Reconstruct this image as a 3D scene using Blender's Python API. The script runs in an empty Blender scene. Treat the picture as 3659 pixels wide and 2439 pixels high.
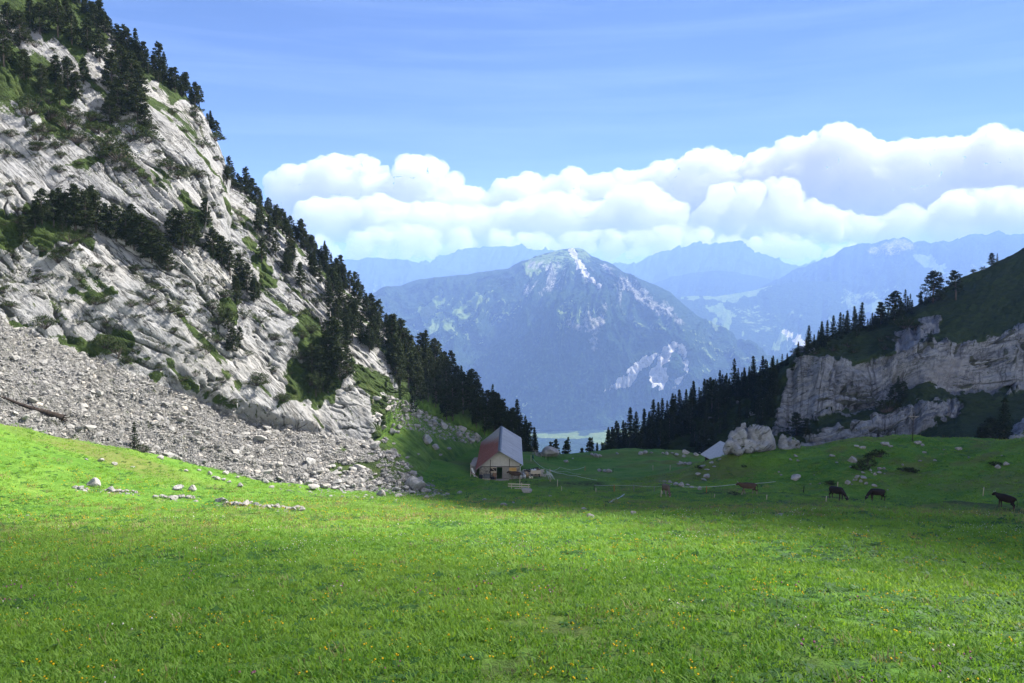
import bpy, bmesh, math, random
import numpy as np
from mathutils import Vector, Matrix
from mathutils.bvhtree import BVHTree

rng = np.random.default_rng(7)
random.seed(7)
scene = bpy.context.scene
COL = scene.collection

# ------------------------------------------------------------------ camera
W, H, FPX = 1024.0, 683.0, 796.0
PITCH = math.radians(3.7)
cam_d = bpy.data.cameras.new("camera")
cam_d.sensor_width = 36.0
cam_d.lens = 36.0 * FPX / W
cam_d.clip_start = 0.1
cam_d.clip_end = 60000.0
cam = bpy.data.objects.new("camera", cam_d)
cam.rotation_euler = (math.pi / 2 - PITCH, 0, 0)
cam.location = (0, 0, 0)
COL.objects.link(cam)
scene.camera = cam

# ------------------------------------------------------------------ light
SUN_AZ, SUN_EL = math.radians(62), math.radians(47)     # azimuth from +Y towards +X
SUN = np.array([math.sin(SUN_AZ) * math.cos(SUN_EL), math.cos(SUN_AZ) * math.cos(SUN_EL), math.sin(SUN_EL)])
world = bpy.data.worlds.new("World")
scene.world = world
world.use_nodes = True
wn = world.node_tree
wn.nodes.clear()
def wnode(t, **kw):
    n = wn.nodes.new(t)
    for k, v in kw.items(): setattr(n, k, v)
    return n
w_out = wnode("ShaderNodeOutputWorld")
w_bg = wnode("ShaderNodeBackground")
w_sky = wnode("ShaderNodeTexSky", sky_type='NISHITA', sun_disc=False, sun_elevation=SUN_EL,
              sun_rotation=SUN_AZ, altitude=1700.0, air_density=1.0, dust_density=0.1, ozone_density=2.0)
# thin high cirrus streaks over the blue
w_tc = wnode("ShaderNodeTexCoord")
w_map = wnode("ShaderNodeMapping")
w_map.inputs['Rotation'].default_value = (0.0, 0.10, 0.35)
w_map.inputs['Scale'].default_value = (1.6, 2.0, 26.0)
w_noise = wnode("ShaderNodeTexNoise")
w_noise.inputs['Scale'].default_value = 1.7
w_noise.inputs['Detail'].default_value = 5.0
w_noise.inputs['Roughness'].default_value = 0.55
w_noise.inputs['Distortion'].default_value = 0.4
w_ramp = wnode("ShaderNodeMapRange")
w_ramp.inputs['From Min'].default_value = 0.44
w_ramp.inputs['From Max'].default_value = 0.78
w_ramp.inputs['To Min'].default_value = 0.0
w_ramp.inputs['To Max'].default_value = 0.13
w_mix = wnode("ShaderNodeMix", data_type='RGBA')
wn.links.new(w_tc.outputs['Generated'], w_map.inputs['Vector'])
wn.links.new(w_map.outputs[0], w_noise.inputs['Vector'])
wn.links.new(w_noise.outputs['Fac'], w_ramp.inputs['Value'])
wn.links.new(w_ramp.outputs[0], w_mix.inputs['Factor'])
wn.links.new(w_sky.outputs[0], w_mix.inputs[6])
w_mix.inputs[7].default_value = (9.0, 10.0, 11.0, 1)
w_tint = wnode("ShaderNodeMix", data_type='RGBA', blend_type='MULTIPLY')
w_tint.inputs['Factor'].default_value = 1.0
w_tint.inputs[7].default_value = (0.60, 0.715, 1.0, 1)
wn.links.new(w_mix.outputs[2], w_tint.inputs[6])
# unseen bright clouds added behind the photographer to lift the shaded fronts
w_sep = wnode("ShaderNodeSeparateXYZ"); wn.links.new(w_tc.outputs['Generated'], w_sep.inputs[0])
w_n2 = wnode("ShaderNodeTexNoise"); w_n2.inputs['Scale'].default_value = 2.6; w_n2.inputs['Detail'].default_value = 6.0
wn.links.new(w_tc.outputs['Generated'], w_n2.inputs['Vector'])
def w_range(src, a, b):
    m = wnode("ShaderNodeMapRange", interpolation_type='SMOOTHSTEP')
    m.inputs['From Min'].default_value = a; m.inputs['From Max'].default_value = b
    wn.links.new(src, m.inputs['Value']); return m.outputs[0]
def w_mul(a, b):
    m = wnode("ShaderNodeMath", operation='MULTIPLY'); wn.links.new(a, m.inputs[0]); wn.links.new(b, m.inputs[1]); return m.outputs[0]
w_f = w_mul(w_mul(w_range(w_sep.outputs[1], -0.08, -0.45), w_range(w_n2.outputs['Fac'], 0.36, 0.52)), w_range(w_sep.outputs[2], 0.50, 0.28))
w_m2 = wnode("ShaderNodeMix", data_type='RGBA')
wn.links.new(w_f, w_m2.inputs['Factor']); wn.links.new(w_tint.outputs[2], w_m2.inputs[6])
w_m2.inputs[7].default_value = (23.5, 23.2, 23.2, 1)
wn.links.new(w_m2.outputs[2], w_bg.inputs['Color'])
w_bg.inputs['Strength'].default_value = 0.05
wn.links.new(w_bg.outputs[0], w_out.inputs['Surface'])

sun_d = bpy.data.lights.new("sun", 'SUN')
sun_d.energy = 5.0
sun_d.angle = math.radians(0.4)
sun_d.color = (1.0, 0.95, 0.87)
sun = bpy.data.objects.new("sun", sun_d)
sun.rotation_euler = Vector(-SUN).to_track_quat('-Z', 'Y').to_euler()
sun.location = (200, 100, 300)
COL.objects.link(sun)

scene.view_settings.view_transform = 'Standard'
scene.view_settings.look = 'None'
scene.view_settings.exposure = 1.7
scene.view_settings.gamma = 1.0
scene.cycles.use_denoising = True
scene.cycles.max_bounces = 14
scene.cycles.diffuse_bounces = 3
scene.cycles.transmission_bounces = 4
scene.cycles.transparent_max_bounces = 8
scene.cycles.volume_bounces = 14
scene.cycles.sample_clamp_indirect = 4.0

# ------------------------------------------------------------------ pixel <-> world
CP, SP = math.cos(PITCH), math.sin(PITCH)
def P(px, py, d):
    """world point seen at pixel (px,py) of the 1024x683 picture, d metres ahead (vectorised)"""
    px, py, d = np.asarray(px, float), np.asarray(py, float), np.asarray(d, float)
    dx, dy = (px - W / 2) / FPX, (H / 2 - py) / FPX
    y = CP + dy * SP
    z = -SP + dy * CP
    return np.stack([dx / y * d, d + 0 * dx, z / y * d], -1)
def project(v):
    v = np.asarray(v, float)
    f = v[..., 1] * CP - v[..., 2] * SP
    u = v[..., 1] * SP + v[..., 2] * CP
    f = np.where(f < 0.01, 0.01, f)
    return W / 2 + v[..., 0] / f * FPX, H / 2 - u / f * FPX

# ------------------------------------------------------------------ noise
def _hash(ix, iy, iz, seed):
    h = (ix * 374761393 + iy * 668265263 + iz * 2147483647 + seed * 974711) & 0xFFFFFFFF
    h = ((h ^ (h >> 13)) * 1274126177) & 0xFFFFFFFF
    h = ((h ^ (h >> 16)) * 2246822519) & 0xFFFFFFFF
    return ((h ^ (h >> 15)) & 0xFFFFFF) / float(0xFFFFFF)
def vnoise(x, y, z=None, seed=0):
    """smooth value noise, about -1..1"""
    x = np.asarray(x, float); y = np.asarray(y, float)
    z = np.zeros_like(x) if z is None else np.asarray(z, float)
    fx, fy, fz = np.floor(x), np.floor(y), np.floor(z)
    ix, iy, iz = fx.astype(np.int64), fy.astype(np.int64), fz.astype(np.int64)
    tx, ty, tz = x - fx, y - fy, z - fz
    s = lambda t: t * t * t * (t * (t * 6 - 15) + 10)
    tx, ty, tz = s(tx), s(ty), s(tz)
    r = 0
    for a in (0, 1):
        wx = tx if a else 1 - tx
        for b in (0, 1):
            wy = ty if b else 1 - ty
            for c in (0, 1):
                wz = tz if c else 1 - tz
                r = r + wx * wy * wz * _hash(ix + a, iy + b, iz + c, seed)
    return r * 2 - 1
def fbm(x, y, z=None, oct=4, seed=0, gain=0.5, lac=2.03):
    a, s, t = 1.0, 0.0, 0.0
    x = np.asarray(x, float); y = np.asarray(y, float)
    z = np.zeros_like(x) if z is None else np.asarray(z, float)
    for o in range(oct):
        s = s + a * vnoise(x, y, z, seed + o * 17)
        t += a; a *= gain
        x, y, z = x * lac + 3.1, y * lac + 7.7, z * lac + 1.3
    return s / t * 1.5
def sstep(a, b, x):
    t = np.clip((x - a) / (b - a), 0, 1)
    return t * t * (3 - 2 * t)
def in_poly(px, py, poly):
    """signed inside test -> distance in pixels (positive inside), vectorised"""
    poly = np.asarray(poly, float)
    n = len(poly)
    inside = np.zeros(px.shape, bool)
    dist = np.full(px.shape, 1e9)
    for i in range(n):
        x0, y0 = poly[i]; x1, y1 = poly[(i + 1) % n]
        c = ((y0 > py) != (y1 > py)) & (px < (x1 - x0) * (py - y0) / ((y1 - y0) if y1 != y0 else 1e-9) + x0)
        inside ^= c
        ex, ey = x1 - x0, y1 - y0
        t = np.clip(((px - x0) * ex + (py - y0) * ey) / (ex * ex + ey * ey + 1e-9), 0, 1)
        dist = np.minimum(dist, np.hypot(px - x0 - t * ex, py - y0 - t * ey))
    return np.where(inside, dist, -dist)
def polymask(px, py, polys, soft=2.0, wob=None):
    m = np.zeros(px.shape)
    for p in polys:
        d = in_poly(px, py, p)
        if wob is not None: d = d + wob
        m = np.maximum(m, sstep(-soft, soft, d))
    return m

# ------------------------------------------------------------------ mesh helpers
def mesh_np(name, verts, faces, smooth=True, attrs=None, uv=None):
    me = bpy.data.meshes.new(name)
    verts = np.ascontiguousarray(verts, dtype=np.float32).reshape(-1, 3)
    if isinstance(faces, np.ndarray):
        k = faces.shape[1]
        idx = np.ascontiguousarray(faces, dtype=np.int32).ravel()
        starts = np.arange(0, len(idx), k, dtype=np.int32)
    else:
        starts = np.cumsum([0] + [len(f) for f in faces[:-1]]).astype(np.int32)
        idx = np.array([i for f in faces for i in f], np.int32)
    me.vertices.add(len(verts)); me.vertices.foreach_set("co", verts.ravel())
    me.loops.add(len(idx)); me.loops.foreach_set("vertex_index", idx)
    me.polygons.add(len(starts)); me.polygons.foreach_set("loop_start", starts)
    me.polygons.foreach_set("use_smooth", np.full(len(starts), smooth))
    me.update(calc_edges=True)
    for k, v in (attrs or {}).items():
        v = np.ascontiguousarray(v, dtype=np.float32)
        if v.ndim > 1 and v.shape[-1] == 3:
            a = me.attributes.new(k, 'FLOAT_VECTOR', 'POINT'); a.data.foreach_set("vector", v.ravel())
        else:
            a = me.attributes.new(k, 'FLOAT', 'POINT'); a.data.foreach_set("value", v.ravel())
    me.validate()
    return me
def grid_faces(nr, nc, flip=False):
    i = np.arange(nr - 1)[:, None] * nc + np.arange(nc - 1)[None, :]
    f = np.stack([i, i + 1, i + nc + 1, i + nc], -1).reshape(-1, 4)
    return f[:, ::-1].copy() if flip else f
def link(name, me, mat=None, parent=None, **props):
    o = bpy.data.objects.new(name, me)
    COL.objects.link(o)
    if mat is not None and me is not None:
        me.materials.clear(); me.materials.append(mat)
    if parent is not None: o.parent = parent
    for k, v in props.items(): o[k] = v
    return o
def thing(name, label, category, loc=(0, 0, 0), rotz=0.0, group=None, scale=None):
    o = bpy.data.objects.new(name, None)
    o.empty_display_size = 0.2
    COL.objects.link(o)
    o.location = Vector(loc); o.rotation_euler = (0, 0, rotz)
    if scale is not None: o.scale = (scale, scale, scale) if np.isscalar(scale) else scale
    o['label'] = label; o['category'] = category
    if group: o['group'] = group
    return o
def dup(root, loc, rotz=0.0, scale=1.0, label=None, group=None, category=None, tilt=(0, 0)):
    """copy of a thing with copies of its parts and sub-parts (mesh data shared)"""
    r = root.copy(); COL.objects.link(r)
    r.location = Vector(loc); r.rotation_euler = (tilt[0], tilt[1], rotz)
    r.scale = (scale, scale, scale) if np.isscalar(scale) else scale
    if label: r['label'] = label
    if group: r['group'] = group
    if category: r['category'] = category
    for ch in root.children:
        c = ch.copy(); COL.objects.link(c); c.parent = r
        for g in ch.children:
            e = g.copy(); COL.objects.link(e); e.parent = c
    return r
def normals_grid(V):
    du = np.gradient(V, axis=1); dv = np.gradient(V, axis=0)
    n = np.cross(du, dv)
    return n / (np.linalg.norm(n, axis=-1, keepdims=True) + 1e-9)
def smooth_axis(A, k, axis):
    for _ in range(k):
        B = A.copy()
        sl = [slice(None)] * A.ndim; s0 = sl.copy(); s1 = sl.copy(); s2 = sl.copy()
        s0[axis] = slice(0, -2); s1[axis] = slice(1, -1); s2[axis] = slice(2, None)
        B[tuple(s1)] = (A[tuple(s0)] + 2 * A[tuple(s1)] + A[tuple(s2)]) / 4
        A = B
    return A
def loft(rows, nu, nseg, smu=6, smv=3, u0=None, u1=None):
    """rows: lists of (u, px, py, d).  Returns grid V[nv,nu,3] plus the v index of every row."""
    us = np.linspace(rows[0][0][0] if u0 is None else u0, rows[0][-1][0] if u1 is None else u1, nu)
    R = []
    for r in rows:
        r = np.array(r, float)
        p = np.stack([np.interp(us, r[:, 0], r[:, k]) for k in (1, 2, 3)], -1)
        w = P(p[:, 0], p[:, 1], p[:, 2])
        R.append(w)
    return loft_world(R, nseg, smu, smv)
def loft_world(R, nseg, smu=6, smv=3):
    R = [smooth_axis(r, smu, 0) for r in R]
    out = []
    for i in range(len(R) - 1):
        t = np.linspace(0, 1, nseg[i], endpoint=False)[:, None, None]
        out.append(R[i][None] * (1 - t) + R[i + 1][None] * t)
    out.append(R[-1][None])
    V = np.concatenate(out, 0)
    if smv: V = smooth_axis(V, smv, 0)
    return V

# ------------------------------------------------------------------ material helper
class MB:
    def __init__(self, name):
        self.m = bpy.data.materials.new(name); self.m.use_nodes = True
        self.t = self.m.node_tree; self.t.nodes.clear()
        self.out = self.t.nodes.new("ShaderNodeOutputMaterial")
    def n(self, typ, ins=None, **kw):
        nd = self.t.nodes.new(typ)
        for k, v in kw.items(): setattr(nd, k, v)
        for k, v in (ins or {}).items(): self.set(nd.inputs[k], v)
        return nd
    def set(self, sock, v):
        if isinstance(v, bpy.types.NodeSocket): self.t.links.new(v, sock)
        elif isinstance(v, bpy.types.Node): self.t.links.new(v.outputs[0], sock)
        else:
            if sock.type == 'RGBA' and len(v) == 3: v = (*v, 1)
            sock.default_value = v
    def attr(self, name): return self.n("ShaderNodeAttribute", attribute_name=name).outputs['Fac']
    def attrv(self, name): return self.n("ShaderNodeAttribute", attribute_name=name).outputs['Vector']
    def obj(self): return self.n("ShaderNodeTexCoord").outputs['Object']
    def mapping(self, vec, scale=(1, 1, 1), rot=(0, 0, 0), loc=(0, 0, 0)):
        return self.n("ShaderNodeMapping", {'Vector': vec, 'Scale': scale, 'Rotation': rot, 'Location': loc}).outputs[0]
    def noise(self, vec, scale=1.0, detail=4.0, rough=0.55, dist=0.0, out='Fac'):
        return self.n("ShaderNodeTexNoise", {'Vector': vec, 'Scale': scale, 'Detail': detail, 'Roughness': rough, 'Distortion': dist}).outputs[out]
    def vor(self, vec, scale=1.0, feature='F1', rand=1.0, out='Distance'):
        return self.n("ShaderNodeTexVoronoi", {'Vector': vec, 'Scale': scale, 'Randomness': rand}, feature=feature).outputs[out]
    def rng(self, v, a, b, c=0.0, d=1.0, smooth=False):
        return self.n("ShaderNodeMapRange", {'Value': v, 'From Min': a, 'From Max': b, 'To Min': c, 'To Max': d},
                      interpolation_type='SMOOTHSTEP' if smooth else 'LINEAR').outputs[0]
    def math(self, op, a, b=0.0, clamp=False):
        nd = self.n("ShaderNodeMath", operation=op, use_clamp=clamp)
        self.set(nd.inputs[0], a); self.set(nd.inputs[1], b)
        return nd.outputs[0]
    def mix(self, f, a, b, mode='MIX'):
        nd = self.n("ShaderNodeMix", data_type='RGBA', blend_type=mode)
        self.set(nd.inputs['Factor'], f); self.set(nd.inputs[6], a); self.set(nd.inputs[7], b)
        return nd.outputs[2]
    def ramp(self, f, stops):
        nd = self.n("ShaderNodeValToRGB", {'Fac': f})
        e = nd.color_ramp.elements
        while len(e) < len(stops): e.new(0.5)
        for i, (p, c) in enumerate(stops):
            e[i].position = p; e[i].color = (*c, 1)
        return nd.outputs[0]
    def bump(self, h, strength=0.5, dist=1.0, normal=None):
        ins = {'Height': h, 'Strength': strength, 'Distance': dist}
        if normal is not None: ins['Normal'] = normal
        return self.n("ShaderNodeBump", ins).outputs[0]
    def bsdf(self, color, rough=0.9, normal=None, spec=0.2, metal=0.0, **kw):
        ins = {'Base Color': color, 'Roughness': rough, 'Metallic': metal, 'Specular IOR Level': spec}
        if normal is not None: ins['Normal'] = normal
        ins.update(kw)
        return self.n("ShaderNodeBsdfPrincipled", ins).outputs[0]
    def done(self, shader=None, volume=None):
        if shader is not None: self.t.links.new(shader, self.out.inputs['Surface'])
        if volume is not None: self.t.links.new(volume, self.out.inputs['Volume'])
        return self.m
def foliage_shader(b, color, rough=0.75, trans=0.35, tint=(1.25, 1.25, 0.7), normal=None):
    p = b.bsdf(color, rough, normal, spec=0.15)
    ins = {'Color': b.mix(1.0, color, tint, 'MULTIPLY')}
    tr = b.n("ShaderNodeBsdfTranslucent", ins).outputs[0]
    return b.n("ShaderNodeMixShader", {0: trans, 1: p, 2: tr}).outputs[0]
# ================================================================== MATERIALS of the land
def mat_rock(name, warm=1.0, vertical=False, lo=(0.14, 0.139, 0.137), hi=(0.270, 0.271, 0.268), scree=True, moss=(0.05, 0.08, 0.018), gscale=1.0):
    b = MB(name)
    st = b.attrv('st')
    pos = b.obj()
    # strata-stretched tone
    n1 = b.noise(b.mapping(st, (0.035, 0.11, 1)), 1.0, 5, 0.6)
    n2 = b.noise(b.mapping(st, (0.16, 1.1, 1)), 1.0, 4, 0.6, 0.6)
    n3 = b.noise(pos, 0.9, 6, 0.65)
    n4 = b.noise(pos, 5.0, 3, 0.6)
    tone = b.math('ADD', b.math('MULTIPLY', n1, 0.75), b.math('MULTIPLY', n2, 0.35))
    tone = b.math('ADD', tone, b.math('MULTIPLY', n3, 0.5))
    col = b.ramp(b.rng(tone, 0.52, 1.08), [(0.0, lo), (0.35, tuple(0.55 * l + 0.45 * h for l, h in zip(lo, hi))), (0.7, hi), (1.0, tuple(min(1, h * 1.12) for h in hi))])
    mo = b.noise(pos, 0.33, 6, 0.7, 0.8)
    col = b.mix(b.rng(mo, 0.50, 0.66, 0, 0.5), col, tuple(0.62 * h for h in hi))
    col = b.mix(b.rng(mo, 0.46, 0.34, 0, 0.45), col, tuple(1.15 * h for h in hi))
    # lichen / water streaks running down the strata
    stk = b.noise(b.mapping(st, (0.7, 0.06, 1)) if vertical else b.mapping(st, (0.09, 1.9, 1)), 1.0, 4, 0.7, 1.2)
    stf = b.rng(stk, 0.54 if vertical else 0.56, 0.62 if vertical else 0.70, 0.0, 0.85 if vertical else 0.28)
    col = b.mix(stf, col, (0.075, 0.075, 0.08))
    # warm ochre patches
    wp = b.rng(b.noise(pos, 0.06, 4, 0.6), 0.46, 0.66, 0.0, 0.4 * warm)
    col = b.mix(wp, col, (0.32, 0.295, 0.25))
    gp = b.rng(b.noise(b.mapping(st, (0.022, 0.045, 1)), 1.0, 4, 0.6), 0.50, 0.62, 0.0, 0.55)
    col = b.mix(gp, col, (0.20, 0.20, 0.205))
    # joints: fine dark seams
    v = b.noise(b.mapping(st, (0.10, 0.62, 1)), 1.0, 5, 0.62, 0.5)
    seam = b.math('MULTIPLY', b.rng(b.math('ABSOLUTE', b.math('SUBTRACT', v, 0.5)), 0.0, 0.022, 1.0, 0.0), b.rng(b.noise(pos, 0.10, 3), 0.42, 0.52))
    v2 = b.noise(b.mapping(st, (0.45, 0.16, 1)), 1.0, 4, 0.6, 0.4)
    seam2 = b.math('MULTIPLY', b.rng(b.math('ABSOLUTE', b.math('SUBTRACT', v2, 0.5)), 0.0, 0.012, 1.0, 0.0), b.rng(b.noise(pos, 0.14, 3), 0.5, 0.58))
    seam = b.math('MAXIMUM', seam, seam2)
    col = b.mix(b.math('MULTIPLY', seam, 0.9), col, (0.035, 0.035, 0.03))
    if scree:
        sc = b.attr('scree')
        vc = b.n("ShaderNodeTexVoronoi", {'Vector': pos, 'Scale': 1.7, 'Randomness': 1.0})
        vb = b.n("ShaderNodeTexVoronoi", {'Vector': pos, 'Scale': 0.8, 'Randomness': 1.0})
        stone = b.ramp(b.n("ShaderNodeSeparateColor", {0: vc.outputs['Color']}).outputs[0],
                       [(0.0, (0.14, 0.136, 0.129)), (0.5, (0.225, 0.217, 0.20)), (1.0, (0.29, 0.28, 0.255))])
        gapf = b.rng(vc.outputs['Distance'], 0.30, 0.62, 0.0, 0.75)
        stone = b.mix(gapf, stone, (0.07, 0.068, 0.062))
        stone = b.mix(b.rng(b.noise(pos, 0.16, 4), 0.45, 0.7, 0, 0.5), stone, (0.22, 0.22, 0.225))
        col = b.mix(sc, col, stone)
    g = b.rng(b.math('ADD', b.attr('grass'), b.math('ADD', b.math('MULTIPLY', b.math('SUBTRACT', n4, 0.5), 0.9), b.math('MULTIPLY', b.math('SUBTRACT', n3, 0.5), 1.1))), 0.50, 0.70)
    ck = b.rng(b.math('ADD', b.attr('crack'), b.math('MULTIPLY', b.math('SUBTRACT', n4, 0.5), 0.7)), 0.35, 0.6)
    col = b.mix(b.math('MULTIPLY', ck, 0.85), col, b.mix(b.rng(n3, .4, .6), (0.035, 0.034, 0.03), (0.045, 0.055, 0.022)))
    tuft = b.noise(b.mapping(st, (0.8, 2.0, 1)), 1.0, 5, 0.72)
    tf = b.math('MULTIPLY', b.rng(tuft, 0.575, 0.61), b.rng(b.noise(b.mapping(st, (0.04, 0.09, 1)), 1.0, 4), 0.42, 0.54))
    col = b.mix(tf, col, b.mix(b.rng(n4, .35, .65), (0.026, 0.036, 0.013), (0.06, 0.075, 0.025)))
    gn = b.noise(pos, 0.35, 5, 0.65)
    gcol = b.ramp(b.rng(b.math('ADD', b.math('MULTIPLY', gn, 0.7), b.math('MULTIPLY', n4, 0.35)), 0.36, 0.70), [(0.0, tuple(m * 0.55 for m in moss)), (0.55, tuple(gscale * c for c in (0.075, 0.125, 0.024))), (1.0, tuple(gscale * c for c in (0.125, 0.15, 0.045)))])
    gcol = b.mix(b.rng(n4, 0.4, 0.7, 0, 0.5), gcol, (0.03, 0.05, 0.012))
    lush = b.ramp(b.rng(gn, 0.3, 0.7), [(0.0, (0.035, 0.075, 0.010)), (0.5, (0.085, 0.16, 0.02)), (1.0, (0.14, 0.21, 0.035))])
    gcol = b.mix(b.attr('lush'), gcol, lush)
    col = b.mix(g, col, gcol)
    h = b.math('ADD', b.math('MULTIPLY', n3, 1.0), b.math('MULTIPLY', n4, 0.22))
    h = b.math('ADD', h, b.math('MULTIPLY', n2, 0.9))
    h = b.math('SUBTRACT', h, b.math('MULTIPLY', seam, 0.5))
    if scree:
        h = b.math('ADD', h, b.math('MULTIPLY', sc, b.math('MULTIPLY', b.rng(vc.outputs['Distance'], 0.1, 0.6, 1.0, 0.0), 0.6)))
        h = b.math('ADD', h, b.math('MULTIPLY', sc, b.math('MULTIPLY', b.rng(vb.outputs['Distance'], 0.1, 0.6, 1.0, 0.0), 0.8)))
    nor = b.bump(h, 0.85, 0.6)
    return b.done(b.bsdf(col, 0.92, nor, spec=0.15))

def mat_grass_ground():
    b = MB("meadow_turf")
    pos = b.obj()
    a = b.noise(pos, 0.055, 5, 0.6)
    c = b.noise(pos, 0.35, 6, 0.65)
    e = b.noise(pos, 2.2, 5, 0.7)
    f = b.noise(pos, 9.0, 3, 0.7)
    mixv = b.math('ADD', b.math('MULTIPLY', a, 0.5), b.math('ADD', b.math('MULTIPLY', c, 0.45), b.math('MULTIPLY', e, 0.45)))
    col = b.ramp(b.rng(mixv, 0.46, 0.94), [(0.0, (0.036, 0.095, 0.011)), (0.4, (0.088, 0.205, 0.022)), (0.72, (0.15, 0.275, 0.036)), (1.0, (0.26, 0.32, 0.075))])
    col = b.mix(b.rng(f, 0.45, 0.75, 0, 0.6), col, (0.02, 0.045, 0.008))
    # dry straw tint and trodden earth come from the land's own map
    col = b.mix(b.math('MULTIPLY', b.attr('dry'), 0.8), col, b.mix(e, (0.19, 0.17, 0.06), (0.10, 0.105, 0.03)))
    dirt = b.math('MULTIPLY', b.attr('dirt'), b.rng(e, 0.35, 0.6))
    col = b.mix(dirt, col, b.mix(f, (0.040, 0.026, 0.016), (0.014, 0.010, 0.007)))
    h = b.math('ADD', b.math('MULTIPLY', c, 0.5), b.math('ADD', b.math('MULTIPLY', e, 0.35), b.math('MULTIPLY', f, 0.12)))
    nor = b.bump(h, 1.0, 0.55)
    return b.done(foliage_shader(b, col, 0.95, 0.12, (1.2, 1.2, 0.6), nor))

def mat_far(name):
    """distant wooded mountain: forest, pasture and bare limestone by the land's own maps"""
    b = MB(name)
    pos = b.obj()
    n = b.noise(pos, 0.012, 5, 0.7)
    nn = b.noise(pos, 0.045, 4, 0.75)
    m = b.noise(pos, 0.0022, 4, 0.6)
    forest = b.ramp(b.rng(nn, 0.3, 0.72), [(0.0, (0.006, 0.013, 0.006)), (0.55, (0.024, 0.048, 0.017)), (1.0, (0.075, 0.115, 0.036))])
    past = b.mix(b.rng(n, 0.35, 0.65), (0.14, 0.22, 0.045), (0.24, 0.30, 0.085))
    rock = b.mix(b.rng(nn, 0.3, 0.7), (0.12, 0.12, 0.10), (0.50, 0.47, 0.42))
    p = b.attr('pasture'); r = b.attr('rock')
    pf = b.math('MULTIPLY', b.math('GREATER_THAN', b.math('ADD', p, b.math('ADD', b.math('MULTIPLY', b.math('SUBTRACT', nn, 0.5), 0.9), b.math('MULTIPLY', b.math('SUBTRACT', n, 0.5), 1.5))), 0.55), 0.85)
    rf = b.rng(b.math('ADD', b.math('MULTIPLY', r, 0.85), b.math('ADD', b.math('MULTIPLY', b.math('SUBTRACT', nn, 0.5), 1.5), b.math('MULTIPLY', b.math('SUBTRACT', n, 0.5), 1.0))), 0.42, 0.85)
    col = b.mix(pf, forest, past)
    col = b.mix(rf, col, rock)
    sf = b.rng(b.math('ADD', b.attr('scar'), b.math('MULTIPLY', b.math('SUBTRACT', nn, 0.5), 1.6)), 0.55, 0.75)
    col = b.mix(sf, col, b.mix(b.rng(nn, .35, .65), (0.38, 0.36, 0.32), (0.82, 0.78, 0.71)))
    nor = b.bump(b.math('ADD', b.math('MULTIPLY', n, 1.2), b.math('MULTIPLY', nn, 0.7)), 1.0, 70.0)
    return b.done(b.bsdf(col, 1.0, nor, spec=0.0))

# ================================================================== MEADOW (thin-plate fit to heights)
def S(y): return -1.7 - 0.243 * y
ctl = []
for px, py, d in [(512, 495, 95), (610, 495, 95), (740, 495, 93), (1000, 507, 73), (880, 501, 88), (850, 503, 86),
                  (0, 421, 80), (60, 436, 85), (130, 448, 90), (220, 470, 97), (300, 484, 101), (372, 492, 104), (440, 494, 105),
                  (100, 460, 75), (0, 450, 64), (200, 485, 80), (330, 500, 80),
                  (490, 480, 129), (520, 479, 129), (525, 468, 142), (470, 466, 142), (550, 474, 138), (600, 478, 125),
                  (600, 453, 190), (560, 455, 180), (680, 453.5, 188), (640, 468, 150), (560, 463, 160),
                  (735, 457, 120), (795, 452, 121), (765, 454, 120), (700, 477, 118), (708, 466, 130), (698, 462, 150), (840, 443, 128), (910, 438, 120), (960, 448, 112), (1024, 441, 105),
                  (870, 474, 100), (800, 480, 103), (1000, 477, 90), (940, 468, 100), (430, 457, 140), (400, 472, 119), (470, 449, 166), (1150, 440, 92), (1150, 520, 62),
                  (-120, 385, 76), (-120, 470, 50)]:
    ctl.append(P(px, py, d))
for y in (-18, 0, 8, 20, 34):
    for k in (-0.9, 0, 0.9):
        ctl.append(np.array([k * (y + 22), y, S(y)]))
ctl.append(np.array([-24, 45, S(45)])); ctl.append(np.array([20, 45, S(45)])); ctl.append(np.array([0, 62, S(62)]))
for w in [(-70, 118, -22), (-50, 135, -34), (-32, 160, -42), (-20, 200, -52), (20, 240, -80), (60, 240, -80), (-20, 260, -90), (45, 160, -37), (65, 165, -42), (90, 160, -38), (110, 130, -34), (120, 60, -14), (150, 200, -60), (-110, 60, -8), (-120, 20, -4), (110, 0, -1)]:
    ctl.append(np.array(w, float))
ctl = np.array(ctl)
def _tps(r2): return 0.5 * r2 * np.log(r2 + 1e-6)
_sc = 40.0
cx, cy = ctl[:, 0] / _sc, ctl[:, 1] / _sc
K = _tps((cx[:, None] - cx[None]) ** 2 + (cy[:, None] - cy[None]) ** 2) + np.eye(len(ctl)) * 0.004
Q = np.stack([np.ones_like(cx), cx, cy], -1)
A = np.block([[K, Q], [Q.T, np.zeros((3, 3))]])
sol = np.linalg.solve(A, np.concatenate([ctl[:, 2], np.zeros(3)]))
def ground_z(x, y):
    x = np.asarray(x, float); y = np.asarray(y, float)
    xs, ys = x / _sc, y / _sc
    z = sol[-3] + sol[-2] * xs + sol[-1] * ys
    for i in range(len(ctl)):
        z = z + sol[i] * _tps((xs - cx[i]) ** 2 + (ys - cy[i]) ** 2)
    far = sstep(8, 70, y)
    z = z + fbm(x / 11, y / 11, oct=3, seed=3) * 0.34 * (0.25 + far) + fbm(x / 2.6, y / 2.6, oct=3, seed=9) * 0.055 * (0.6 + 1.2 * far)
    z = z + np.abs(fbm(x / 5.5, y / 5.5, oct=3, seed=31)) * 0.55 * sstep(14, 34, x) * sstep(86, 100, y)      # hummocks of the knoll
    return z
mx = np.arange(-150, 190.1, 0.62); my = np.arange(-18, 262, 0.62)
GX, GY = np.meshgrid(mx, my)
GZ = np.zeros_like(GX)
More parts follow.
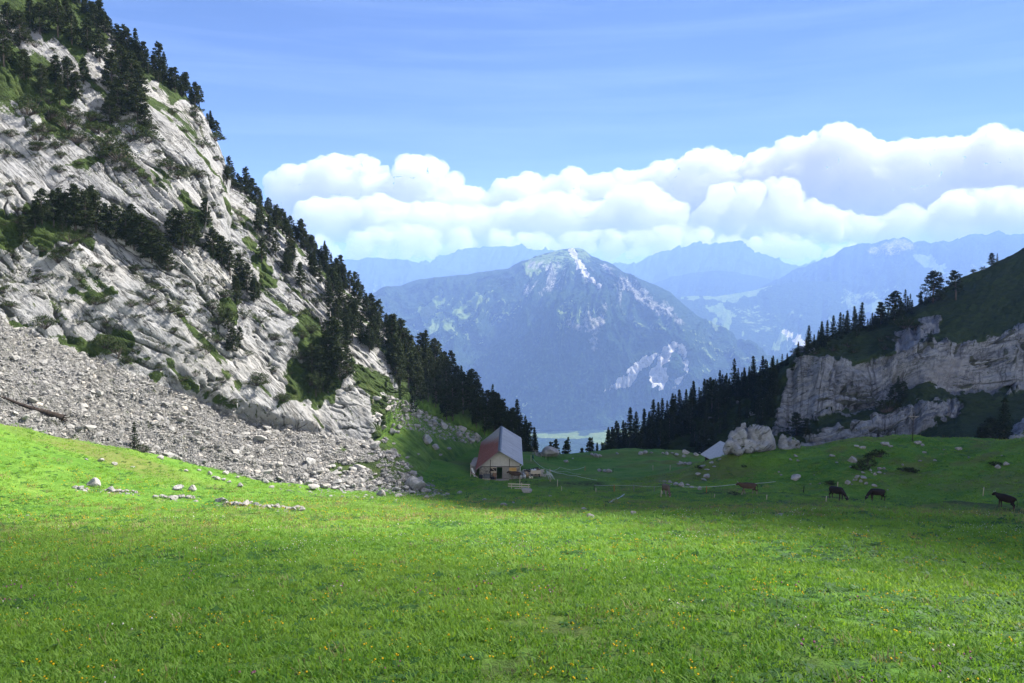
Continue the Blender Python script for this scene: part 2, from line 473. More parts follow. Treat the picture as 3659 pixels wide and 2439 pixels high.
for i in range(0, len(my), 40):
    GZ[i:i + 40] = ground_z(GX[i:i + 40], GY[i:i + 40])
MV = np.stack([GX, GY, GZ], -1)
mpx, mpy = project(MV)
wob = fbm(GX / 3.0, GY / 3.0, oct=4, seed=77) * 4
front = GY > 2
# trodden earth: cow track, yard round the hut, bare spots close by
dirt = np.zeros_like(GX)
track = [(560, 489), (600, 490), (640, 491), (690, 492), (745, 494), (800, 496), (850, 501), (900, 504), (960, 511), (1030, 517)]
tp = P([t[0] for t in track], [t[1] for t in track], [100, 99, 98, 97, 94, 91, 88, 84, 76, 70])
def seg_dist(x, y, pts):
    dmin = np.full(x.shape, 1e9)
    for a, c in zip(pts[:-1], pts[1:]):
        ex, ey = c[0] - a[0], c[1] - a[1]
        t = np.clip(((x - a[0]) * ex + (y - a[1]) * ey) / (ex * ex + ey * ey), 0, 1)
        dmin = np.minimum(dmin, np.hypot(x - a[0] - t * ex, y - a[1] - t * ey))
    return dmin
dirt = np.maximum(dirt, 0.9 * sstep(2.2, 0.2, seg_dist(GX, GY, tp) + wob * 0.25))
dirt = np.maximum(dirt, sstep(5.0, 1.0, np.hypot((GX - 9.5) / 1.7, (GY - 117.5) / 1.0) + wob * 0.5))
dirt = np.maximum(dirt, sstep(4.0, 1.0, np.hypot((GX - 1) / 1.6, (GY - 123.5)) + wob * 0.4))
bare = []
for px, py, r in [(520, 623, .16), (551, 625, .2), (566, 634, .22), (585, 630, .2), (600, 640, .18), (610, 650, .16), (734, 640, .16), (800, 660, .2), (815, 664, .22), (124, 555, .4), (655, 618, .25), (505, 668, .3), (700, 655, .2), (250, 570, .2), (530, 560, .22)]:
    d = 10.0
    for _ in range(30):
        w = P(px, py, d); gz = float(ground_z(w[0], w[1])); d *= 1 + 0.5 * (w[2] - gz) / max(0.6, abs(w[2])); d = max(3, d)
    w = P(px, py, d); bare.append((w[0], w[1], r))
    dirt = np.maximum(dirt, sstep(1.15, 0.5, (np.hypot(GX - w[0], (GY - w[1]) / 1.3)) / r / 1.0 + wob * 0.1))
dry = sstep(-0.1, 0.9, fbm(GX / 14, GY / 9, oct=4, seed=55)) * 0.8
dry = np.maximum(dry, sstep(0.0, 0.5, fbm(GX / 4, GY / 4, oct=3, seed=5) - 0.1) * sstep(20, 30, GX) * sstep(84, 98, GY) * 0.8)
dry = np.maximum(dry, 0.75 * sstep(5, 0, np.abs(GY - 47 - 0.1 * GX) + wob) * sstep(30, 0, np.abs(GX)))
M_TURF = mat_grass_ground()
meadow = link("ground", mesh_np("ground", MV, grid_faces(*GX.shape), attrs={'dirt': dirt, 'dry': dry}), M_TURF, kind='structure')
meadow['label'] = "green alpine meadow sloping down to the hut"

# ================================================================== LEFT MOUNTAIN (cliff with scree at its foot)
foot = [(0, -260, 368, 68), (1, -60, 405, 78), (2, 0, 421.5, 80.3), (3, 130, 448.5, 90.5), (4, 220, 470.5, 97.5), (5, 300, 484.5, 101.5), (6, 372, 492.5, 104.5), (6.3, 408, 494.5, 106), (6.5, 426, 489, 110.5), (7, 424, 474, 121), (8, 436, 457, 140), (9, 486, 450, 170), (10, 535, 456, 200)]
ctop = [(0, -300, 180, 90), (1, -60, 290, 95), (2, 0, 318, 97), (3, 144, 379, 105), (4, 244, 418, 113), (5, 310, 433, 119), (6, 366, 442, 123), (6.3, 371, 441.5, 124.5), (6.5, 377, 438, 127), (7, 391, 428, 135), (8, 412, 408, 150), (9, 480, 434, 177), (10, 530, 451, 203)]
crest = [(0, -420, -420, 150), (1, 0, -80, 150), (2, 78, 2, 150), (2.5, 128, 52, 150), (3, 185, 92, 150), (3.25, 205, 112, 151), (3.5, 219, 140, 152), (3.7, 223, 160, 152.5), (3.85, 216, 172, 153), (4, 238, 182, 154), (4.5, 266, 208, 155), (5, 300, 238, 156), (5.5, 338, 274, 156), (6, 366, 304, 156), (6.5, 382, 324, 157), (7, 398, 338, 159), (8, 436, 370, 167), (9, 500, 416, 186), (10, 542, 454, 207)]
NU = 620
us = np.linspace(0, 10, NU)
def rowpts(r):
    r = np.array(r, float)
    return P(*[np.interp(us, r[:, 0], r[:, k]) for k in (1, 2, 3)])
rF, rT, rC = rowpts(foot), rowpts(ctop), rowpts(crest)
under = rF + np.array([3.0, -5.0, -4.5])
mid1 = rT * 0.62 + rC * 0.38 + np.array([2.2, -3.5, 1.0]) * sstep(9, 6, us)[:, None]
mid2 = rT * 0.28 + rC * 0.72 + np.array([2.5, -4.5, 2.0]) * sstep(9, 6, us)[:, None]
b1 = rC + np.array([-12.0, 26, -7]); b2 = rC + np.array([-40.0, 110, -75])
segs = [10, 92, 120, 120, 110, 18, 14]
LV = loft_world([under, rF, rT, mid1, mid2, rC, b1, b2], segs, smu=5, smv=4)
cum = np.cumsum(segs)
iF, iT, iC = segs[0], cum[1], cum[4]
nv = LV.shape[0]
sU = np.cumsum(np.concatenate([[0], np.linalg.norm(np.diff(LV[(iT + iC) // 2], axis=0), axis=-1)]))
tV = np.cumsum(np.concatenate([[0], np.linalg.norm(np.diff(LV[:, NU // 3], axis=0), axis=-1)]))
SO_s = np.repeat(sU[None], nv, 0); SO_t = np.repeat(tV[:, None], NU, 1)
DIP = np.array([.615, .09, -.785]); DIP /= np.linalg.norm(DIP)                 # the beds dip like the skyline
_fn = np.array([.25, -.65, .7]); _tn = np.cross(_fn, DIP); _tn /= np.linalg.norm(_tn)
ST_s = LV @ DIP; ST_t = LV @ _tn
vi = np.arange(nv)[:, None] * np.ones((1, NU)); ui = us[None] * np.ones((nv, 1))
lpx, lpy = project(LV)
pwob = fbm(lpx / 9, lpy / 9, oct=4, seed=12) * 5
cliffm = sstep(iT - 3, iT + 8, vi + pwob) * sstep(iC + 14, iC - 4, vi)
foot_w = sstep(0, iF + 10, vi)
screem = sstep(iF - 9, iF - 6, vi) * sstep(iT + 4, iT - 4, vi + pwob * 0.5) * sstep(6.75, 6.45, ui + pwob * 0.03)
grass_polys = [
    [(-10, 215), (18, 214), (36, 206), (34, 224), (12, 250), (-10, 252)],
    [(20, 206), (55, 214), (75, 234), (95, 243), (90, 250), (62, 246), (40, 258), (22, 236)],
    [(66, 291), (90, 294), (112, 290), (111, 300), (96, 306), (84, 302)],
    [(11, 320), (30, 325), (24, 330)], [(28, 340), (50, 342), (60, 348), (40, 345)],
    [(51, 337), (91, 339), (113, 330), (130, 340), (128, 356), (93, 356), (75, 349)],
    [(115, 359), (137, 355), (158, 359), (142, 366), (126, 368), (112, 364)],
    [(135, 373), (164, 370), (164, 377), (155, 383)],
    [(213, 376), (225, 383), (239, 390), (230, 397)], [(180, 385), (200, 393), (215, 402), (235, 415), (215, 408)],
    [(211, 303), (234, 299), (237, 314), (227, 328), (211, 324)], [(200, 330), (214, 326), (216, 340), (205, 345)],
    [(305, 303), (322, 324), (327, 356), (316, 366), (298, 358), (284, 336), (291, 328)],
    [(284, 362), (316, 366), (334, 388), (330, 406), (310, 414), (298, 403), (274, 410), (281, 376)],
    [(350, 362), (366, 372), (384, 376), (398, 388), (386, 398), (372, 398), (354, 384), (345, 372)],
    [(366, 392), (392, 398), (400, 420), (385, 440), (370, 440), (374, 424)],
    [(63, 168), (86, 156), (104, 164), (86, 177)], [(83, 110), (100, 118), (124, 136), (102, 142), (85, 127)],
    [(150, 178), (170, 190), (190, 210), (205, 232), (190, 226), (165, 198)],
    [(-5, 40), (50, 60), (78, 90), (60, 130), (20, 110), (-5, 90)], [(-5, 0), (70, -5), (110, 45), (80, 60), (30, 30)],
    [(100, 30), (150, 70), (190, 100), (170, 110), (130, 75)], [(240, 230), (262, 250), (280, 290), (262, 286)], [(196, 236), (214, 250), (224, 270), (206, 258)],
    [(40, 120), (70, 130), (80, 150), (50, 146)], [(90, 140), (115, 150), (130, 165), (110, 160)],
]
grassm = polymask(lpx, lpy, grass_polys, 3.0, pwob * 1.1)
ledge = sstep(0.30, 0.62, fbm(ST_s / 9, ST_t / 2.1, oct=4, seed=21)) * sstep(-0.15, 0.35, fbm(ST_s / 22, ST_t / 16, oct=2, seed=4))
grassm = np.maximum(grassm, ledge * 0.95 * cliffm)
lushm = sstep(6.3, 6.9, ui + pwob * 0.03) * sstep(iT + 120, iT + 20, vi)
gully = sstep(6.4, 7.0, ui + pwob * 0.04)                                         # wooded, grassy right flank
rocky_r = sstep(0.12, 0.4, fbm(ST_s / 7, ST_t / 4, oct=3, seed=8)) * polymask(lpx, lpy, [[(350, 300), (400, 335), (440, 372), (415, 378), (370, 340)], [(345, 385), (372, 398), (378, 428), (368, 442), (330, 440), (310, 420), (330, 412)]], 4, pwob)
grassm = np.maximum(grassm, gully * (1 - rocky_r))
grassm = grassm * (1 - screem)
grassm = np.maximum(grassm, sstep(iC - 6, iC + 4, vi) * 0.8)
scr_g = sstep(0.02, 0.25, fbm(lpx / 16, lpy / 5, oct=4, seed=33) + 0.5 * sstep(390, 440, lpx)) * polymask(lpx, lpy, [[(310, 448), (390, 450), (450, 498), (380, 490), (330, 476)]], 8, pwob)
grassm = np.maximum(grassm, scr_g); screem = screem * (1 - scr_g)
screem = screem * sstep(-0.12, 0.12, fbm(lpx / 11, lpy / 5, oct=4, seed=35) + (6.42 - ui) * 1.3)
grassm = np.where(ui > 5.9, np.maximum(grassm, (1 - screem) * (1 - cliffm)), grassm)
slabm = polymask(lpx, lpy, [[(145, 105), (185, 95), (222, 165), (215, 182), (200, 190), (150, 130)], [(205, 195), (232, 182), (255, 205), (262, 245), (245, 235)],
                            [(110, 240), (140, 250), (195, 300), (205, 350), (195, 375), (140, 355), (150, 330), (120, 290)], [(0, 245), (60, 270), (85, 300), (70, 315), (0, 290)]], 8, pwob)
N0 = normals_grid(LV)
if N0[iT + 60, NU // 3, 2] < 0: N0 = -N0; LFLIP = True
else: LFLIP = False
q = ST_t + 2.6 * fbm(ST_s / 24, ST_t / 10, oct=3, seed=2) + 1.1 * fbm(ST_s / 7, ST_t / 3, oct=3, seed=6)
def saw(x):
    f = x - np.floor(x)
    return np.where(f < 0.82, f / 0.82, (1 - f) / 0.18)
rough = (1 - 0.75 * slabm) * (0.55 + 0.45 * sstep(-.3, .3, fbm(ST_s / 18, ST_t / 12, oct=2, seed=58)))
disp = 1.5 * fbm(ST_s / 30, ST_t / 17, oct=3, seed=1)
disp += rough * (0.38 * saw(q / 9.0) + 0.20 * saw(q / 2.9 + fbm(ST_s / 30, ST_t / 30, oct=2, seed=90)))
cell = fbm(ST_s / 11, q / 1.7, oct=3, seed=14)
crk = sstep(0.17, 0.02, np.abs(cell)) * sstep(-0.2, 0.25, fbm(ST_s / 15, ST_t / 8, oct=2, seed=41))
cell2 = fbm(SO_s / 9 + 0.6 * fbm(SO_s / 9, SO_t / 9, seed=3), SO_t / 1.9, oct=3, seed=15)
crk2 = sstep(0.13, 0.02, np.abs(cell2)) * sstep(0.0, 0.35, fbm(ST_s / 12, ST_t / 12, oct=2, seed=44))
disp -= (0.35 + 0.65 * rough) * (0.85 * crk + 0.6 * crk2)
crackm = np.clip(np.maximum(crk, 0.8 * crk2), 0, 1) * cliffm
disp += rough * 0.20 * fbm(ST_s / 2.4, ST_t / 0.9, oct=3, seed=18) + 0.07 * fbm(ST_s / 0.7, ST_t / 0.6, oct=2, seed=19)
disp += 0.16 * np.abs(fbm(ST_s / 6, ST_t / 2.5, oct=3, seed=60)) * rough
edge = cliffm * (0.35 + 0.65 * sstep(6.9, 6.2, ui))
# bulging rock nose high on the skyline
nose = np.exp(-((lpx - 208) / 16) ** 2 - ((lpy - 158) / 18) ** 2)
D = disp * edge
sb = 0.55 * np.abs(fbm(ST_s / 2.2, ST_t / 2.2, oct=3, seed=70)) + 0.35 * fbm(ST_s / 0.9, ST_t / 0.9, oct=2, seed=71) + 0.8 * fbm(ST_s / 14, ST_t / 9, oct=2, seed=72)
D = D + sb * screem * 0.8 + (1 - cliffm) * (1 - screem) * 0.25 * fbm(ST_s / 3, ST_t / 3, oct=3, seed=73)
D = D + 0.25 * grassm * cliffm * fbm(ST_s / 1.2, ST_t / 1.2, oct=2, seed=74)
LD = LV + N0 * (D * foot_w)[..., None]
M_CLIFF = mat_rock("pale_limestone", moss=(0.020, 0.030, 0.009), gscale=0.42)
left_mountain = link("hill", mesh_np("hill", LD, grid_faces(nv, NU, LFLIP), attrs={'grass': np.clip(grassm, 0, 1), 'scree': screem, 'crack': crackm, 'lush': lushm, 'st': np.stack([ST_s, ST_t, 0 * ST_s], -1)}), M_CLIFF, kind='structure')
left_mountain['label'] = "steep pale limestone mountainside with scree at its foot"

# ================================================================== RIGHT HILL with its cliff
Sk = [(-1, 530, 486, 262), (0, 590, 458, 270), (1, 612, 449, 275), (2, 655, 427, 285), (3, 697, 402, 295), (4, 740, 380, 300), (5, 785, 362, 300), (5.5, 801, 349, 300), (6, 827, 336, 305), (7, 871, 325, 320), (8, 914, 306, 335), (8.6, 940, 292, 345), (9, 965, 277, 355), (10, 1024, 247, 380), (11, 1200, 160, 430)]
Tt = [(-1, 530, 489, 256), (0, 590, 463, 264), (1, 612, 457, 267), (2, 655, 440, 271), (3, 697, 420, 274), (4, 740, 405, 275), (5, 778, 378, 271), (5.5, 801, 352, 271), (6, 828, 358, 271), (7, 871, 361, 275), (7.6, 896, 351, 278), (8, 920, 345, 281), (9, 968, 344, 290), (10, 1024, 331, 300), (11, 1200, 300, 325)]
Bb = [(-1, 530, 493, 246), (0, 590, 468, 256), (1, 612, 464, 258), (2, 655, 452, 261), (3, 697, 440, 264), (4, 740, 428, 264), (5, 772, 424, 259), (5.5, 797, 428, 256), (6, 822, 413, 258), (7, 880, 407, 262), (7.6, 898, 392, 268), (8, 922, 385, 272), (9, 958, 391, 279), (10, 1024, 388, 287), (11, 1200, 380, 310)]
Gg = [(-1, 530, 497, 236), (0, 590, 474, 246), (1, 612, 470, 248), (2, 655, 462, 250), (3, 697, 455, 252), (4, 740, 442, 252), (5, 774, 436, 250), (5.5, 800, 438, 247), (6, 826, 429, 246), (7, 884, 414, 250), (8, 930, 404, 256), (9, 962, 402, 262), (10, 1024, 399, 268), (11, 1200, 395, 290)]
Ee = [(-1, 530, 503, 226), (0, 590, 482, 236), (1, 612, 480, 238), (2, 655, 474, 240), (3, 697, 468, 242), (4, 740, 458, 243), (5, 776, 450, 243), (5.5, 800, 452, 241), (6, 830, 452, 239), (7, 884, 452, 239), (8, 925, 432, 245), (9, 958, 415, 252), (10, 1024, 408, 255), (11, 1200, 400, 275)]
Ff = [(-1, 530, 520, 205), (0, 590, 505, 210), (4, 740, 490, 212), (7, 884, 480, 205), (8, 925, 472, 200), (9, 958, 466, 196), (10, 1024, 458, 192), (11, 1200, 440, 185)]
NUr = 560
usr = np.linspace(-1, 11, NUr)
def rowr(r):
    r = np.array(r, float)
    return P(*[np.interp(usr, r[:, 0], r[:, k]) for k in (1, 2, 3)])
RR = [rowr(r) for r in (Ff, Ee, Gg, Bb, Tt, Sk)]
bk1 = RR[-1] + np.array([14.0, 30, -6]); bk2 = RR[-1] + np.array([60.0, 150, -120])
segr = [24, 44, 34, 110, 70, 16, 12]
RV = loft_world(RR + [bk1, bk2], segr, smu=4, smv=2)
cr = np.cumsum(segr)
nvr = RV.shape[0]
rpx, rpy = project(RV)
rU = np.cumsum(np.concatenate([[0], np.linalg.norm(np.diff(RV[cr[2] + 50], axis=0), axis=-1)]))
rT_ = np.cumsum(np.concatenate([[0], np.linalg.norm(np.diff(RV[:, NUr * 2 // 3], axis=0), axis=-1)]))
Rs = np.repeat(rU[None], nvr, 0); Rt = np.repeat(rT_[:, None], NUr, 1)
rw = fbm(rpx / 9, rpy / 5, oct=5, seed=112) * 6
rock_r = polymask(rpx, rpy, [
    [(776, 434), (782, 400), (788, 372), (801, 349), (816, 356), (845, 362), (870, 362), (893, 353), (897, 333), (912, 328), (928, 316), (940, 314), (936, 330), (922, 342), (970, 344), (995, 338), (1024, 328), (1100, 316), (1100, 386), (1024, 389), (960, 392), (927, 383), (905, 391), (884, 408), (850, 410), (826, 412), (810, 423)],
    [(806, 438), (830, 432), (862, 421), (884, 414), (915, 404), (944, 402), (962, 403), (958, 411), (940, 419), (912, 437), (896, 452), (800, 455)]], 2.5, rw)
rock_r = np.maximum(rock_r, 0.8 * polymask(rpx, rpy, [[(1030, 420), (985, 445), (1000, 460), (1040, 460)]], 3, rw))
rock_r = np.maximum(rock_r, sstep(0.45, 0.7, fbm(rpx / 10, rpy / 6, oct=3, seed=131)) * 0.6 * polymask(rpx, rpy, [[(690, 420), (775, 380), (775, 440), (700, 445)]], 8, rw))
NR = normals_grid(RV)
RFLIP = NR[cr[3] + 20, NUr * 3 // 4, 2] < 0
if RFLIP: NR = -NR
qr = Rt + 1.8 * fbm(Rs / 30, Rt / 12, oct=3, seed=202)
dr = 3.2 * fbm(Rs / 22, Rt / 60, oct=3, seed=201) + 0.5 * saw(qr / 9.0) + 0.28 * saw(qr / 2.4 + 0.3 * fbm(Rs / 20, Rt / 20, seed=4))
pil = fbm(Rs / 3.2, Rt / 26, oct=3, seed=205)
dr += 1.3 * pil - 1.6 * sstep(0.1, 0.0, np.abs(fbm(Rs / 4.5, Rt / 30, oct=2, seed=206))) * sstep(-0.1, 0.3, fbm(Rs / 14, Rt / 12, oct=2, seed=207))
dr -= 2.2 * sstep(0.08, 0.0, np.abs(fbm(Rs / 26, qr / 4.5, oct=2, seed=208))) * sstep(0.0, 0.3, fbm(Rs / 20, Rt / 12, oct=2, seed=209))
dr += 0.4 * fbm(Rs / 1.4, Rt / 1.6, oct=3, seed=210)
crk_r = np.maximum(sstep(0.13, 0.02, np.abs(fbm(Rs / 26, qr / 4.5, oct=3, seed=208))) * sstep(0.0, 0.3, fbm(Rs / 20, Rt / 12, oct=2, seed=209)), sstep(0.13, 0.02, np.abs(fbm(Rs / 4.5, Rt / 30, oct=3, seed=206))) * sstep(0.05, 0.35, fbm(Rs / 14, Rt / 12, oct=2, seed=207)))
cave = np.exp(-((rpx - 905) / 13) ** 2 - ((rpy - 378) / 11) ** 2)
dr -= 5.0 * cave
Dr = dr * rock_r + (1 - rock_r) * (0.9 * fbm(Rs / 14, Rt / 10, oct=4, seed=220) + 0.35 * fbm(Rs / 2.5, Rt / 2.5, oct=3, seed=221))
Dr = Dr * sstep(0, 8, np.arange(nvr))[:, None]
RD = RV + NR * Dr[..., None]
M_CLIFF_R = mat_rock("grey_cliff_limestone", warm=0.0, vertical=True, lo=(0.055, 0.057, 0.060), hi=(0.225, 0.24, 0.258), scree=False, moss=(0.014, 0.022, 0.006), gscale=0.30)
right_hill = link("hill", mesh_np("hill", RD, grid_faces(nvr, NUr, RFLIP), attrs={'grass': np.clip(1 - rock_r, 0, 1), 'crack': np.clip(crk_r * rock_r, 0, 1), 'st': np.stack([Rs, Rt, 0 * Rs], -1)}), M_CLIFF_R, kind='structure')
right_hill['label'] = "dark grassy hill with a grey cliff band across it"

# ================================================================== FAR MOUNTAINS and the valley
M_FAR = mat_far("hazy_mountain_cover")
def far_mountain(name, label, sky, footrow, depth_back, nu, nseg, amp, seed, pasture=(), rock=(), rockstreak=0.0, gull=1.0, bulge=0.0, past_noise=0.0, apex=None, spur=0.0, scars=()):
    sky = np.array(sky, float); fr = np.array(footrow, float)
    u = np.linspace(sky[0, 0], sky[-1, 0], nu)
    s = P(u, np.interp(u, sky[:, 0], sky[:, 1]), np.interp(u, sky[:, 0], sky[:, 2]))
    k = (u - u[0]) / (u[-1] - u[0])
    fk = (fr[:, 0] - fr[0, 0]) / (fr[-1, 0] - fr[0, 0])
    f = P(np.interp(k, fk, fr[:, 0]), np.interp(k, fk, fr[:, 1]), np.interp(k, fk, fr[:, 2]))
    m1 = s * 0.8 + f * 0.2 - np.array([0, 0, 1.0]) * bulge
    m2 = s * 0.45 + f * 0.55 - np.array([0, 0, 0.6]) * bulge
    if apex is not None:
        sp = np.exp(-((u - apex[0]) / 70.0) ** 2)[:, None] * spur
        sp = sp + 0.35 * spur * (np.exp(-((u - apex[0] + 105) / 26.0) ** 2) + np.exp(-((u - apex[0] - 92) / 30.0) ** 2))[:, None]
        m1 = m1 + sp * np.array([0.0, -0.55, -0.02]); m2 = m2 + sp * np.array([0.0, -0.9, 0.10])
    bk = s + np.array([0, depth_back, -depth_back * 0.55])
    V = loft_world([f, m2, m1, s, bk], [nseg, nseg, nseg, max(6, nseg // 5)], smu=2, smv=4)
    n_v = V.shape[0]
    t = np.linspace(0, 1, 3 * nseg)
    t = np.concatenate([t, np.full(n_v - 3 * nseg, 1.0)])[:, None]
    X = V[..., 0]; Y = V[..., 1]; Z = V[..., 2]
    sc_ = np.linalg.norm(s[-1] - s[0])
    su = np.cumsum(np.concatenate([[0], np.linalg.norm(np.diff(s, axis=0), axis=-1)]))[None] * np.ones((n_v, 1))
    g1 = 1 - np.abs(fbm(su / 420 + 0.35 * fbm(X / 900, Z / 500, seed=seed), Z / 1500, oct=4, seed=seed + 1)) * 2
    g2 = 1 - np.abs(fbm(su / 130, Z / 420, oct=3, seed=seed + 2)) * 2
    if apex is not None:
        qx, qy = project(V)
        an = np.arctan2(qx - apex[0], np.maximum(qy - apex[1], 4)); dd = np.hypot(qx - apex[0], qy - apex[1])
        wv = 0.10 * fbm(qx / 40, qy / 40, oct=3, seed=seed + 31)
        g1 = 1 - 2.2 * np.abs(fbm(an * 3.2 + wv * 5, dd / 130, oct=5, seed=seed + 1, gain=0.55))
        g2 = 1 - 2 * np.abs(fbm(an * 11 + wv * 8, dd / 60, oct=4, seed=seed + 2))
    fade = sstep(0.0, 0.12, t) * (0.0 if apex is not None else 1.0) * 0 + sstep(0.0, 0.12, t) * ((sstep(14, 90, dd) * sstep(1.0, 0.86, t)) if apex is not None else 1.0) * (0.30 + 0.70 * sstep(1.0, 0.80, t))
    d = amp * fade * gull * (0.9 * g1 + 0.38 * g2) + amp * 0.35 * fbm(X / 300, Y / 300, Z / 300, oct=4, seed=seed + 3)
    V = V.copy()
    V[..., 2] += d * 0.55
    V[..., 1] -= d * 0.8
    px, py = project(V)
    w = fbm(px / 7, py / 7, oct=4, seed=seed + 5) * 5
    pa = polymask(px, py, pasture, 3, w) if len(pasture) else np.zeros(px.shape)
    if past_noise: pa = np.maximum(pa, past_noise * sstep(0.05, 0.45, fbm(X / 380, Y / 380, oct=3, seed=seed + 8)) * sstep(0.95, 0.5, t))
    ro = polymask(px, py, rock, 3.5, w * 1.2) * 0.62 if len(rock) else np.zeros(px.shape)
    sw = fbm(px / 4.5 + py / 9, py / 5, oct=4, seed=seed + 40) * 3.2
    scar = polymask(px, py, scars, 1.3, sw) if len(scars) else np.zeros(px.shape)
    ro = ro * 1.3
    if apex is not None:
        pa = np.maximum(pa, 0.62 * sstep(75, 30, dd + 14 * fbm(qx / 22, qy / 22, oct=3, seed=seed + 21)))
    if rockstreak and apex is not None:
        rs = sstep(34, 52, dd) * sstep(0.12, 0.5, fbm(an * 14 + wv * 8, dd / 45, oct=4, seed=seed + 6)) * sstep(150, 60, dd + 40 * fbm(qx / 50, qy / 50, seed=seed + 9)) * sstep(-.25, .35, fbm(qx / 28, qy / 28, oct=3, seed=seed + 10))
        ro = np.maximum(ro, rockstreak * rs)
    elif rockstreak:
        rs = sstep(0.18, 0.55, fbm(su / 75, Z / 430, oct=3, seed=seed + 6)) * sstep(0.40, 0.85, t) * sstep(0.0, 0.35, fbm(X / 500, Z / 400, oct=2, seed=seed + 9) + 0.25)
        ro = np.maximum(ro, rockstreak * rs)
    # treeline tufts along the skyline
    me = mesh_np(name, V, grid_faces(n_v, nu), attrs={'pasture': pa, 'rock': ro, 'scar': scar})
    o = link(name, me, M_FAR, kind='structure')
    o['label'] = label
    return o, V
peak, PV = far_mountain("mountain", "pyramid shaped wooded mountain rising beyond the valley",
    [(300, 318, 5900), (350, 304, 5950), (372, 292, 6000), (384, 287, 6000), (402, 285, 6000), (418, 279, 6000), (430, 276, 6000), (450, 274.5, 6000), (468, 275.5, 6000), (478, 272, 6000), (492, 269, 6000), (508, 267, 6000), (522, 259, 6000), (538, 254, 6000), (551, 250.5, 6000), (560, 248.3, 6000), (572, 247.4, 6000), (583, 250, 6000), (590, 257, 6000), (600, 260.5, 6000), (612, 264, 6000), (624, 271, 6000), (636, 276, 6000), (652, 284, 5980), (670, 293, 5950), (690, 308, 5900), (705, 320, 5850), (722, 330, 5800), (742, 342, 5700), (762, 352, 5600), (790, 370, 5400), (830, 395, 5200), (880, 425, 5000)],
    [(280, 438, 4000), (420, 432, 4150), (560, 430, 4200), (700, 428, 4200), (900, 440, 4000)], 1500, 640, 130, 125, 300,
    pasture=[[(420, 327), (447, 317), (470, 309), (488, 297), (506, 281), (500, 285), (468, 302), (445, 314), (432, 320)],
             [(425, 325), (455, 317), (468, 314), (463, 322), (440, 330), (428, 338)], [(420, 310), (440, 288), (448, 290), (436, 318), (422, 322)],
             [(520, 262), (545, 254), (545, 262), (530, 285), (527, 280)], [(700, 300), (720, 325), (718, 330), (697, 308)]],
    scars=[[(569, 250), (574, 250), (580, 262), (588, 273), (602, 287), (599, 288), (585, 277), (577, 267)],
           [(613, 388), (620, 378), (630, 370), (640, 360), (651, 353), (656, 355), (650, 364), (641, 372), (634, 381), (624, 388)], [(652, 388), (651, 374), (656, 360), (664, 346), (673, 338), (677, 343), (671, 356), (664, 368), (669, 380), (664, 389)],
           [(669, 389), (676, 380), (685, 372), (682, 360), (688, 360), (691, 371), (684, 382), (676, 389)], [(677, 354), (680, 345), (686, 347), (685, 357)], [(601, 391), (611, 386), (610, 390)]],
    rock=[[(603, 266), (627, 276), (650, 292), (672, 310), (684, 324), (670, 318), (645, 304), (620, 288)], [(528, 262), (536, 262), (530, 290), (524, 292)], [(583, 318), (606, 312), (604, 332), (594, 348), (588, 336)], [(566, 318), (584, 326), (576, 336)], [(548, 266), (556, 264), (552, 300), (546, 298)]],
    rockstreak=0.75, past_noise=0.42, apex=(573, 225), spur=620.0)
far_mountain("mountain", "broad hazy mountain with grey summit above the right hill",
    [(700, 306, 8600), (720, 300, 8700), (745, 293, 8800), (770, 284, 9000), (792, 272, 9200), (812, 263, 9300), (832, 254, 9400), (845, 247, 9500), (862, 243, 9500), (878, 241, 9500), (900, 238, 9500), (915, 240.5, 9500), (930, 243, 9500), (950, 242, 9600), (968, 236, 9800), (985, 235, 9800), (997, 232.5, 9800), (1008, 234, 9800), (1030, 233, 9800), (1100, 226, 9800), (1250, 240, 9800)],
    [(690, 350, 6400), (760, 380, 6100), (850, 410, 5900), (1250, 430, 5800)], 1500, 420, 70, 140, 420,
    pasture=[[(905, 252), (930, 258), (960, 280), (990, 300), (955, 285), (920, 262)], [(842, 302), (880, 302), (915, 312), (890, 318), (850, 310)], [(730, 330), (760, 322), (790, 335), (775, 348), (740, 345)], [(706, 345), (735, 352), (770, 372), (760, 376), (720, 360)], [(745, 300), (775, 292), (800, 300), (770, 308)], [(690, 300), (722, 300), (742, 318), (730, 330), (705, 318)]],
    scars=[[(777, 329), (790, 330), (808, 341), (808, 354), (796, 347), (784, 337)]], rock=[[(862, 246), (905, 239), (918, 252), (880, 254)]], rockstreak=0.3, past_noise=0.5)
far_mountain("hill", "dark forested hill in front of the hazy ridge",
    [(640, 286, 9600), (656, 282, 9800), (672, 276, 10000), (690, 272.5, 10000), (712, 271, 10000), (735, 272, 10000), (755, 276, 10000), (775, 280, 10000), (800, 284, 9900), (830, 292, 9800)],
    [(600, 318, 8200), (720, 320, 8000), (860, 322, 8000)], 900, 240, 36, 70, 520, past_noise=0.25)
far_mountain("hill", "pale green saddle below the hazy ridge",
    [(640, 302, 8000), (672, 297, 8000), (690, 295.5, 8000), (715, 296, 8000), (740, 292, 8050), (762, 287, 8100), (790, 281, 8200), (840, 280, 8300)],
    [(620, 345, 6800), (720, 352, 6600), (860, 360, 6700)], 600, 160, 36, 30, 620, pasture=[[(662, 291), (700, 293), (750, 287), (775, 282), (765, 290), (735, 300), (705, 303), (684, 300)], [(700, 306), (722, 303), (738, 316), (722, 320)]], past_noise=0.45)
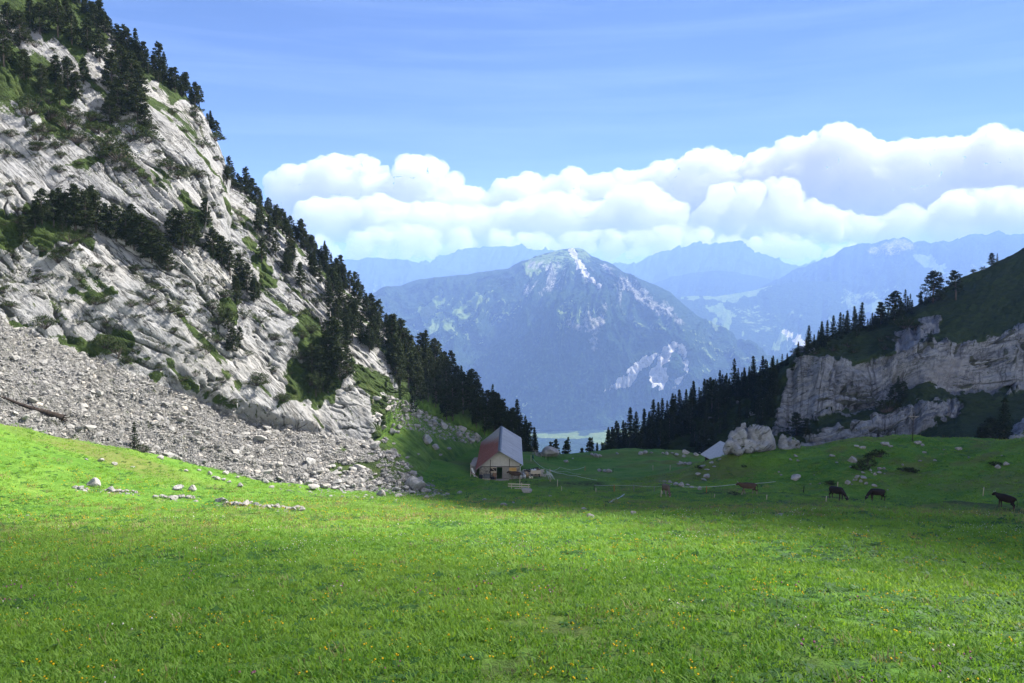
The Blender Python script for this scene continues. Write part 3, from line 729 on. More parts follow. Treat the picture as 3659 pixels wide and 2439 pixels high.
far_mountain("mountain", "faint blue mountain chain partly lost in cloud",
    [(380, 276, 12800), (420, 268, 12800), (440, 260, 12900), (470, 250, 13000), (495, 246, 13000), (520, 247, 13000), (545, 252, 13000), (580, 256, 13000), (610, 264, 13000), (632, 262, 13000), (650, 254, 13000), (668, 249, 13000), (690, 246, 13000), (712, 243.5, 13000), (735, 245, 13000), (752, 251, 13000), (775, 259, 13000), (800, 266, 13000), (860, 268, 13000), (960, 262, 13000)],
    [(360, 300, 11200), (640, 300, 11200), (960, 300, 11200)], 700, 420, 44, 210, 720, rockstreak=0.6)
far_mountain("mountain", "faint blue ridge beside the wooded cliff skyline",
    [(250, 286, 11200), (320, 268, 11300), (350, 260, 11400), (372, 256.5, 11500), (395, 258, 11500), (420, 262, 11500), (448, 268, 11500), (470, 275, 11400), (520, 290, 11000)],
    [(230, 318, 9600), (380, 318, 9600), (540, 318, 9600)], 700, 260, 36, 120, 820, past_noise=0.35)
# valley floor: one sheet out to the horizon
vx = np.concatenate([np.linspace(-30000, -3000, 12), np.linspace(-2500, 3000, 120), np.linspace(3500, 30000, 12)])
vy = np.concatenate([np.linspace(-3000, 1500, 10), np.linspace(1600, 6000, 140), np.linspace(6500, 45000, 16)])
VX, VY = np.meshgrid(vx, vy)
VZ = -735 + fbm(VX / 420, VY / 420, oct=3, seed=900) * 14
vpx, vpy = project(np.stack([VX, VY, VZ], -1))
vp = polymask(vpx, vpy, [[(528, 430), (545, 431), (575, 431), (582, 438), (570, 440), (550, 437), (528, 438)], [(583, 436), (600, 430), (640, 428), (650, 440), (610, 445), (590, 442)]], 2, fbm(VX / 90, VY / 90, oct=2, seed=905) * 2)
link("ground", mesh_np("valley_ground", np.stack([VX, VY, VZ], -1), grid_faces(*VX.shape), attrs={'pasture': vp, 'rock': 0 * vp}), M_FAR, kind='structure')['label'] = "valley floor far below with pale green fields"
# ================================================================== CLOUDS
def lumpy(name, balls, voxel, amp, seed, res=3):
    """a union of balls, remeshed and roughened into a cauliflower cloud"""
    V, Fc, off = [], [], 0
    bm = bmesh.new(); bmesh.ops.create_icosphere(bm, subdivisions=res, radius=1.0)
    sv = np.array([v.co[:] for v in bm.verts]); sf = np.array([[v.index for v in f.verts] for f in bm.faces]); bm.free()
    for (c, r) in balls:
        V.append(sv * np.asarray(r) + np.asarray(c)); Fc.append(sf + off); off += len(sv)
    me = mesh_np("tmp", np.concatenate(V), np.concatenate(Fc))
    ob = bpy.data.objects.new("tmp", me); COL.objects.link(ob)
    md = ob.modifiers.new("r", 'REMESH'); md.mode = 'VOXEL'; md.voxel_size = voxel
    dg = bpy.context.evaluated_depsgraph_get()
    ev = ob.evaluated_get(dg); m2 = ev.to_mesh()
    co = np.empty(len(m2.vertices) * 3, np.float32); m2.vertices.foreach_get("co", co); co = co.reshape(-1, 3).astype(float)
    no = np.empty(len(m2.vertices) * 3, np.float32); m2.vertices.foreach_get("normal", no); no = no.reshape(-1, 3)
    fc = [list(p.vertices) for p in m2.polygons]
    ev.to_mesh_clear(); bpy.data.objects.remove(ob); bpy.data.meshes.remove(me)
    s = amp * 3.2
    d = 0
    for k, a in ((1.0, 1.0), (2.3, 0.65), (5.2, 0.42), (10.5, 0.2)):
        n = vnoise(co[:, 0] / s * k, co[:, 1] / s * k, co[:, 2] / s * k, seed)
        d = d + a * (1 - 2 * np.abs(n))
    co = co + no * (d * amp * 0.55)[:, None]
    return mesh_np(name, co, fc)
def mat_cloud(name, density):
    b = MB(name)
    v = b.n("ShaderNodeVolumePrincipled", {'Color': (0.815, 0.815, 0.85), 'Density': density, 'Anisotropy': 0.0}).outputs[0]
    return b.done(None, v)
crng = np.random.default_rng(5)
# tops of the cumulus bank, picture columns against height, and its base
ctops = np.array([(278, 176), (290, 165), (312, 164), (330, 156), (345, 158), (358, 154), (375, 160), (388, 180), (398, 165), (412, 153), (428, 158), (438, 156), (450, 172), (462, 186), (480, 192), (492, 200), (503, 178), (520, 178), (535, 174), (548, 184), (560, 172), (575, 166), (584, 178), (600, 176), (620, 170), (640, 172), (655, 164), (680, 160), (692, 152), (708, 146), (722, 152), (740, 158), (755, 152), (770, 150), (785, 138), (800, 140), (815, 132), (835, 126), (850, 126), (868, 140), (885, 146), (905, 140), (930, 140), (952, 138), (965, 142), (985, 128), (1002, 124), (1015, 138), (1040, 132), (1090, 128)], float)
balls = []
def cpt(px, py, d): return P(px, py, d)
def cumulus_row(x0, x1, step, dist, top_of, base_of, rmin, rmax, keep=1.0):
    for px in np.arange(x0, x1, step):
        if crng.uniform() > keep: continue
        top, base = top_of(px), base_of(px)
        r0 = crng.uniform(rmin, rmax); y = top + r0; k = 0
        while y < base:
            d = dist + crng.uniform(-350, 350)
            r = r0 * (1.0 + 0.012 * (y - top)) * crng.uniform(0.8, 1.2)
            R = r * d / FPX
            balls.append((cpt(px + crng.uniform(-5, 5), y, d), (R * 1.15, R * 1.15, R * 0.95)))
            y += r * crng.uniform(0.7, 1.15); k += 1
top0 = lambda px: float(np.interp(px, ctops[:, 0], ctops[:, 1]))
cumulus_row(282, 1100, 8.0, 18800, top0, lambda px: float(np.interp(px, [270, 420, 700, 1024], [216, 226, 222, 212])), 5, 12)
hump = lambda px, s, a, b0: b0 + a * float(vnoise(np.array([px / s]), np.array([s]), seed=int(s)))
cumulus_row(300, 1100, 8.0, 16900, lambda px: max(top0(px) + 14, hump(px, 46, 22, 196)), lambda px: float(np.interp(px, [270, 420, 700, 1024], [234, 242, 240, 232])), 5, 11, 0.9)
cumulus_row(290, 760, 8.0, 15500, lambda px: hump(px, 37, 8, 233), lambda px: 255.0, 4, 7.5, 0.85)
cumulus_row(720, 1000, 8.0, 15500, lambda px: hump(px, 41, 7, 240), lambda px: 256.0, 3.5, 6.5, 0.85)
bank = link("clouds", lumpy("clouds", balls, 38.0, 74.0, 3, 2), mat_cloud("cumulus_white", 0.0029), kind='stuff')
bank['label'] = "bank of white cumulus clouds over the far mountains"; bank['category'] = "clouds"
# the cloud drifting over the pasture: its shadow lies on the far half of the meadow
shade = [(10, 14.0), (9, 28), (5, 46), (-5, 57), (-10, 84), (-14, 108), (-22, 128), (-36, 160), (-64, 260), (40, 520), (330, 620), (620, 420), (520, 120), (250, -60), (90, -40), (30, -8)]
def drifting_cloud(shade, HC, up, low, power, density, label, mname):
    zref = np.array([float(ground_z(np.clip(x, -100, 150), np.clip(y, -10, 200))) for x, y in shade])
    sv = np.array([(x + SUN[0] * (HC - z) / SUN[2], y + SUN[1] * (HC - z) / SUN[2]) for (x, y), z in zip(shade, zref)])
    m_ = 220
    seg = np.concatenate([[0], np.cumsum(np.linalg.norm(np.diff(np.vstack([sv, sv[:1]]), axis=0), axis=1))])
    tt = np.linspace(0, seg[-1], m_, endpoint=False)
    ox = np.interp(tt, seg, np.append(sv[:, 0], sv[0, 0])); oy = np.interp(tt, seg, np.append(sv[:, 1], sv[0, 1]))
    cxx, cyy = ox.mean(), oy.mean()
    rings = 26; CV = []
    for side in (1, -1):
        for k in range(rings):
            f = math.cos(math.pi / 2 * k / (rings - 1))           # 1 at the rim .. 0 at the middle
            hgt = math.sin(math.pi / 2 * k / (rings - 1)) ** power
            x = cxx + (ox - cxx) * f; y = cyy + (oy - cyy) * f
            z = HC + side * hgt * (up if side > 0 else low) + side * hgt * up * 0.2 * fbm(x / 60, y / 60, oct=4, seed=6)
            CV.append(np.stack([x, y, z], -1))
    CV = np.array(CV)
    ii = np.arange(m_); jj = (ii + 1) % m_; fcs = []
    for side in (0, 1):
        for k in range(rings - 1):
            a = (side * rings + k) * m_; c = (side * rings + k + 1) * m_
            q4 = np.stack([a + ii, a + jj, c + jj, c + ii], -1)
            fcs.append(q4 if side == 0 else q4[:, ::-1])
    a, c = 0, rings * m_
    fcs.append(np.stack([a + jj, a + ii, c + ii, c + jj], -1))
    FC = np.concatenate(fcs); VV = CV.reshape(-1, 3) - CV.reshape(-1, 3).mean(0)
    if np.sum(np.cross(VV[FC[:, 0]], VV[FC[:, 1]]) * VV[FC[:, 2]]) < 0: FC = FC[:, ::-1].copy()   # faces look outwards
    o = link("clouds", mesh_np("drifting_cloud", CV, FC), mat_cloud(mname, density), kind='stuff')
    o['label'] = label; o['category'] = "clouds"
drifting_cloud(shade, 800.0, 18, 7, 0.5, 0.26, "flat based cloud high above the pasture", "thin_cloud")
drifting_cloud([(-60, 46), (-34, 40), (-14, 30), (2, 19), (8, 9), (10, 2), (6, -30), (-30, -40), (-70, -20), (-80, 20)], 900.0, 9, 4, 1.0, 0.11, "added unseen veil of cloud dimming the near slope", "added_veil_cloud")  # out-of-view veil, added to dim the sun on the near grass

# ================================================================== HAZE
hb = MB("valley_haze")
HAZE = hb.done(None, hb.n("ShaderNodeVolumePrincipled", {'Color': (0.35, 0.55, 1.0), 'Density': 0.95e-4, 'Anisotropy': 0.0}).outputs[0])
hx, hy0, hy1, hz0, hz1 = 16000, -400, 14300, -760, 740
hv = np.array([(x, y, z) for x in (-hx, hx) for y in (hy0, hy1) for z in (hz0, hz1)], float)
hf = [[0, 1, 3, 2], [4, 6, 7, 5], [0, 4, 5, 1], [2, 3, 7, 6], [0, 2, 6, 4], [1, 5, 7, 3]]
haze = link("haze", mesh_np("haze", hv, hf, smooth=False), HAZE, kind='stuff')
# ================================================================== standing points on the land
def bvh_of(o):
    me = o.data
    n = len(me.vertices); co = np.empty(n * 3, np.float32); me.vertices.foreach_get("co", co)
    fl = np.empty(len(me.loops), np.int32); me.loops.foreach_get("vertex_index", fl)
    return BVHTree.FromPolygons(co.reshape(-1, 3).tolist(), fl.reshape(-1, 4).tolist())
BV = {'meadow': bvh_of(meadow), 'left': bvh_of(left_mountain), 'right': bvh_of(right_hill)}
ORIG = Vector((0, 0, 0))
def hit(px, py, down=0, only=None):
    """first land point seen at that pixel (searching a little downwards when the sky is met)"""
    for k in range(int(down) + 1):
        dv = Vector(P(px, py + k, 1.0)).normalized()
        best = None
        for nme, bv in BV.items():
            if only and nme not in only: continue
            loc, no, _, dist = bv.ray_cast(ORIG, dv, 3000)
            if loc is not None and (best is None or dist < best[1]): best = (loc, dist, no, nme)
        if best: return best[0], best[2], best[3]
    return None
def drop(x, y, only=None):
    best = None
    for nme, bv in BV.items():
        if only and nme not in only: continue
        loc, no, _, dist = bv.ray_cast(Vector((x, y, 400)), Vector((0, 0, -1)), 1500)
        if loc is not None and (best is None or loc.z > best.z): best = loc
    return best
def ppm(pt): return pt[1] * CP - pt[2] * SP          # depth along the view axis
def px2m(pt, n): return n * ppm(pt) / FPX

# ================================================================== TREES
def mat_needles(name, a, c, tr=0.22):
    b = MB(name)
    oi = b.n("ShaderNodeObjectInfo").outputs['Random']
    n = b.noise(b.obj(), 0.9, 3, 0.6)
    col = b.mix(b.rng(n, 0.3, 0.7), a, c)
    col = b.mix(b.math('MULTIPLY', oi, 0.6), col, (0.028, 0.036, 0.013))
    return b.done(foliage_shader(b, col, 0.8, tr, (1.2, 1.25, 0.6)))
def mat_simple(name, c1, c2, scale=3.0, rough=0.9, bump=0.3, stretch=(1, 1, 1), metal=0.0, spec=0.2):
    b = MB(name)
    v = b.mapping(b.obj(), stretch)
    n = b.noise(v, scale, 5, 0.65)
    col = b.mix(b.rng(n, 0.3, 0.7), c1, c2)
    return b.done(b.bsdf(col, rough, b.bump(n, bump, 0.05), spec=spec, metal=metal))
M_SPRUCE = mat_needles("spruce_needles", (0.007, 0.013, 0.005), (0.022, 0.037, 0.013), 0.12)
M_PINE = mat_needles("pine_needles", (0.009, 0.015, 0.006), (0.032, 0.046, 0.015), 0.18)
M_BUSH = mat_needles("dwarf_pine_needles", (0.016, 0.028, 0.010), (0.046, 0.066, 0.021), 0.2)
M_BARK = mat_simple("conifer_bark", (0.045, 0.035, 0.03), (0.13, 0.11, 0.095), 6, 0.95, 0.6, (1, 1, 0.25))
M_DEAD = mat_simple("dead_wood", (0.16, 0.15, 0.14), (0.33, 0.31, 0.29), 6, 0.9, 0.5, (1, 1, 0.2))

def cards(cent, size, rg, up=0.3, aspect=0.5):
    """small pointed needle sprays (two-triangle kites) scattered at the given centres"""
    n = len(cent)
    d = rg.normal(size=(n, 3)); d[:, 2] = d[:, 2] * 0.6 + up; d /= np.linalg.norm(d, axis=1, keepdims=True)
    o = rg.normal(size=(n, 3)); o -= (o * d).sum(1, keepdims=True) * d; o /= np.linalg.norm(o, axis=1, keepdims=True)
    L = size * rg.uniform(0.7, 1.35, n)[:, None]; w = L * aspect
    a = cent - d * L * 0.5; t = cent + d * L * 0.6; m1 = cent + o * w * 0.5; m2 = cent - o * w * 0.5
    V = np.stack([a, m1, t, m2], 1).reshape(-1, 3)
    F = np.arange(n * 4).reshape(n, 4)
    return V, F
def tube(pts, radii, sides=6):
    pts = np.asarray(pts, float); V, F = [], []
    n = len(pts)
    for i in range(n):
        t = pts[min(i + 1, n - 1)] - pts[max(i - 1, 0)]; t = t / (np.linalg.norm(t) + 1e-9)
        a = np.cross(t, [0.31, 0.95, 0.02]); a /= np.linalg.norm(a) + 1e-9; c = np.cross(t, a)
        for k in range(sides):
            th = 2 * math.pi * k / sides
            V.append(pts[i] + radii[i] * (math.cos(th) * a + math.sin(th) * c))
    for i in range(n - 1):
        for k in range(sides):
            k2 = (k + 1) % sides
            F.append([i * sides + k, i * sides + k2, (i + 1) * sides + k2, (i + 1) * sides + k])
    F.append(list(range(sides))[::-1]); F.append([(n - 1) * sides + k for k in range(sides)])
    return np.array(V), F
class Acc:
    def __init__(s): s.V, s.F, s.n = [], [], 0
    def add(s, V, F):
        s.V.append(np.asarray(V, float)); s.F += [[int(i) + s.n for i in f] for f in F]; s.n += len(V)
    def box(s, c, size, rot=None, bev=0.0):
        x, y, z = np.array(size) / 2
        v = np.array([(a * x, b_ * y, c_ * z) for a in (-1, 1) for b_ in (-1, 1) for c_ in (-1, 1)])
        if rot is not None: v = v @ np.array(rot).T
        s.add(v + np.array(c), [[0, 1, 3, 2], [4, 6, 7, 5], [0, 4, 5, 1], [2, 3, 7, 6], [0, 2, 6, 4], [1, 5, 7, 3]])
        return s
    def beam(s, p, q, w, h, up=(0, 0, 1)):
        p, q = np.array(p, float), np.array(q, float); t = q - p; L = np.linalg.norm(t); t /= L
        u = np.array(up, float); u -= t * (u @ t)
        if np.linalg.norm(u) < 1e-6: u = np.array([1.0, 0, 0]) - t * t[0]
        u /= np.linalg.norm(u); o = np.cross(t, u)
        return s.box((p + q) / 2, (L, w, h), np.stack([t, o, u], 1))
    def tube(s, pts, r, sides=8):
        if np.isscalar(r): r = [r] * len(pts)
        s.add(*tube(pts, r, sides)); return s
    def mesh(s, name, smooth=False): return mesh_np(name, np.concatenate(s.V), s.F, smooth)
def spruce_mesh(h, seed, R=0.17, bare=0.06, dens=1.0, thin=1.0):
    rg = np.random.default_rng(seed); C = []
    nw = int(24 * dens)
    for i in range(nw):
        f = bare + (1 - bare) * (i + rg.uniform(0, 0.6)) / nw
        z = f * h
        L0 = (R * h * (1 - f) ** 0.85 + 0.018 * h) * rg.uniform(0.75, 1.15)
        nb = int(rg.integers(6, 9) * thin)
        th0 = rg.uniform(0, 6.3)
        for k in range(nb):
            th = th0 + 6.283 * k / nb + rg.normal(0, 0.2)
            L = L0 * rg.uniform(0.6, 1.12)
            m = max(3, int(L / (0.022 * h)))
            s = np.linspace(0.12, 1, m)
            dz = -0.30 * L * s + 0.16 * L * s ** 2.5 - 0.05 * L
            x = np.cos(th) * L * s; y = np.sin(th) * L * s
            base = np.stack([x, y, z + dz], -1)
            for rep in range(2):
                C.append(base + rg.normal(0, 0.008 * h, base.shape) * np.array([1, 1, 1.1]))
    C.append(np.stack([rg.normal(0, .003 * h, 14), rg.normal(0, .003 * h, 14), np.linspace(0.93, 1.0, 14) * h], -1))
    C = np.concatenate(C)
    V, F = cards(C, 0.046 * h, rg, up=-0.15, aspect=0.6)
    crown = mesh_np("spruce_crown", V, F, False)
    tv, tf = tube([(0, 0, -0.05 * h), (0, 0, 0.3 * h), (0, 0, 0.7 * h), (0, 0, 0.97 * h)], [0.016 * h, 0.013 * h, 0.007 * h, 0.002 * h], 7)
    return crown, mesh_np("trunk", tv, tf, True)
def pine_mesh(h, seed, nclump=34, bare=0.22, R=0.20, lean=0.0, ragged=0.35):
    rg = np.random.default_rng(seed); C = []; acc = Acc()
    bend = np.array([lean * h, rg.normal(0, 0.02) * h, 0])
    spine = lambda f: np.array([bend[0] * f ** 2, bend[1] * f ** 2, f * h])
    acc.tube([spine(f) - (np.array([0, 0, 0.05 * h]) if f == 0 else 0) for f in (0, .25, .5, .75, .95)], [0.021 * h, .017 * h, .013 * h, .008 * h, .003 * h], 7)
    for i in range(nclump):
        f = bare + (1 - bare) * (i + rg.uniform(0, 1)) / nclump
        prof = (1 - f) ** 0.55 * min(1.0, (f - bare + 0.12) * 5)
        r = R * h * (prof + 0.10) * rg.uniform(1 - ragged, 1.15)
        th = i * 2.4 + rg.normal(0, 0.5)
        p0 = spine(max(0.1, f - 0.05)); c = spine(f) + np.array([math.cos(th) * r, math.sin(th) * r, rg.uniform(-0.02, 0.03) * h])
        acc.tube([p0, (p0 + c) / 2 + np.array([0, 0, -0.01 * h]), c], [.006 * h, .004 * h, .002 * h], 4)
        cr = h * rg.uniform(0.05, 0.085) * (0.75 + 0.5 * (1 - f))
        m = 44
        q = rg.normal(size=(m, 3)); q /= np.linalg.norm(q, axis=1, keepdims=True)
        q = q * rg.uniform(0.35, 1.0, (m, 1)) * cr * np.array([1.15, 1.15, 0.72])
        C.append(c + q)
        mid = (spine(f) + c) / 2
        C.append(mid + rg.normal(0, cr * 0.45, (14, 3)))
    V, F = cards(np.concatenate(C), 0.042 * h, rg, up=0.35, aspect=0.6)
    return mesh_np("pine_crown", V, F, False), acc.mesh("trunk", True)
def bush_mesh(h, seed, n=20):
    rg = np.random.default_rng(seed); C = []; acc = Acc()
    for i in range(n):
        th = rg.uniform(0, 6.28); r = h * 0.85 * math.sqrt(rg.uniform(0, 1)); z = h * (0.14 + 0.72 * (1 - (r / h) ** 2) * rg.uniform(0.15, 1))
        c = np.array([math.cos(th) * r, math.sin(th) * r, z])
        acc.tube([(0, 0, -0.15 * h), c * [0.5, 0.5, 0.35], c], [.03 * h, .02 * h, .008 * h], 4)
        q = rg.normal(size=(40, 3)); q /= np.linalg.norm(q, axis=1, keepdims=True)
        C.append(c + q * rg.uniform(.3, 1, (40, 1)) * h * rg.uniform(0.2, 0.32) * np.array([1, 1, .8]))
    V, F = cards(np.concatenate(C), 0.11 * h, rg, up=0.6, aspect=0.4)
    return mesh_np("shrub_foliage", V, F, False), acc.mesh("stem", True)
class Kind:
    """a proto of each tree kind; the first placing uses the proto, later ones copy it"""
    def __init__(s, name, cat, meshes, h, mat, crown='crown', stem='trunk'):
        s.name, s.cat, s.h, s.mat, s.meshes, s.used = name, cat, h, mat, meshes, [None] * len(meshes)
        s.crown, s.stem = crown, stem
    def put(s, loc, height, label, group, var=None, rot=None, tilt=(0, 0), wide=1.0):
        v = int(rng.integers(len(s.meshes))) if var is None else var % len(s.meshes)
        rot = float(rng.uniform(0, 6.28)) if rot is None else rot
        k = height / s.h
        if s.used[v] is None:
            t = thing(s.name, label, s.cat, loc, rot, group)
            link(s.crown, s.meshes[v][0], s.mat, t); link(s.stem, s.meshes[v][1], M_BARK, t)
            t.rotation_euler = (tilt[0], tilt[1], rot); t.scale = (k * wide, k * wide, k)
            s.used[v] = t; return t
        return dup(s.used[v], loc, rot, (k * wide, k * wide, k), label, group, tilt=tilt)
K_SPRUCE = Kind("spruce_tree", "tree", [spruce_mesh(10, 1, .225), spruce_mesh(10, 2, .205), spruce_mesh(10, 3, .25, .03), spruce_mesh(10, 4, .185, .1, .9), spruce_mesh(10, 5, .2, .08, .8, .75)], 10, M_SPRUCE)
K_PINE = Kind("pine_tree", "tree", [pine_mesh(8, 11), pine_mesh(8, 12, 40, .15, .22), pine_mesh(8, 13, 30, .3, .18, .06), pine_mesh(8, 14, 44, .1, .17), pine_mesh(8, 15, 26, .34, .24, -.05, .5), pine_mesh(8, 16, 46, .08, .25)], 8, M_PINE)
K_BUSH = Kind("shrub", "shrub", [bush_mesh(1.5, 21), bush_mesh(1.5, 22, 26), bush_mesh(1.5, 23, 15), bush_mesh(1.5, 24, 30)], 1.5, M_BUSH, 'foliage', 'stem')
def plant(kind, px, py, hpx, label, group, down=10, only=None, sink=0.03, **kw):
    r = hit(px, py, down, only)
    if r is None: return None
    loc = r[0]
    hm = px2m(loc, hpx * (1.1 if r[2] == 'left' else 1.06))
    if kind is K_PINE: kw['wide'] = kw.get('wide', 1.0) * 1.15
    return kind.put(loc - Vector((0, 0, sink * hm)), hm, label, group, **kw)

# --- crest of the limestone mountainside
crest_named = [(98, 24, 21, 'K', "dark pine spire high on the crest, beside the uppermost one in view"),
    (136, 63, 32, 'S', "tall pointed spruce standing highest above the upper crest, before a lone feathery pine"),
    (159, 68, 26, 'P', "feathery lone pine on the crest just below the tall pointed spruce"),
    (217, 118, 11, 'L', "small pine leaning out over the rock nose on the crest"),
    (229, 163, 17, 'P', "thin see-through pine rooted just under the rock nose"),
    (246, 181, 20, 'P', "wide topped pine on the crest, second below the rock nose"),
    (435, 366, 25, 'S', "slender spruce spire rising above the lower wooded crest"),
    (451, 375, 26, 'P', "broad dark pine next to the slender spruce spire on the lower crest"),
    (517, 428, 31, 'S', "dark spruce tip at the very end of the wooded crest beyond the barn")]
for px, py, h, k, lab in crest_named:
    kd = K_SPRUCE if k == 'S' else K_PINE
    plant(kd, px, py, h, lab, None, 16, ('left',), var={'K': 3, 'S': 0, 'P': 0, 'L': 4}[k])
skyx = np.concatenate([np.arange(66, 225, 2.7), np.arange(225, 345, 2.2), np.arange(345, 536, 3.6)])
cr = np.array(crest, float)
G_CREST = "pines and spruces lining the crest of the limestone mountain"
L_UP = "dark pine in the ragged row along the upper limestone crest"
L_MID = "dark pine in the thick row along the crest between rock nose and forest"
L_LOW = "dark conifer on the skyline of the wooded crest above the barn"
for px in skyx:
    px = px + rng.uniform(-2, 2)
    j = np.searchsorted(cr[:, 1], px)
    py = np.interp(px, cr[:, 1], cr[:, 2])
    if 196 < px < 226 and rng.uniform() < 0.75: continue
    hh = rng.uniform(10, 25) if px < 200 else (rng.uniform(8, 19) if px < 300 else rng.uniform(11, 25))
    lab = L_UP if px < 222 else (L_MID if px < 345 else L_LOW)
    plant(K_PINE if rng.uniform() < (0.72 if px < 400 else 0.5) else K_SPRUCE, px, py + rng.uniform(0, 9), hh, lab, G_CREST, 16, ('left',))
def rand_in(poly, n, rg, mind=3.0):
    poly = np.array(poly, float); lo, hi = poly.min(0), poly.max(0); out = []
    for _ in range(n * 60):
        if len(out) >= n: break
        p = rg.uniform(lo, hi)
        if in_poly(np.array([p[0]]), np.array([p[1]]), poly)[0] > 0 and all((p[0] - a) ** 2 + (p[1] - c) ** 2 > mind ** 2 for a, c in out): out.append(p)
    return out
forest_rg = np.random.default_rng(44)
for poly, n, hr, lab in [
    ([(250, 206), (300, 246), (340, 285), (345, 300), (318, 282), (285, 262), (258, 226)], 20, (14, 24), "dark pine crowding the rock just under the crest between nose and gully"),
    ([(318, 282), (346, 292), (378, 330), (400, 345), (392, 360), (372, 356), (350, 348), (334, 336), (326, 310)], 26, (18, 30), "dark conifer in the dense wood right above the green gully"),
    ([(395, 348), (440, 375), (480, 405), (500, 420), (505, 440), (488, 436), (462, 428), (436, 418), (415, 402), (398, 386), (388, 366)], 52, (22, 40), "dark conifer in the dense wood above the boulder field"),
    ([(498, 418), (536, 450), (534, 458), (510, 450), (500, 440)], 14, (18, 30), "dark conifer in the last clump of wood behind the barn roof")]:
    for p in rand_in(poly, n, forest_rg, 3.2):
        plant(K_PINE if forest_rg.uniform() < 0.6 else K_SPRUCE, p[0], p[1], forest_rg.uniform(*hr), lab, "conifers of the wood on the dark flank", 4, ('left',))
# --- pines and shrubs on the rock face
face = [  # cluster label, members (px, base py, height px, kind)
 ("dark bushy pine in the patch at the very top of the rock face", [(8, 36, 30, 'P'), (20, 42, 28, 'P'), (40, 34, 28, 'P'), (58, 36, 32, 'P'), (72, 44, 30, 'P'), (88, 52, 30, 'P'), (100, 62, 30, 'P'), (116, 68, 24, 'P'), (30, 22, 22, 'P'), (50, 18, 20, 'P'), (66, 22, 22, 'P'), (4, 66, 36, 'P')]),
 ("dark pine in the thicket on the upper rock face above the first ledge", [(24, 78, 26, 'P'), (42, 92, 26, 'P'), (56, 84, 26, 'P'), (68, 88, 28, 'P'), (76, 100, 26, 'P'), (60, 104, 22, 'P'), (84, 82, 22, 'P'), (34, 108, 20, 'B'), (50, 118, 18, 'B'), (28, 114, 18, 'B')]),
 ("blackish pine in the large dark clump beside the smooth upper slab", [(112, 92, 36, 'P'), (122, 84, 34, 'P'), (132, 92, 36, 'P'), (140, 102, 34, 'P'), (128, 112, 36, 'P'), (118, 118, 34, 'P'), (138, 122, 34, 'P'), (146, 132, 26, 'P'), (110, 124, 26, 'P'), (134, 136, 22, 'B'), (148, 142, 18, 'B')]),
 ("low green dwarf pine on the ledges under the dark upper clump", [(68, 128, 20, 'B'), (78, 142, 18, 'B'), (98, 132, 16, 'B'), (108, 148, 22, 'B'), (118, 160, 22, 'B'), (124, 168, 16, 'B'), (102, 156, 18, 'B'), (38, 140, 16, 'B'), (36, 150, 14, 'B'), (44, 132, 14, 'B'), (90, 120, 14, 'B')]),
 ("small dark shrub on the smooth pale slab under the crest", [(173, 112, 7, 'B'), (194, 118, 9, 'B'), (198, 125, 9, 'B'), (186, 132, 5, 'B'), (171, 169, 14, 'B'), (177, 178, 14, 'B'), (164, 164, 10, 'B'), (134, 170, 10, 'B'), (145, 178, 9, 'B'), (214, 140, 12, 'B')]),
 ("green pine in the belt of trees across the middle of the rock face", [(42, 222, 30, 'P'), (54, 226, 32, 'P'), (66, 226, 30, 'P'), (76, 228, 40, 'P'), (86, 230, 36, 'P'), (96, 232, 36, 'P'), (106, 236, 30, 'P'), (116, 240, 32, 'P'), (126, 244, 30, 'P'), (134, 250, 34, 'P'), (143, 254, 36, 'P'), (152, 260, 36, 'P'), (160, 266, 32, 'P'), (168, 271, 26, 'P'), (174, 246, 34, 'P'), (183, 250, 36, 'P'), (192, 246, 32, 'P'), (60, 214, 24, 'P'), (92, 216, 28, 'P'), (132, 230, 24, 'P')]),
 ("dark pine climbing the ribbed rock between the face and the gully", [(205, 226, 26, 'P'), (213, 256, 26, 'P'), (222, 266, 28, 'P'), (230, 276, 28, 'P'), (240, 284, 28, 'P'), (247, 292, 26, 'P'), (236, 300, 22, 'P'), (254, 302, 22, 'P'), (262, 262, 22, 'P'), (270, 240, 22, 'P'), (258, 232, 20, 'P'), (276, 256, 20, 'P'), (288, 272, 22, 'P'), (300, 286, 22, 'P'), (212, 308, 14, 'B'), (222, 318, 18, 'B'), (228, 330, 20, 'P'), (216, 324, 16, 'B'), (233, 352, 22, 'P'), (240, 344, 16, 'P'), (206, 354, 14, 'B'), (200, 350, 10, 'B'), (244, 318, 14, 'B')]),
 ("dark pine beside the steep green gully", [(312, 372, 26, 'P'), (320, 382, 34, 'P'), (328, 392, 30, 'P'), (316, 396, 24, 'P'), (334, 372, 50, 'P'), (340, 380, 30, 'P'), (347, 376, 26, 'P'), (310, 384, 18, 'B'), (300, 358, 14, 'B'), (326, 346, 24, 'P'), (336, 352, 30, 'P')]),
]
for lab, mem in face:
    for (px, py, h, k) in mem:
        if k == 'P' and rng.uniform() < .40: plant(K_PINE, px + rng.uniform(-7, 7), py + rng.uniform(-6, 6), h * rng.uniform(.45, .8), lab, lab.replace("pine", "pines", 1), 6, ('left',), var=int(rng.choice([1, 3, 5])))
        if k == 'P': plant(K_PINE, px, py, h, lab, lab.replace("pine", "pines", 1), 6, ('left',), var=int(rng.choice([1, 3, 5, 0])))
        else: plant(K_BUSH, px, py, h * 0.72, lab, lab.replace("pine", "pines", 1), 6, ('left',), wide=1.15)
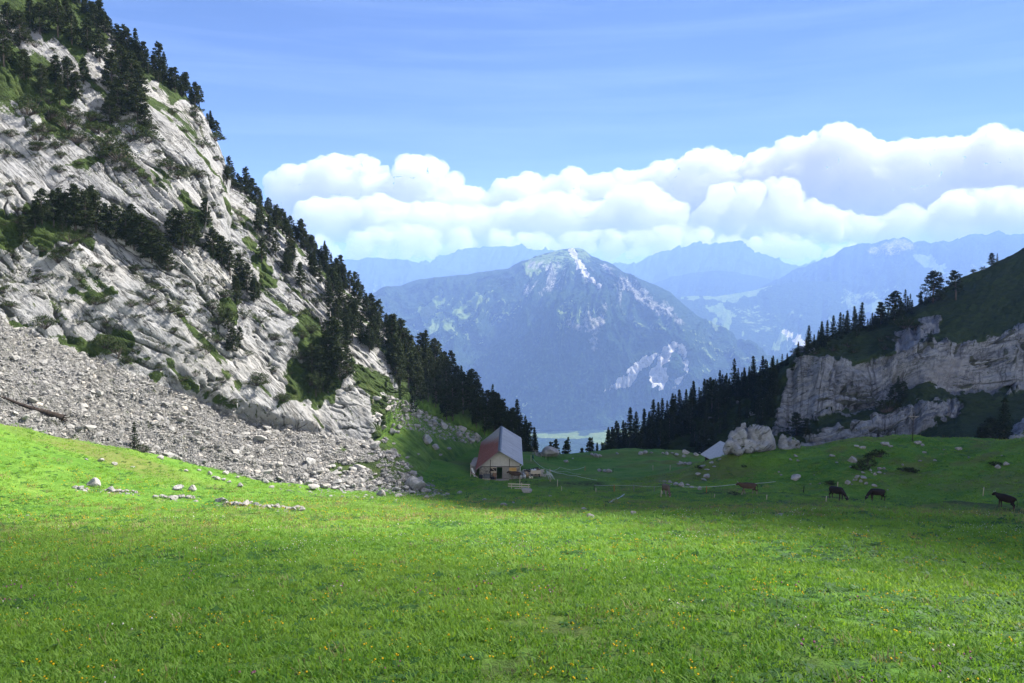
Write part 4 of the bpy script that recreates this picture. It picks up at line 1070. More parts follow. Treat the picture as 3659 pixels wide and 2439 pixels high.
solo = [(24, 246, 28, K_PINE, 3, "cone shaped dark pine standing alone on the grass ledge of the rock face"),
        (58, 261, 15, K_BUSH, 1, "round dark shrub at the edge of the pale slab below the tree belt"),
        (70, 242, 13, K_BUSH, 0, "small round shrub beneath the tree belt, beside the pale ledge"),
        (45, 327, 14, K_BUSH, 3, "round dark shrub directly above the upper scree edge"),
        (105, 348, 15, K_BUSH, 1, "dark shrub on the grass patch above the middle of the scree"),
        (118, 356, 15, K_BUSH, 2, "spiky dark shrub next to the grass patch above the scree"),
        (104, 302, 9, K_BUSH, 0, "low shrub on the little grass ledge of the bright slab"),
        (291, 332, 5, K_BUSH, 0, "tiny round shrub high in the green gully"), (302, 338, 8, K_BUSH, 1, "dark low shrub in the middle of the green gully"),
        (350, 389, 5, K_BUSH, 2, "tiny shrub on the ribbed rock nose under the pines"), (386, 387, 8, K_SPRUCE, 1, "young spruce on the grass above the boulder field"),
        (399, 398, 17, K_SPRUCE, 2, "small bushy spruce at the upper edge of the boulder field"), (411, 412, 40, K_SPRUCE, 4, "thin half bare spruce in front of the dense wood"),
        (135, 449, 26, K_SPRUCE, 4, "young sparse spruce growing at the foot of the scree")]
for px, py, h, kd, v, lab in solo: plant(kd, px, py, h, lab, None, 6, None, var=v)
plant(K_BUSH, 143, 452, 9, "bright green low bush right beside the young spruce on the scree", None, 4)

sc_rg = np.random.default_rng(91)
for p in rand_in([(0, 10), (75, 5), (130, 60), (190, 100), (222, 165), (262, 212), (330, 285), (322, 300), (330, 400), (250, 410), (130, 370), (0, 312)], 190, sc_rg, 5):
    plant(K_BUSH, p[0], p[1], sc_rg.uniform(3.0, 9.0), "little dark shrub rooted in a crack of the pale rock face", "little shrubs in the cracks of the rock face", 2, ('left',), wide=sc_rg.uniform(.9, 1.5))
# --- right hill
G_R = "spruces along the ridge of the dark hill"
names = {0: "first", 1: "second", 2: "third", 3: "fourth", 4: "fifth"}
slope_tips = [(568, 441), (592, 437), (597, 440), (603, 443), (608, 430), (614, 428), (618, 424), (623, 419), (630, 412), (636, 410), (644, 408), (649, 409), (653, 403), (658, 404), (662, 396.5), (667, 401), (671, 395.5), (675, 396), (679, 389.6), (686, 389.6), (690, 392), (694, 385.7), (699, 386), (704, 380.8), (710, 379), (715, 378), (719.6, 372), (725, 376), (729.5, 375), (734, 374), (738, 369), (744, 370), (749, 365), (754, 364), (760, 367), (767, 362), (773, 354), (777, 360), (782, 354), (787, 352), (792, 358)]
sk = np.array(Sk, float)
for i, (px, ty) in enumerate(slope_tips):
    by = max(np.interp(px, sk[:, 1], sk[:, 2]) + rng.uniform(1, 6), ty + 13)
    lab = "dark spruce in the thick row climbing the hill edge from the meadow" if px < 700 else "dark spruce in the upper row on the hill edge before the cliff"
    for rep in range(3 if 600 < px < 775 else 1):
        q = px + (rng.uniform(-3.5, 3.5) if rep else 0); bb = by + (rng.uniform(2, 22) if rep else 0)
        plant(K_SPRUCE, q, bb, (bb - ty) * rng.uniform(.85, 1.12) if rep == 0 else rng.uniform(15, 33), lab, G_R, 12, ('right',))
ridge = [(808.5, 348, 22, 'S', 0, "dark spruce on the corner of the cliff edge, lowest of the ridge row"), (798, 357, 15, 'S', 1, "small spruce tucked under the corner of the cliff edge"),
    (821.5, 343, 17, 'S', 2, "spruce in the close row above the cliff"), (827, 341, 20, 'S', 1, "spruce in the close row above the cliff"), (833, 339, 23, 'S', 0, "spruce in the close row above the cliff"), (840, 336, 23, 'S', 2, "spruce in the close row above the cliff"),
    (847, 333, 22, 'S', 0, "spruce in the close row above the cliff"), (854, 331, 24, 'S', 1, "spruce in the close row above the cliff"), (861.5, 328, 25, 'S', 0, "tall spruce ending the close row above the cliff"), (870, 326, 8, 'S', 3, "very small spruce beside the end of the close row"), (875, 325, 9, 'P', 3, "little pine in the gap between close row and dark oval pine"),
    (880.7, 324, 21, 'P', 3, "narrow rounded pine above the cliff, with a gap on both sides"), (894, 320, 27, 'P', 5, "dark oval pine in the middle of the ridge"), (900.7, 314, 16, 'S', 4, "slim airy spruce beside the dark oval pine"), (910, 308, 14, 'S', 4, "small airy spruce standing free below the pair of big pines"), (920.7, 302, 12, 'S', 1, "small spruce touching the foot of the big broad pine"),
    (932.8, 303, 30, 'P', 5, "big broad pine, tallest on the ridge"), (940, 298, 25, 'S', 4, "airy spruce growing against the big broad pine"), (955.7, 300, 28, 'P', 4, "flat topped big pine standing alone next to the grass slope"),
    (991.4, 263.5, 12, 'P', 3, "small pine high on the bare grass ridge"), (997, 259.5, 8, 'S', 4, "thin little spruce beside the small pine on the bare grass ridge"), (983.5, 266, 4, 'B', 0, "tiny bush on the bare grass ridge"), (973.5, 271.5, 4, 'B', 1, "tiny bush on the bare grass ridge"),
    (930.7, 342, 11, 'S', 0, "small dark spruce on the rocky step above the cliff"), (916, 330, 9, 'B', 2, "dark bush on the rocky step above the cliff"), (905, 328, 14, 'B', 1, "dark bush behind the rocky step above the cliff"),
    (1003, 449, 50, 'S', 0, "tall dark spruce at the foot of the shaded hill near the pale outcrop"), (990, 449, 30, 'P', 5, "dark broad pine in front of the tall spruce at the foot of the hill"), (981, 450, 22, 'P', 1, "low dark pine at the foot of the shaded hill"), (970, 450, 12, 'B', 3, "dark bush at the foot of the shaded hill"),
    (660, 452, 32, 'S', 3, "dark spruce low on the wooded slope above the far meadow edge"), (704, 455, 34, 'S', 2, "big spruce with bare top behind the half hidden hut"), (713, 455, 30, 'S', 0, "big dark spruce right behind the half hidden hut"),
    (796, 436, 22, 'P', 5, "dark tree against the foot of the cliff behind the small round boulder"), (806, 436, 17, 'P', 1, "smaller dark tree against the foot of the cliff"), (895, 407, 22, 'P', 5, "dark pine on the grass step under the cliff cave"), (903, 400, 18, 'P', 1, "second dark pine on the grass step under the cliff cave"), (887, 412, 14, 'B', 1, "dark bush on the grass step in the cliff"), (898, 392, 16, 'S', 0, "small spruce against the cliff beside the cave")]
for px, py, h, k, v, lab in ridge:
    kd = {'S': K_SPRUCE, 'P': K_PINE, 'B': K_BUSH}[k]
    plant(kd, px, py, h, lab, G_R if lab.startswith("spruce in") or "tiny bush" in lab else None, 12, ('right',), var=v, wide=1.25 if k == 'P' else 1.0)
for p in rand_in([(803, 350), (830, 338), (868, 324), (902, 312), (930, 302), (932, 308), (900, 320), (870, 332), (830, 346), (806, 356)], 34, forest_rg, 2.5):
    plant(K_SPRUCE, p[0], p[1], forest_rg.uniform(9, 22), "dark spruce filling the gaps of the ridge row above the cliff", G_R, 6, ('right',))
for p in rand_in([(640, 440), (700, 410), (775, 376), (785, 372), (774, 400), (770, 440), (700, 452), (650, 452)], 40, forest_rg, 4.5):
    plant(K_SPRUCE, p[0], p[1], forest_rg.uniform(13, 28), "dark spruce scattered over the shaded slope under the ridge row", G_R, 3, ('right',))
for p in rand_in([(700, 400), (790, 364), (860, 336), (900, 328), (895, 350), (840, 356), (800, 350), (775, 380)], 12, forest_rg, 6):
    plant(K_BUSH, p[0], p[1], forest_rg.uniform(4, 8), "dark low bush on the grass between ridge row and cliff", G_R, 3, ('right',), wide=1.3)
for px, ty, lab in [(550.6, 441.5, "lone small spruce peeking over the meadow edge nearest the barn"), (556, 439.5, "taller small spruce of the pair peeking over the meadow edge"), (566, 440.8, "single dark spruce tip over the meadow edge, between pair and row"), (582, 448.0, "lowest dark tree tip over the meadow edge"), (590, 437.5, "broad spruce over the meadow edge where the hill row begins")]:
    w = P(px, ty, 212.0); b0 = drop(w[0], 212.0, ('meadow',))
    if b0 is not None: K_SPRUCE.put(b0, max(3.0, float(w[2]) - b0.z), lab, None, var=2)
# dead standing trunks
def snag(px, py, hpx, lab, lean):
    r = hit(px, py, 6)
    if r is None: return
    h = px2m(r[0], hpx); a = Acc(); rg = np.random.default_rng(int(px))
    top = np.array([lean * h, 0, h])
    a.tube([(0, 0, -.2), top * .5 + [0.03 * h, 0, 0], top], [.03 * h, .022 * h, .008 * h], 6)
    for i in range(9):
        f = rg.uniform(.3, .95); th = rg.uniform(0, 6.28); L = h * .28 * (1.1 - f)
        a.tube([top * f, top * f + [math.cos(th) * L, math.sin(th) * L, rg.uniform(-.1, .2) * L]], [.008 * h, .003 * h], 4)
    o = link("dead_tree", a.mesh("dead_tree", True), M_DEAD); o.location = r[0]; o['label'] = lab; o['category'] = "dead tree"
snag(204, 232, 30, "bare grey dead pine leaning at the end of the tree belt", 0.15)
snag(206, 296, 26, "thin grey dead trunk on the ribbed rock below the tree belt", 0.2)
snag(330, 345, 34, "pale bare trunk among the pines beside the green gully", 0.02)
snag(62, 86, 22, "pale bare trunk in the thicket on the upper rock face", 0.05)
snag(413, 405, 34, "bare grey trunk standing before the dense wood", -0.02)

# ================================================================== BOULDERS
def mat_boulder(name, k=1.0):
    b = MB(name)
    pos = b.n("ShaderNodeVectorMath", {0: b.obj(), 1: b.n("ShaderNodeObjectInfo").outputs['Location']}, operation='ADD').outputs[0]
    n = b.noise(pos, 1.6, 5, 0.65); m = b.noise(pos, 6.0, 4, 0.7)
    col = b.ramp(b.rng(n, 0.28, 0.75), [(0, tuple(k * c for c in (0.15, 0.15, 0.148))), (0.5, tuple(k * c for c in (0.33, 0.325, 0.31))), (1, tuple(k * c for c in (0.48, 0.465, 0.43)))])
    col = b.mix(b.rng(m, 0.58, 0.72, 0, 0.75), col, (0.075, 0.075, 0.07))
    col = b.mix(b.math('MULTIPLY', b.n("ShaderNodeObjectInfo").outputs['Random'], 0.35), col, (0.40, 0.35, 0.28))
    nor = b.bump(b.math('ADD', n, b.math('MULTIPLY', m, 0.4)), 0.9, 0.25)
    return b.done(b.bsdf(col, 0.95, nor, spec=0.1))
M_BOULDER = mat_boulder("limestone_boulder", 0.95)
M_BOULDER_G = mat_boulder("weathered_boulder", 0.72)
def rock_mesh(seed, sub=3, cuts=9, flat=0.75, name="boulder"):
    rg = np.random.default_rng(seed)
    bm = bmesh.new(); bmesh.ops.create_icosphere(bm, subdivisions=sub, radius=1.0)
    v = np.array([x.co[:] for x in bm.verts]); f = np.array([[x.index for x in y.verts] for y in bm.faces]); bm.free()
    for _ in range(cuts):
        n = rg.normal(size=3); n /= np.linalg.norm(n); d = rg.uniform(0.45, 0.85)
        s = v @ n; v = v - n * np.clip(s - d, 0, None)[:, None] * 0.93
    v = v + (v / (np.linalg.norm(v, axis=1, keepdims=True) + 1e-9)) * (0.09 * fbm(v[:, 0] * 1.8 + seed, v[:, 1] * 1.8, v[:, 2] * 1.8, oct=4, seed=seed))[:, None]
    v = v * np.array([1.0, rg.uniform(0.7, 1.0), flat * rg.uniform(0.75, 1.1)])
    v /= np.abs(v[:, 0]).max()
    return mesh_np(name, v, f, False)
ROCKS = [rock_mesh(100 + i, 3, 10, [0.75, 0.6, 0.9, 0.5, 0.7, 0.8, 0.45, 0.65][i]) for i in range(8)]
def boulder(px, py, w, label, group=None, flat=1.0, mat=None, sink=0.22, rot=None, var=None, down=3):
    r = hit(px, py, down)
    if r is None: return
    rad = px2m(r[0], w) / 2
    me = ROCKS[int(rng.integers(8)) if var is None else var]
    o = bpy.data.objects.new("boulder", me); COL.objects.link(o)
    if not me.materials: me.materials.append(M_BOULDER)
    hz = max(v.co.z for v in me.vertices) if False else 0.7
    o.location = r[0] + Vector((0, 0, rad * flat * hz * (1 - 2 * sink)))
    o.rotation_euler = (rng.uniform(-.2, .2), rng.uniform(-.2, .2), rng.uniform(0, 6.28) if rot is None else rot)
    o.scale = (rad, rad, rad * flat)
    o['label'] = label; o['category'] = "boulder"
    if group: o['group'] = group
    return o
singles = [(95.5, 487, 17, "largest pale block in the broken stone row on the sunny slope"), (179, 490, 13, "rounded pale block at the gap in the broken stone row"), (192, 491, 11, "grey block beside the rounded one at the gap in the stone row"),
    (100, 462, 7.5, "white stone alone on the sunny slope, upper of a loose line"), (115, 465, 6.5, "flat white stone alone on the sunny slope, second of a loose line"), (133, 468, 5, "small upright stone ending the loose line on the sunny slope"), (86.5, 460, 4, "flat small stone beginning the loose line on the sunny slope"),
    (161, 459, 7, "bright boulder rolled out of the scree onto the grass"), (186, 471.5, 5.5, "small grey stone on the grass below the scree"), (199, 471, 5, "small pointed stone on the grass below the scree"),
    (225, 474.5, 9, "pale block nearest the scree edge in the small stone group"), (240, 487, 8, "slanted pale stone below the small stone group"), (238, 478, 6, "flat pale stone beside the small stone group"), (265, 484, 10, "pale boulder on grass left of the boulder heap"), (272, 488, 6, "small boulder in front of the pale one by the boulder heap"), (270, 480, 5, "small round stone topping the pale boulder by the heap"),
    (63, 628, 8.5, "pale stone half sunk in the grass of the near meadow"), (71, 634, 4, "small grey stone beside the half sunk one in the near meadow"), (27.5, 516, 4, "small dull stone in the near meadow grass under the stone row"), (94.5, 535, 4.5, "lone small grey stone in the near meadow"),
    (503, 506, 8.5, "tan boulder in the sunlit grass in front of the barn"), (583.5, 510, 7, "rounded grey boulder in the sunlit grass, upper of two"), (590.7, 518.5, 10, "white faced boulder in the sunlit grass, lower of two"), (634.5, 515, 8.5, "long flat white stone in the sunlit grass"), (484, 500.5, 6, "flat white stone at the edge of the cloud shadow"), (513.5, 503, 3, "tiny white stone at the edge of the cloud shadow"),
    (525.7, 492.5, 13, "big tilted grey boulder in front of the barn fence"), (459.5, 494, 6.5, "grey boulder lying alone in the shaded grass before the barn"), (550, 496.5, 4, "small grey stone between the tilted boulder and the fence posts"),
    (722, 506, 4.5, "small white stone in the shaded grass near the walking cow"), (790, 507, 4, "small oblong white stone in the shaded grass"), (779.6, 517, 9.5, "flat pale rock at the edge of the shaded grass"),
    (414.8, 487, 18, "large square grey block at the lower end of the scree"), (313.7, 490, 17, "large pale boulder of the heap under the scree"), (325, 488, 12, "pale boulder leaning on the largest one of the heap"), (310, 484, 9, "round white boulder above the largest one of the heap"), (335, 489, 8, "smaller pale boulder ending the heap under the scree"), (359, 470, 15, "grey slab in the lower scree tail"),
    (382, 496, 12, "peaked brownish boulder on the grass below the scree tail"), (399, 497.5, 9.5, "blunt tan boulder on the grass beside the peaked one"), (258.8, 441, 16, "large tilted grey block lying on top of the scree"), (279, 466, 10, "light grey block in the lower scree"), (84, 408, 9, "pale flat slab in the middle of the scree"), (157, 419, 10, "long grey slab in the scree above the young spruce"), (175, 415, 7, "small dark grey slab in the upper scree"),
    (427, 442.5, 15, "long flat rock on the grass slope near the barn"), (435.5, 449, 10, "flat rock just below the long one on the slope"), (449, 450, 6.5, "upright boulder alone on the grass slope left of the barn"), (418, 455, 4.5, "small stone under the flat rocks on the slope"), (440, 455.5, 5, "low stone between the upright boulder and the flat rocks"), (394, 444.5, 5, "lone small stone high on the grass slope"), (407, 458.5, 5, "small stone pair member below the grass slope"), (374.5, 447.5, 13, "long pale slab at the foot of the ribbed rock nose"),
    (550, 456, 20, "broad ragged rock on the shaded meadow beyond the cart"), (539.5, 454, 6, "small rock touching the broad ragged one"), (566, 462.5, 6.5, "smooth rounded rock on the shaded meadow"), (573, 459, 3, "tiny stone pair on the shaded meadow"),
    (795.6, 457, 6.5, "white cracked stone below the small round boulder"), (790.5, 460, 3.5, "little white stone below the cracked stone"), (798.5, 461.5, 4.5, "flat little stone beside the cracked stone"), (831.6, 457, 7.5, "square pale block on the green knoll"), (837, 463, 3.5, "small stone under the square pale block"), (698, 475.5, 7.5, "slanting slab below the half hidden hut"), (706, 478, 10, "broad slab below the half hidden hut, lower of two"), (704, 481, 7, "thin slab under the broad one below the hut"),
    (796, 480.5, 14, "long humped rock in the middle of the knoll slope"), (779, 472.5, 3, "small stone above the long humped rock"), (781, 475.5, 3, "small white stone just above the long humped rock"), (831, 490.5, 3.2, "small stone above the grazing cow"),
    (852.7, 462, 10, "brownish rock beside the dark juniper bush"), (851, 467.5, 4, "small stone under the brownish rock"), (856, 447, 6, "stone on the knoll crest, first of a line"), (862, 449, 7.5, "pale block on the knoll crest, second of a line"), (884, 446, 10, "peaked white rock on the knoll crest above the juniper"), (890, 447, 6, "lower block leaning on the peaked white rock"), (924, 453, 5, "small white stone under the cross"), (917, 444, 8.5, "low rock at the foot of the cross"), (923, 446, 5, "second low rock at the foot of the cross"), (958, 450, 8, "white pointed rock on the knoll crest beyond the cross"), (944, 450, 3, "small stone on the knoll crest between cross and pointed rock"), (1005.7, 465.5, 7, "weathered rock on the right end of the knoll"), (998, 468, 6.5, "low weathered rock beside the one on the knoll end"), (1002, 456, 2.6, "tiny white stone near the knoll crest end"), (920, 461.5, 4, "small stone in the hollow of the knoll"), (934.5, 461, 4, "stone in the brown heather of the knoll"), (969, 458, 3.2, "flat small stone at the top of the brown heather"), (906, 470.5, 2.8, "tiny stone in the shaded slope below the hollow"), (874.8, 487, 6.5, "grey rock behind the side-on grazing cow")]
for s_ in singles: boulder(*s_, flat=1.05 if s_[2] > 6 else 0.9)
def cluster(pts, label, group, flat=1.1, mat=None):
    for (px, py, w) in pts: boulder(px, py, w * 1.15, label, group, flat)
crg = np.random.default_rng(9)
row = [(75 + i * 5.2 + crg.uniform(-1.5, 1.5), 489 + 0.10 * i * 5.2 * 0.6 + crg.uniform(-.8, .8), crg.uniform(4, 7)) for i in range(13)]
cluster([r for r in row if not 88 < r[0] < 103], "small pale stone of the broken row beside the largest block", "stones of the broken row on the slope")
cluster([(156 + i * 4.6 + crg.uniform(-1, 1), 499 + crg.uniform(-1.5, 1), crg.uniform(4.5, 7.5)) for i in range(9)], "small grey stone of the broken row at its gap", "stones of the broken row on the slope")
cluster([(217 + i * 4.7 + crg.uniform(-1, 1), 503 + 0.095 * i * 4.7 + crg.uniform(-1.5, 1.2), crg.uniform(4.5, 8)) for i in range(19)], "pale stone of the broken row at its lower end", "stones of the broken row on the slope")
cluster([(210, 475, 6), (214, 478, 5), (218, 480, 6), (224, 480.5, 5), (229, 483, 5)], "white stone in the small group under the scree edge", "small stone group under the scree")
cluster([(p[0], p[1], crg.uniform(2.5, 7.5)) for p in rand_in([(384, 396), (405, 402), (425, 415), (450, 426), (472, 433), (482, 440), (470, 443), (440, 438), (420, 431), (400, 425), (392, 412)], 58, crg, 2.8)], "pale boulder in the field under the dark wood", "boulders of the field under the wood")
cluster([(373, 418, 6), (378, 416.5, 6), (378.5, 420, 5), (376, 422, 5), (383, 428, 6), (393, 426, 5), (399, 429, 7), (392, 434, 9), (398, 433, 5), (376.5, 400, 9), (387, 410, 9)], "grey boulder on the grass between rock nose and boulder field", "loose boulders beside the boulder field")
cluster([(p[0], p[1], crg.uniform(2, 6)) for p in rand_in([(372, 448), (385, 452), (398, 462), (412, 466), (408, 470), (392, 466), (378, 456)], 14, crg, 2.6)], "grey stone in the narrow stone run down the grass slope", "stones of the narrow run")
cluster([(p[0], p[1], crg.uniform(2.5, 9)) for p in rand_in([(300, 460), (340, 466), (372, 474), (410, 482), (440, 492), (432, 498), (400, 492), (360, 490), (320, 482)], 46, crg, 3.4)], "pale block in the coarse lower tail of the scree", "blocks of the scree tail")
cluster([(423 + i * 4, 493 + crg.uniform(-2, 5), crg.uniform(3, 6)) for i in range(7)], "white stone scattered at the tip of the scree tail", "stones at the tip of the scree tail")
cluster([(863, 474, 5.5), (857, 478, 5), (864, 479, 6.5), (880, 470, 5.5), (879, 473.5, 5), (875, 475, 4), (870, 471, 3.5), (848, 484, 6), (852, 485, 3), (866, 484, 3.5), (884, 469, 3), (861, 482, 4), (856, 481, 4)], "white stone in the scatter on the slope behind the grazing cows", "stone scatter on the knoll slope")
cluster([(672, 454, 4), (677, 455.5, 5), (684, 457, 4), (686, 453.5, 5), (696, 455.5, 5), (702, 454.5, 6), (645, 453.5, 5.5), (641, 454.5, 5), (651, 453.5, 4), (596, 456.5, 5), (600, 456.5, 4), (592, 455, 3.5), (617, 454, 3), (667, 454.5, 4.5), (663, 454, 3.5)], "small pale stone along the far meadow edge", "stones along the far meadow edge")
cluster([(600, 471.5, 3.5), (605, 472, 5), (609, 472.5, 6), (599, 470.5, 3)], "grey stone in the small heap between two dark posts", "stone heap between the posts")
cluster([(681, 464, 4), (685, 464.5, 4.5), (689, 464.5, 4), (678, 464.5, 3)], "grey stone in the small heap before the half hidden hut", "stone heap before the hut")
cluster([(664, 482.5, 4), (670, 483, 4.5), (676, 485.5, 6), (682, 486.5, 7), (688, 486, 5), (692, 488, 4), (700, 489.5, 5), (660, 482, 3)], "low grey rock in the strip above the cow track", "rocks of the strip above the track")
cluster([(p[0], p[1], crg.uniform(1.6, 3.0)) for p in rand_in([(320, 500), (440, 470), (470, 480), (470, 500), (360, 504)], 7, crg, 8)], "little white stone strewn on the grass before the barn", "little stones before the barn")
cluster([(p[0], p[1], crg.uniform(1.6, 2.8)) for p in rand_in([(740, 470), (840, 462), (1010, 470), (1000, 490), (860, 500), (760, 486)], 10, crg, 8)], "little white stone strewn over the shaded knoll slope", "little stones on the knoll slope")

# --- the two great boulders: unions of lumps roughened like the cliff
def great_boulder(name, label, lumps, voxel, seed, mat):
    V, Fc, off = [], [], 0
    bm = bmesh.new(); bmesh.ops.create_icosphere(bm, subdivisions=3, radius=1.0)
    sv = np.array([x.co[:] for x in bm.verts]); sf = np.array([[x.index for x in y.verts] for y in bm.faces]); bm.free()
    rg = np.random.default_rng(seed)
    for (px, py, rx, rz, dd) in lumps:
        c = P(px, py, 120.5 + dd); k = 120.5 / FPX
        v = sv.copy()
        for _ in range(7):
            n = rg.normal(size=3); n /= np.linalg.norm(n); s = v @ n; v = v - n * np.clip(s - rg.uniform(.6, .9), 0, None)[:, None] * 0.9
        V.append(v * np.array([rx * k, min(rx, rz) * k * 0.95, rz * k]) + c); Fc.append(sf + off); off += len(sv)
    ob = bpy.data.objects.new("tmp", mesh_np("tmp", np.concatenate(V), np.concatenate(Fc))); COL.objects.link(ob)
    md = ob.modifiers.new("r", 'REMESH'); md.mode = 'VOXEL'; md.voxel_size = voxel
    ev = ob.evaluated_get(bpy.context.evaluated_depsgraph_get()); m2 = ev.to_mesh()
    co = np.empty(len(m2.vertices) * 3, np.float32); m2.vertices.foreach_get("co", co); co = co.reshape(-1, 3).astype(float)
    no = np.empty(len(m2.vertices) * 3, np.float32); m2.vertices.foreach_get("normal", no); no = no.reshape(-1, 3)
    fc = [list(p.vertices) for p in m2.polygons]; ev.to_mesh_clear(); bpy.data.objects.remove(ob)
    a = co[:, 0] + 0.6 * co[:, 2]; c_ = co[:, 2] - 0.5 * co[:, 0]
    d = 0.22 * fbm(co[:, 0] / 1.1, co[:, 1] / 1.1, co[:, 2] / 1.1, oct=4, seed=seed) - 0.45 * sstep(0.09, 0, np.abs(fbm(a / 1.7, co[:, 1] / 2.5, c_ / 5.0, oct=2, seed=seed + 1))) - 0.2 * sstep(0.1, 0, np.abs(fbm(c_ / 1.2, a / 3.5, co[:, 1] / 3, oct=2, seed=seed + 2)))
    co = co + no * d[:, None]
    g = sstep(0.75, 0.95, no[:, 2]) * sstep(-.1, .3, fbm(co[:, 0] / 1.5, co[:, 1] / 1.5, oct=2, seed=4))
    org = co.mean(0); org[2] = co[:, 2].min()
    me = mesh_np(name, co - org, fc, True, {'grass': g, 'scree': 0 * g, 'st': np.stack([a, c_, 0 * a], -1)})
    o = link(name, me, mat); o.location = org; o['label'] = label; o['category'] = "boulder"
    return o
M_GREAT = mat_rock("great_boulder_limestone", warm=0.0, lo=(0.10, 0.102, 0.104), hi=(0.325, 0.333, 0.335), scree=False)
great_boulder("boulder", "huge cracked boulder as big as a house beside the half hidden hut", [(731, 446, 8, 9, -1.2), (733, 437, 6, 7, 0), (738.5, 432, 4, 5, .3), (742, 441, 7, 13, -1), (743.5, 426, 3.2, 3.6, 0), (755, 436, 9, 14.5, 0), (763, 438, 10, 13.5, .3), (769, 443, 8, 10, -.3), (750, 447, 10, 8, -1.4), (764, 448, 9, 6, -1.2), (726, 451, 4, 4, -1.8), (738, 450, 7, 6, -2)], 0.16, 31, M_GREAT)
great_boulder("boulder", "smaller round boulder split from the huge one by a gap", [(783, 443, 5, 10, 0), (790, 444, 7, 9, .5), (795, 446, 5, 6.5, 0), (787, 449, 7, 4, -.8), (797, 448, 3.5, 4, -.5)], 0.14, 32, M_GREAT)
great_boulder("boulder", "layered pale rock outcrop at the far end of the knoll", [(1016, 441, 8, 7, 14), (1024, 438, 10, 9, 15), (1034, 438, 12, 10, 15), (1010, 446, 5, 4, 13)], 0.2, 33, M_GREAT)

# ================================================================== SCATTERS (stuff): scree stones, grass, flowers
def scatter(name, pts, rot, scl, idx, protos, label, cat):
    src = bpy.data.collections.new(name + "_pieces")
    for i, (me, mat) in enumerate(protos):
        o = bpy.data.objects.new("%s_piece_%02d" % (name, i), me)
        me.materials.clear(); me.materials.append(mat)
        src.objects.link(o)
    me = bpy.data.meshes.new(name)
    me.vertices.add(len(pts)); me.vertices.foreach_set("co", np.ascontiguousarray(pts, dtype=np.float32).ravel())
    a = me.attributes.new("rot", 'FLOAT_VECTOR', 'POINT'); a.data.foreach_set("vector", np.ascontiguousarray(rot, dtype=np.float32).ravel())
    a = me.attributes.new("scl", 'FLOAT_VECTOR', 'POINT'); a.data.foreach_set("vector", np.ascontiguousarray(scl, dtype=np.float32).ravel())
    a = me.attributes.new("idx", 'INT', 'POINT'); a.data.foreach_set("value", np.ascontiguousarray(idx, dtype=np.int32))
    o = link(name, me, None, kind='stuff'); o['label'] = label; o['category'] = cat
    ng = bpy.data.node_groups.new(name, 'GeometryNodeTree')
    ng.interface.new_socket("Geometry", in_out='INPUT', socket_type='NodeSocketGeometry')
    ng.interface.new_socket("Geometry", in_out='OUTPUT', socket_type='NodeSocketGeometry')
    N = ng.nodes; Lk = ng.links
    gi, go = N.new("NodeGroupInput"), N.new("NodeGroupOutput")
    m2p = N.new("GeometryNodeMeshToPoints"); iop = N.new("GeometryNodeInstanceOnPoints"); ci = N.new("GeometryNodeCollectionInfo")
    ci.inputs['Collection'].default_value = src; ci.inputs['Separate Children'].default_value = True; ci.inputs['Reset Children'].default_value = True
    def at(nm, ty):
        n = N.new("GeometryNodeInputNamedAttribute"); n.data_type = ty; n.inputs['Name'].default_value = nm; return n.outputs['Attribute']
    Lk.new(gi.outputs[0], m2p.inputs['Mesh']); Lk.new(m2p.outputs[0], iop.inputs['Points'])
    Lk.new(ci.outputs[0], iop.inputs['Instance']); iop.inputs['Pick Instance'].default_value = True
    Lk.new(at("idx", 'INT'), iop.inputs['Instance Index'])
    e2r = N.new("FunctionNodeEulerToRotation"); Lk.new(at("rot", 'FLOAT_VECTOR'), e2r.inputs[0]); Lk.new(e2r.outputs[0], iop.inputs['Rotation'])
    Lk.new(at("scl", 'FLOAT_VECTOR'), iop.inputs['Scale']); Lk.new(iop.outputs[0], go.inputs[0])
    md = o.modifiers.new("scatter", 'NODES'); md.node_group = ng
    return o
# scree stones, sampled over the scree part of the mountain mesh
sr = np.random.default_rng(77)
gn = nv * NU
wgt = (screem * (1 + 0 * screem)).ravel()
ids = np.where(wgt > 0.4)[0]
NS = 120000
pk = sr.choice(ids, NS)
jit = sr.uniform(-0.25, 0.25, (NS, 3)) * np.array([1, 1, 0.1])
spts = LD.reshape(-1, 3)[pk] + jit
sz = 0.043 * np.exp(sr.exponential(0.36, NS)); sz = np.minimum(sz, 0.6) * (1 + 0.25 * sstep(0.3, 1, ui.ravel()[pk] / 6.5))
SMALL = [rock_mesh(200 + i, 1, 6, 0.6, "scree_stone") for i in range(6)]
def mat_stone(name, k):
    b = MB(name)
    r = b.n("ShaderNodeObjectInfo").outputs['Random']
    col = b.ramp(r, [(0, tuple(k * c for c in (0.14, 0.136, 0.127))), (0.5, tuple(k * c for c in (0.225, 0.217, 0.20))), (0.85, tuple(k * c for c in (0.29, 0.28, 0.253))), (1, tuple(k * c for c in (0.40, 0.345, 0.28)))])
    n = b.noise(b.obj(), 2.5, 3)
    return b.done(b.bsdf(b.mix(b.rng(n, .35, .7, 0, .6), col, (0.20, 0.20, 0.20)), 0.95, spec=0.1))
M_STONE = mat_stone("scree_stone", 1.0)
scatter("scree", spts, sr.uniform(-.6, .6, (NS, 3)) * [1, 1, 5], np.stack([sz * sr.uniform(.8, 1.3, NS), sz * sr.uniform(.7, 1.1, NS), sz * sr.uniform(.6, 1.0, NS)], -1), sr.integers(0, 6, NS), [(m, M_STONE) for m in SMALL], "loose grey limestone rubble of the scree slope", "rubble")
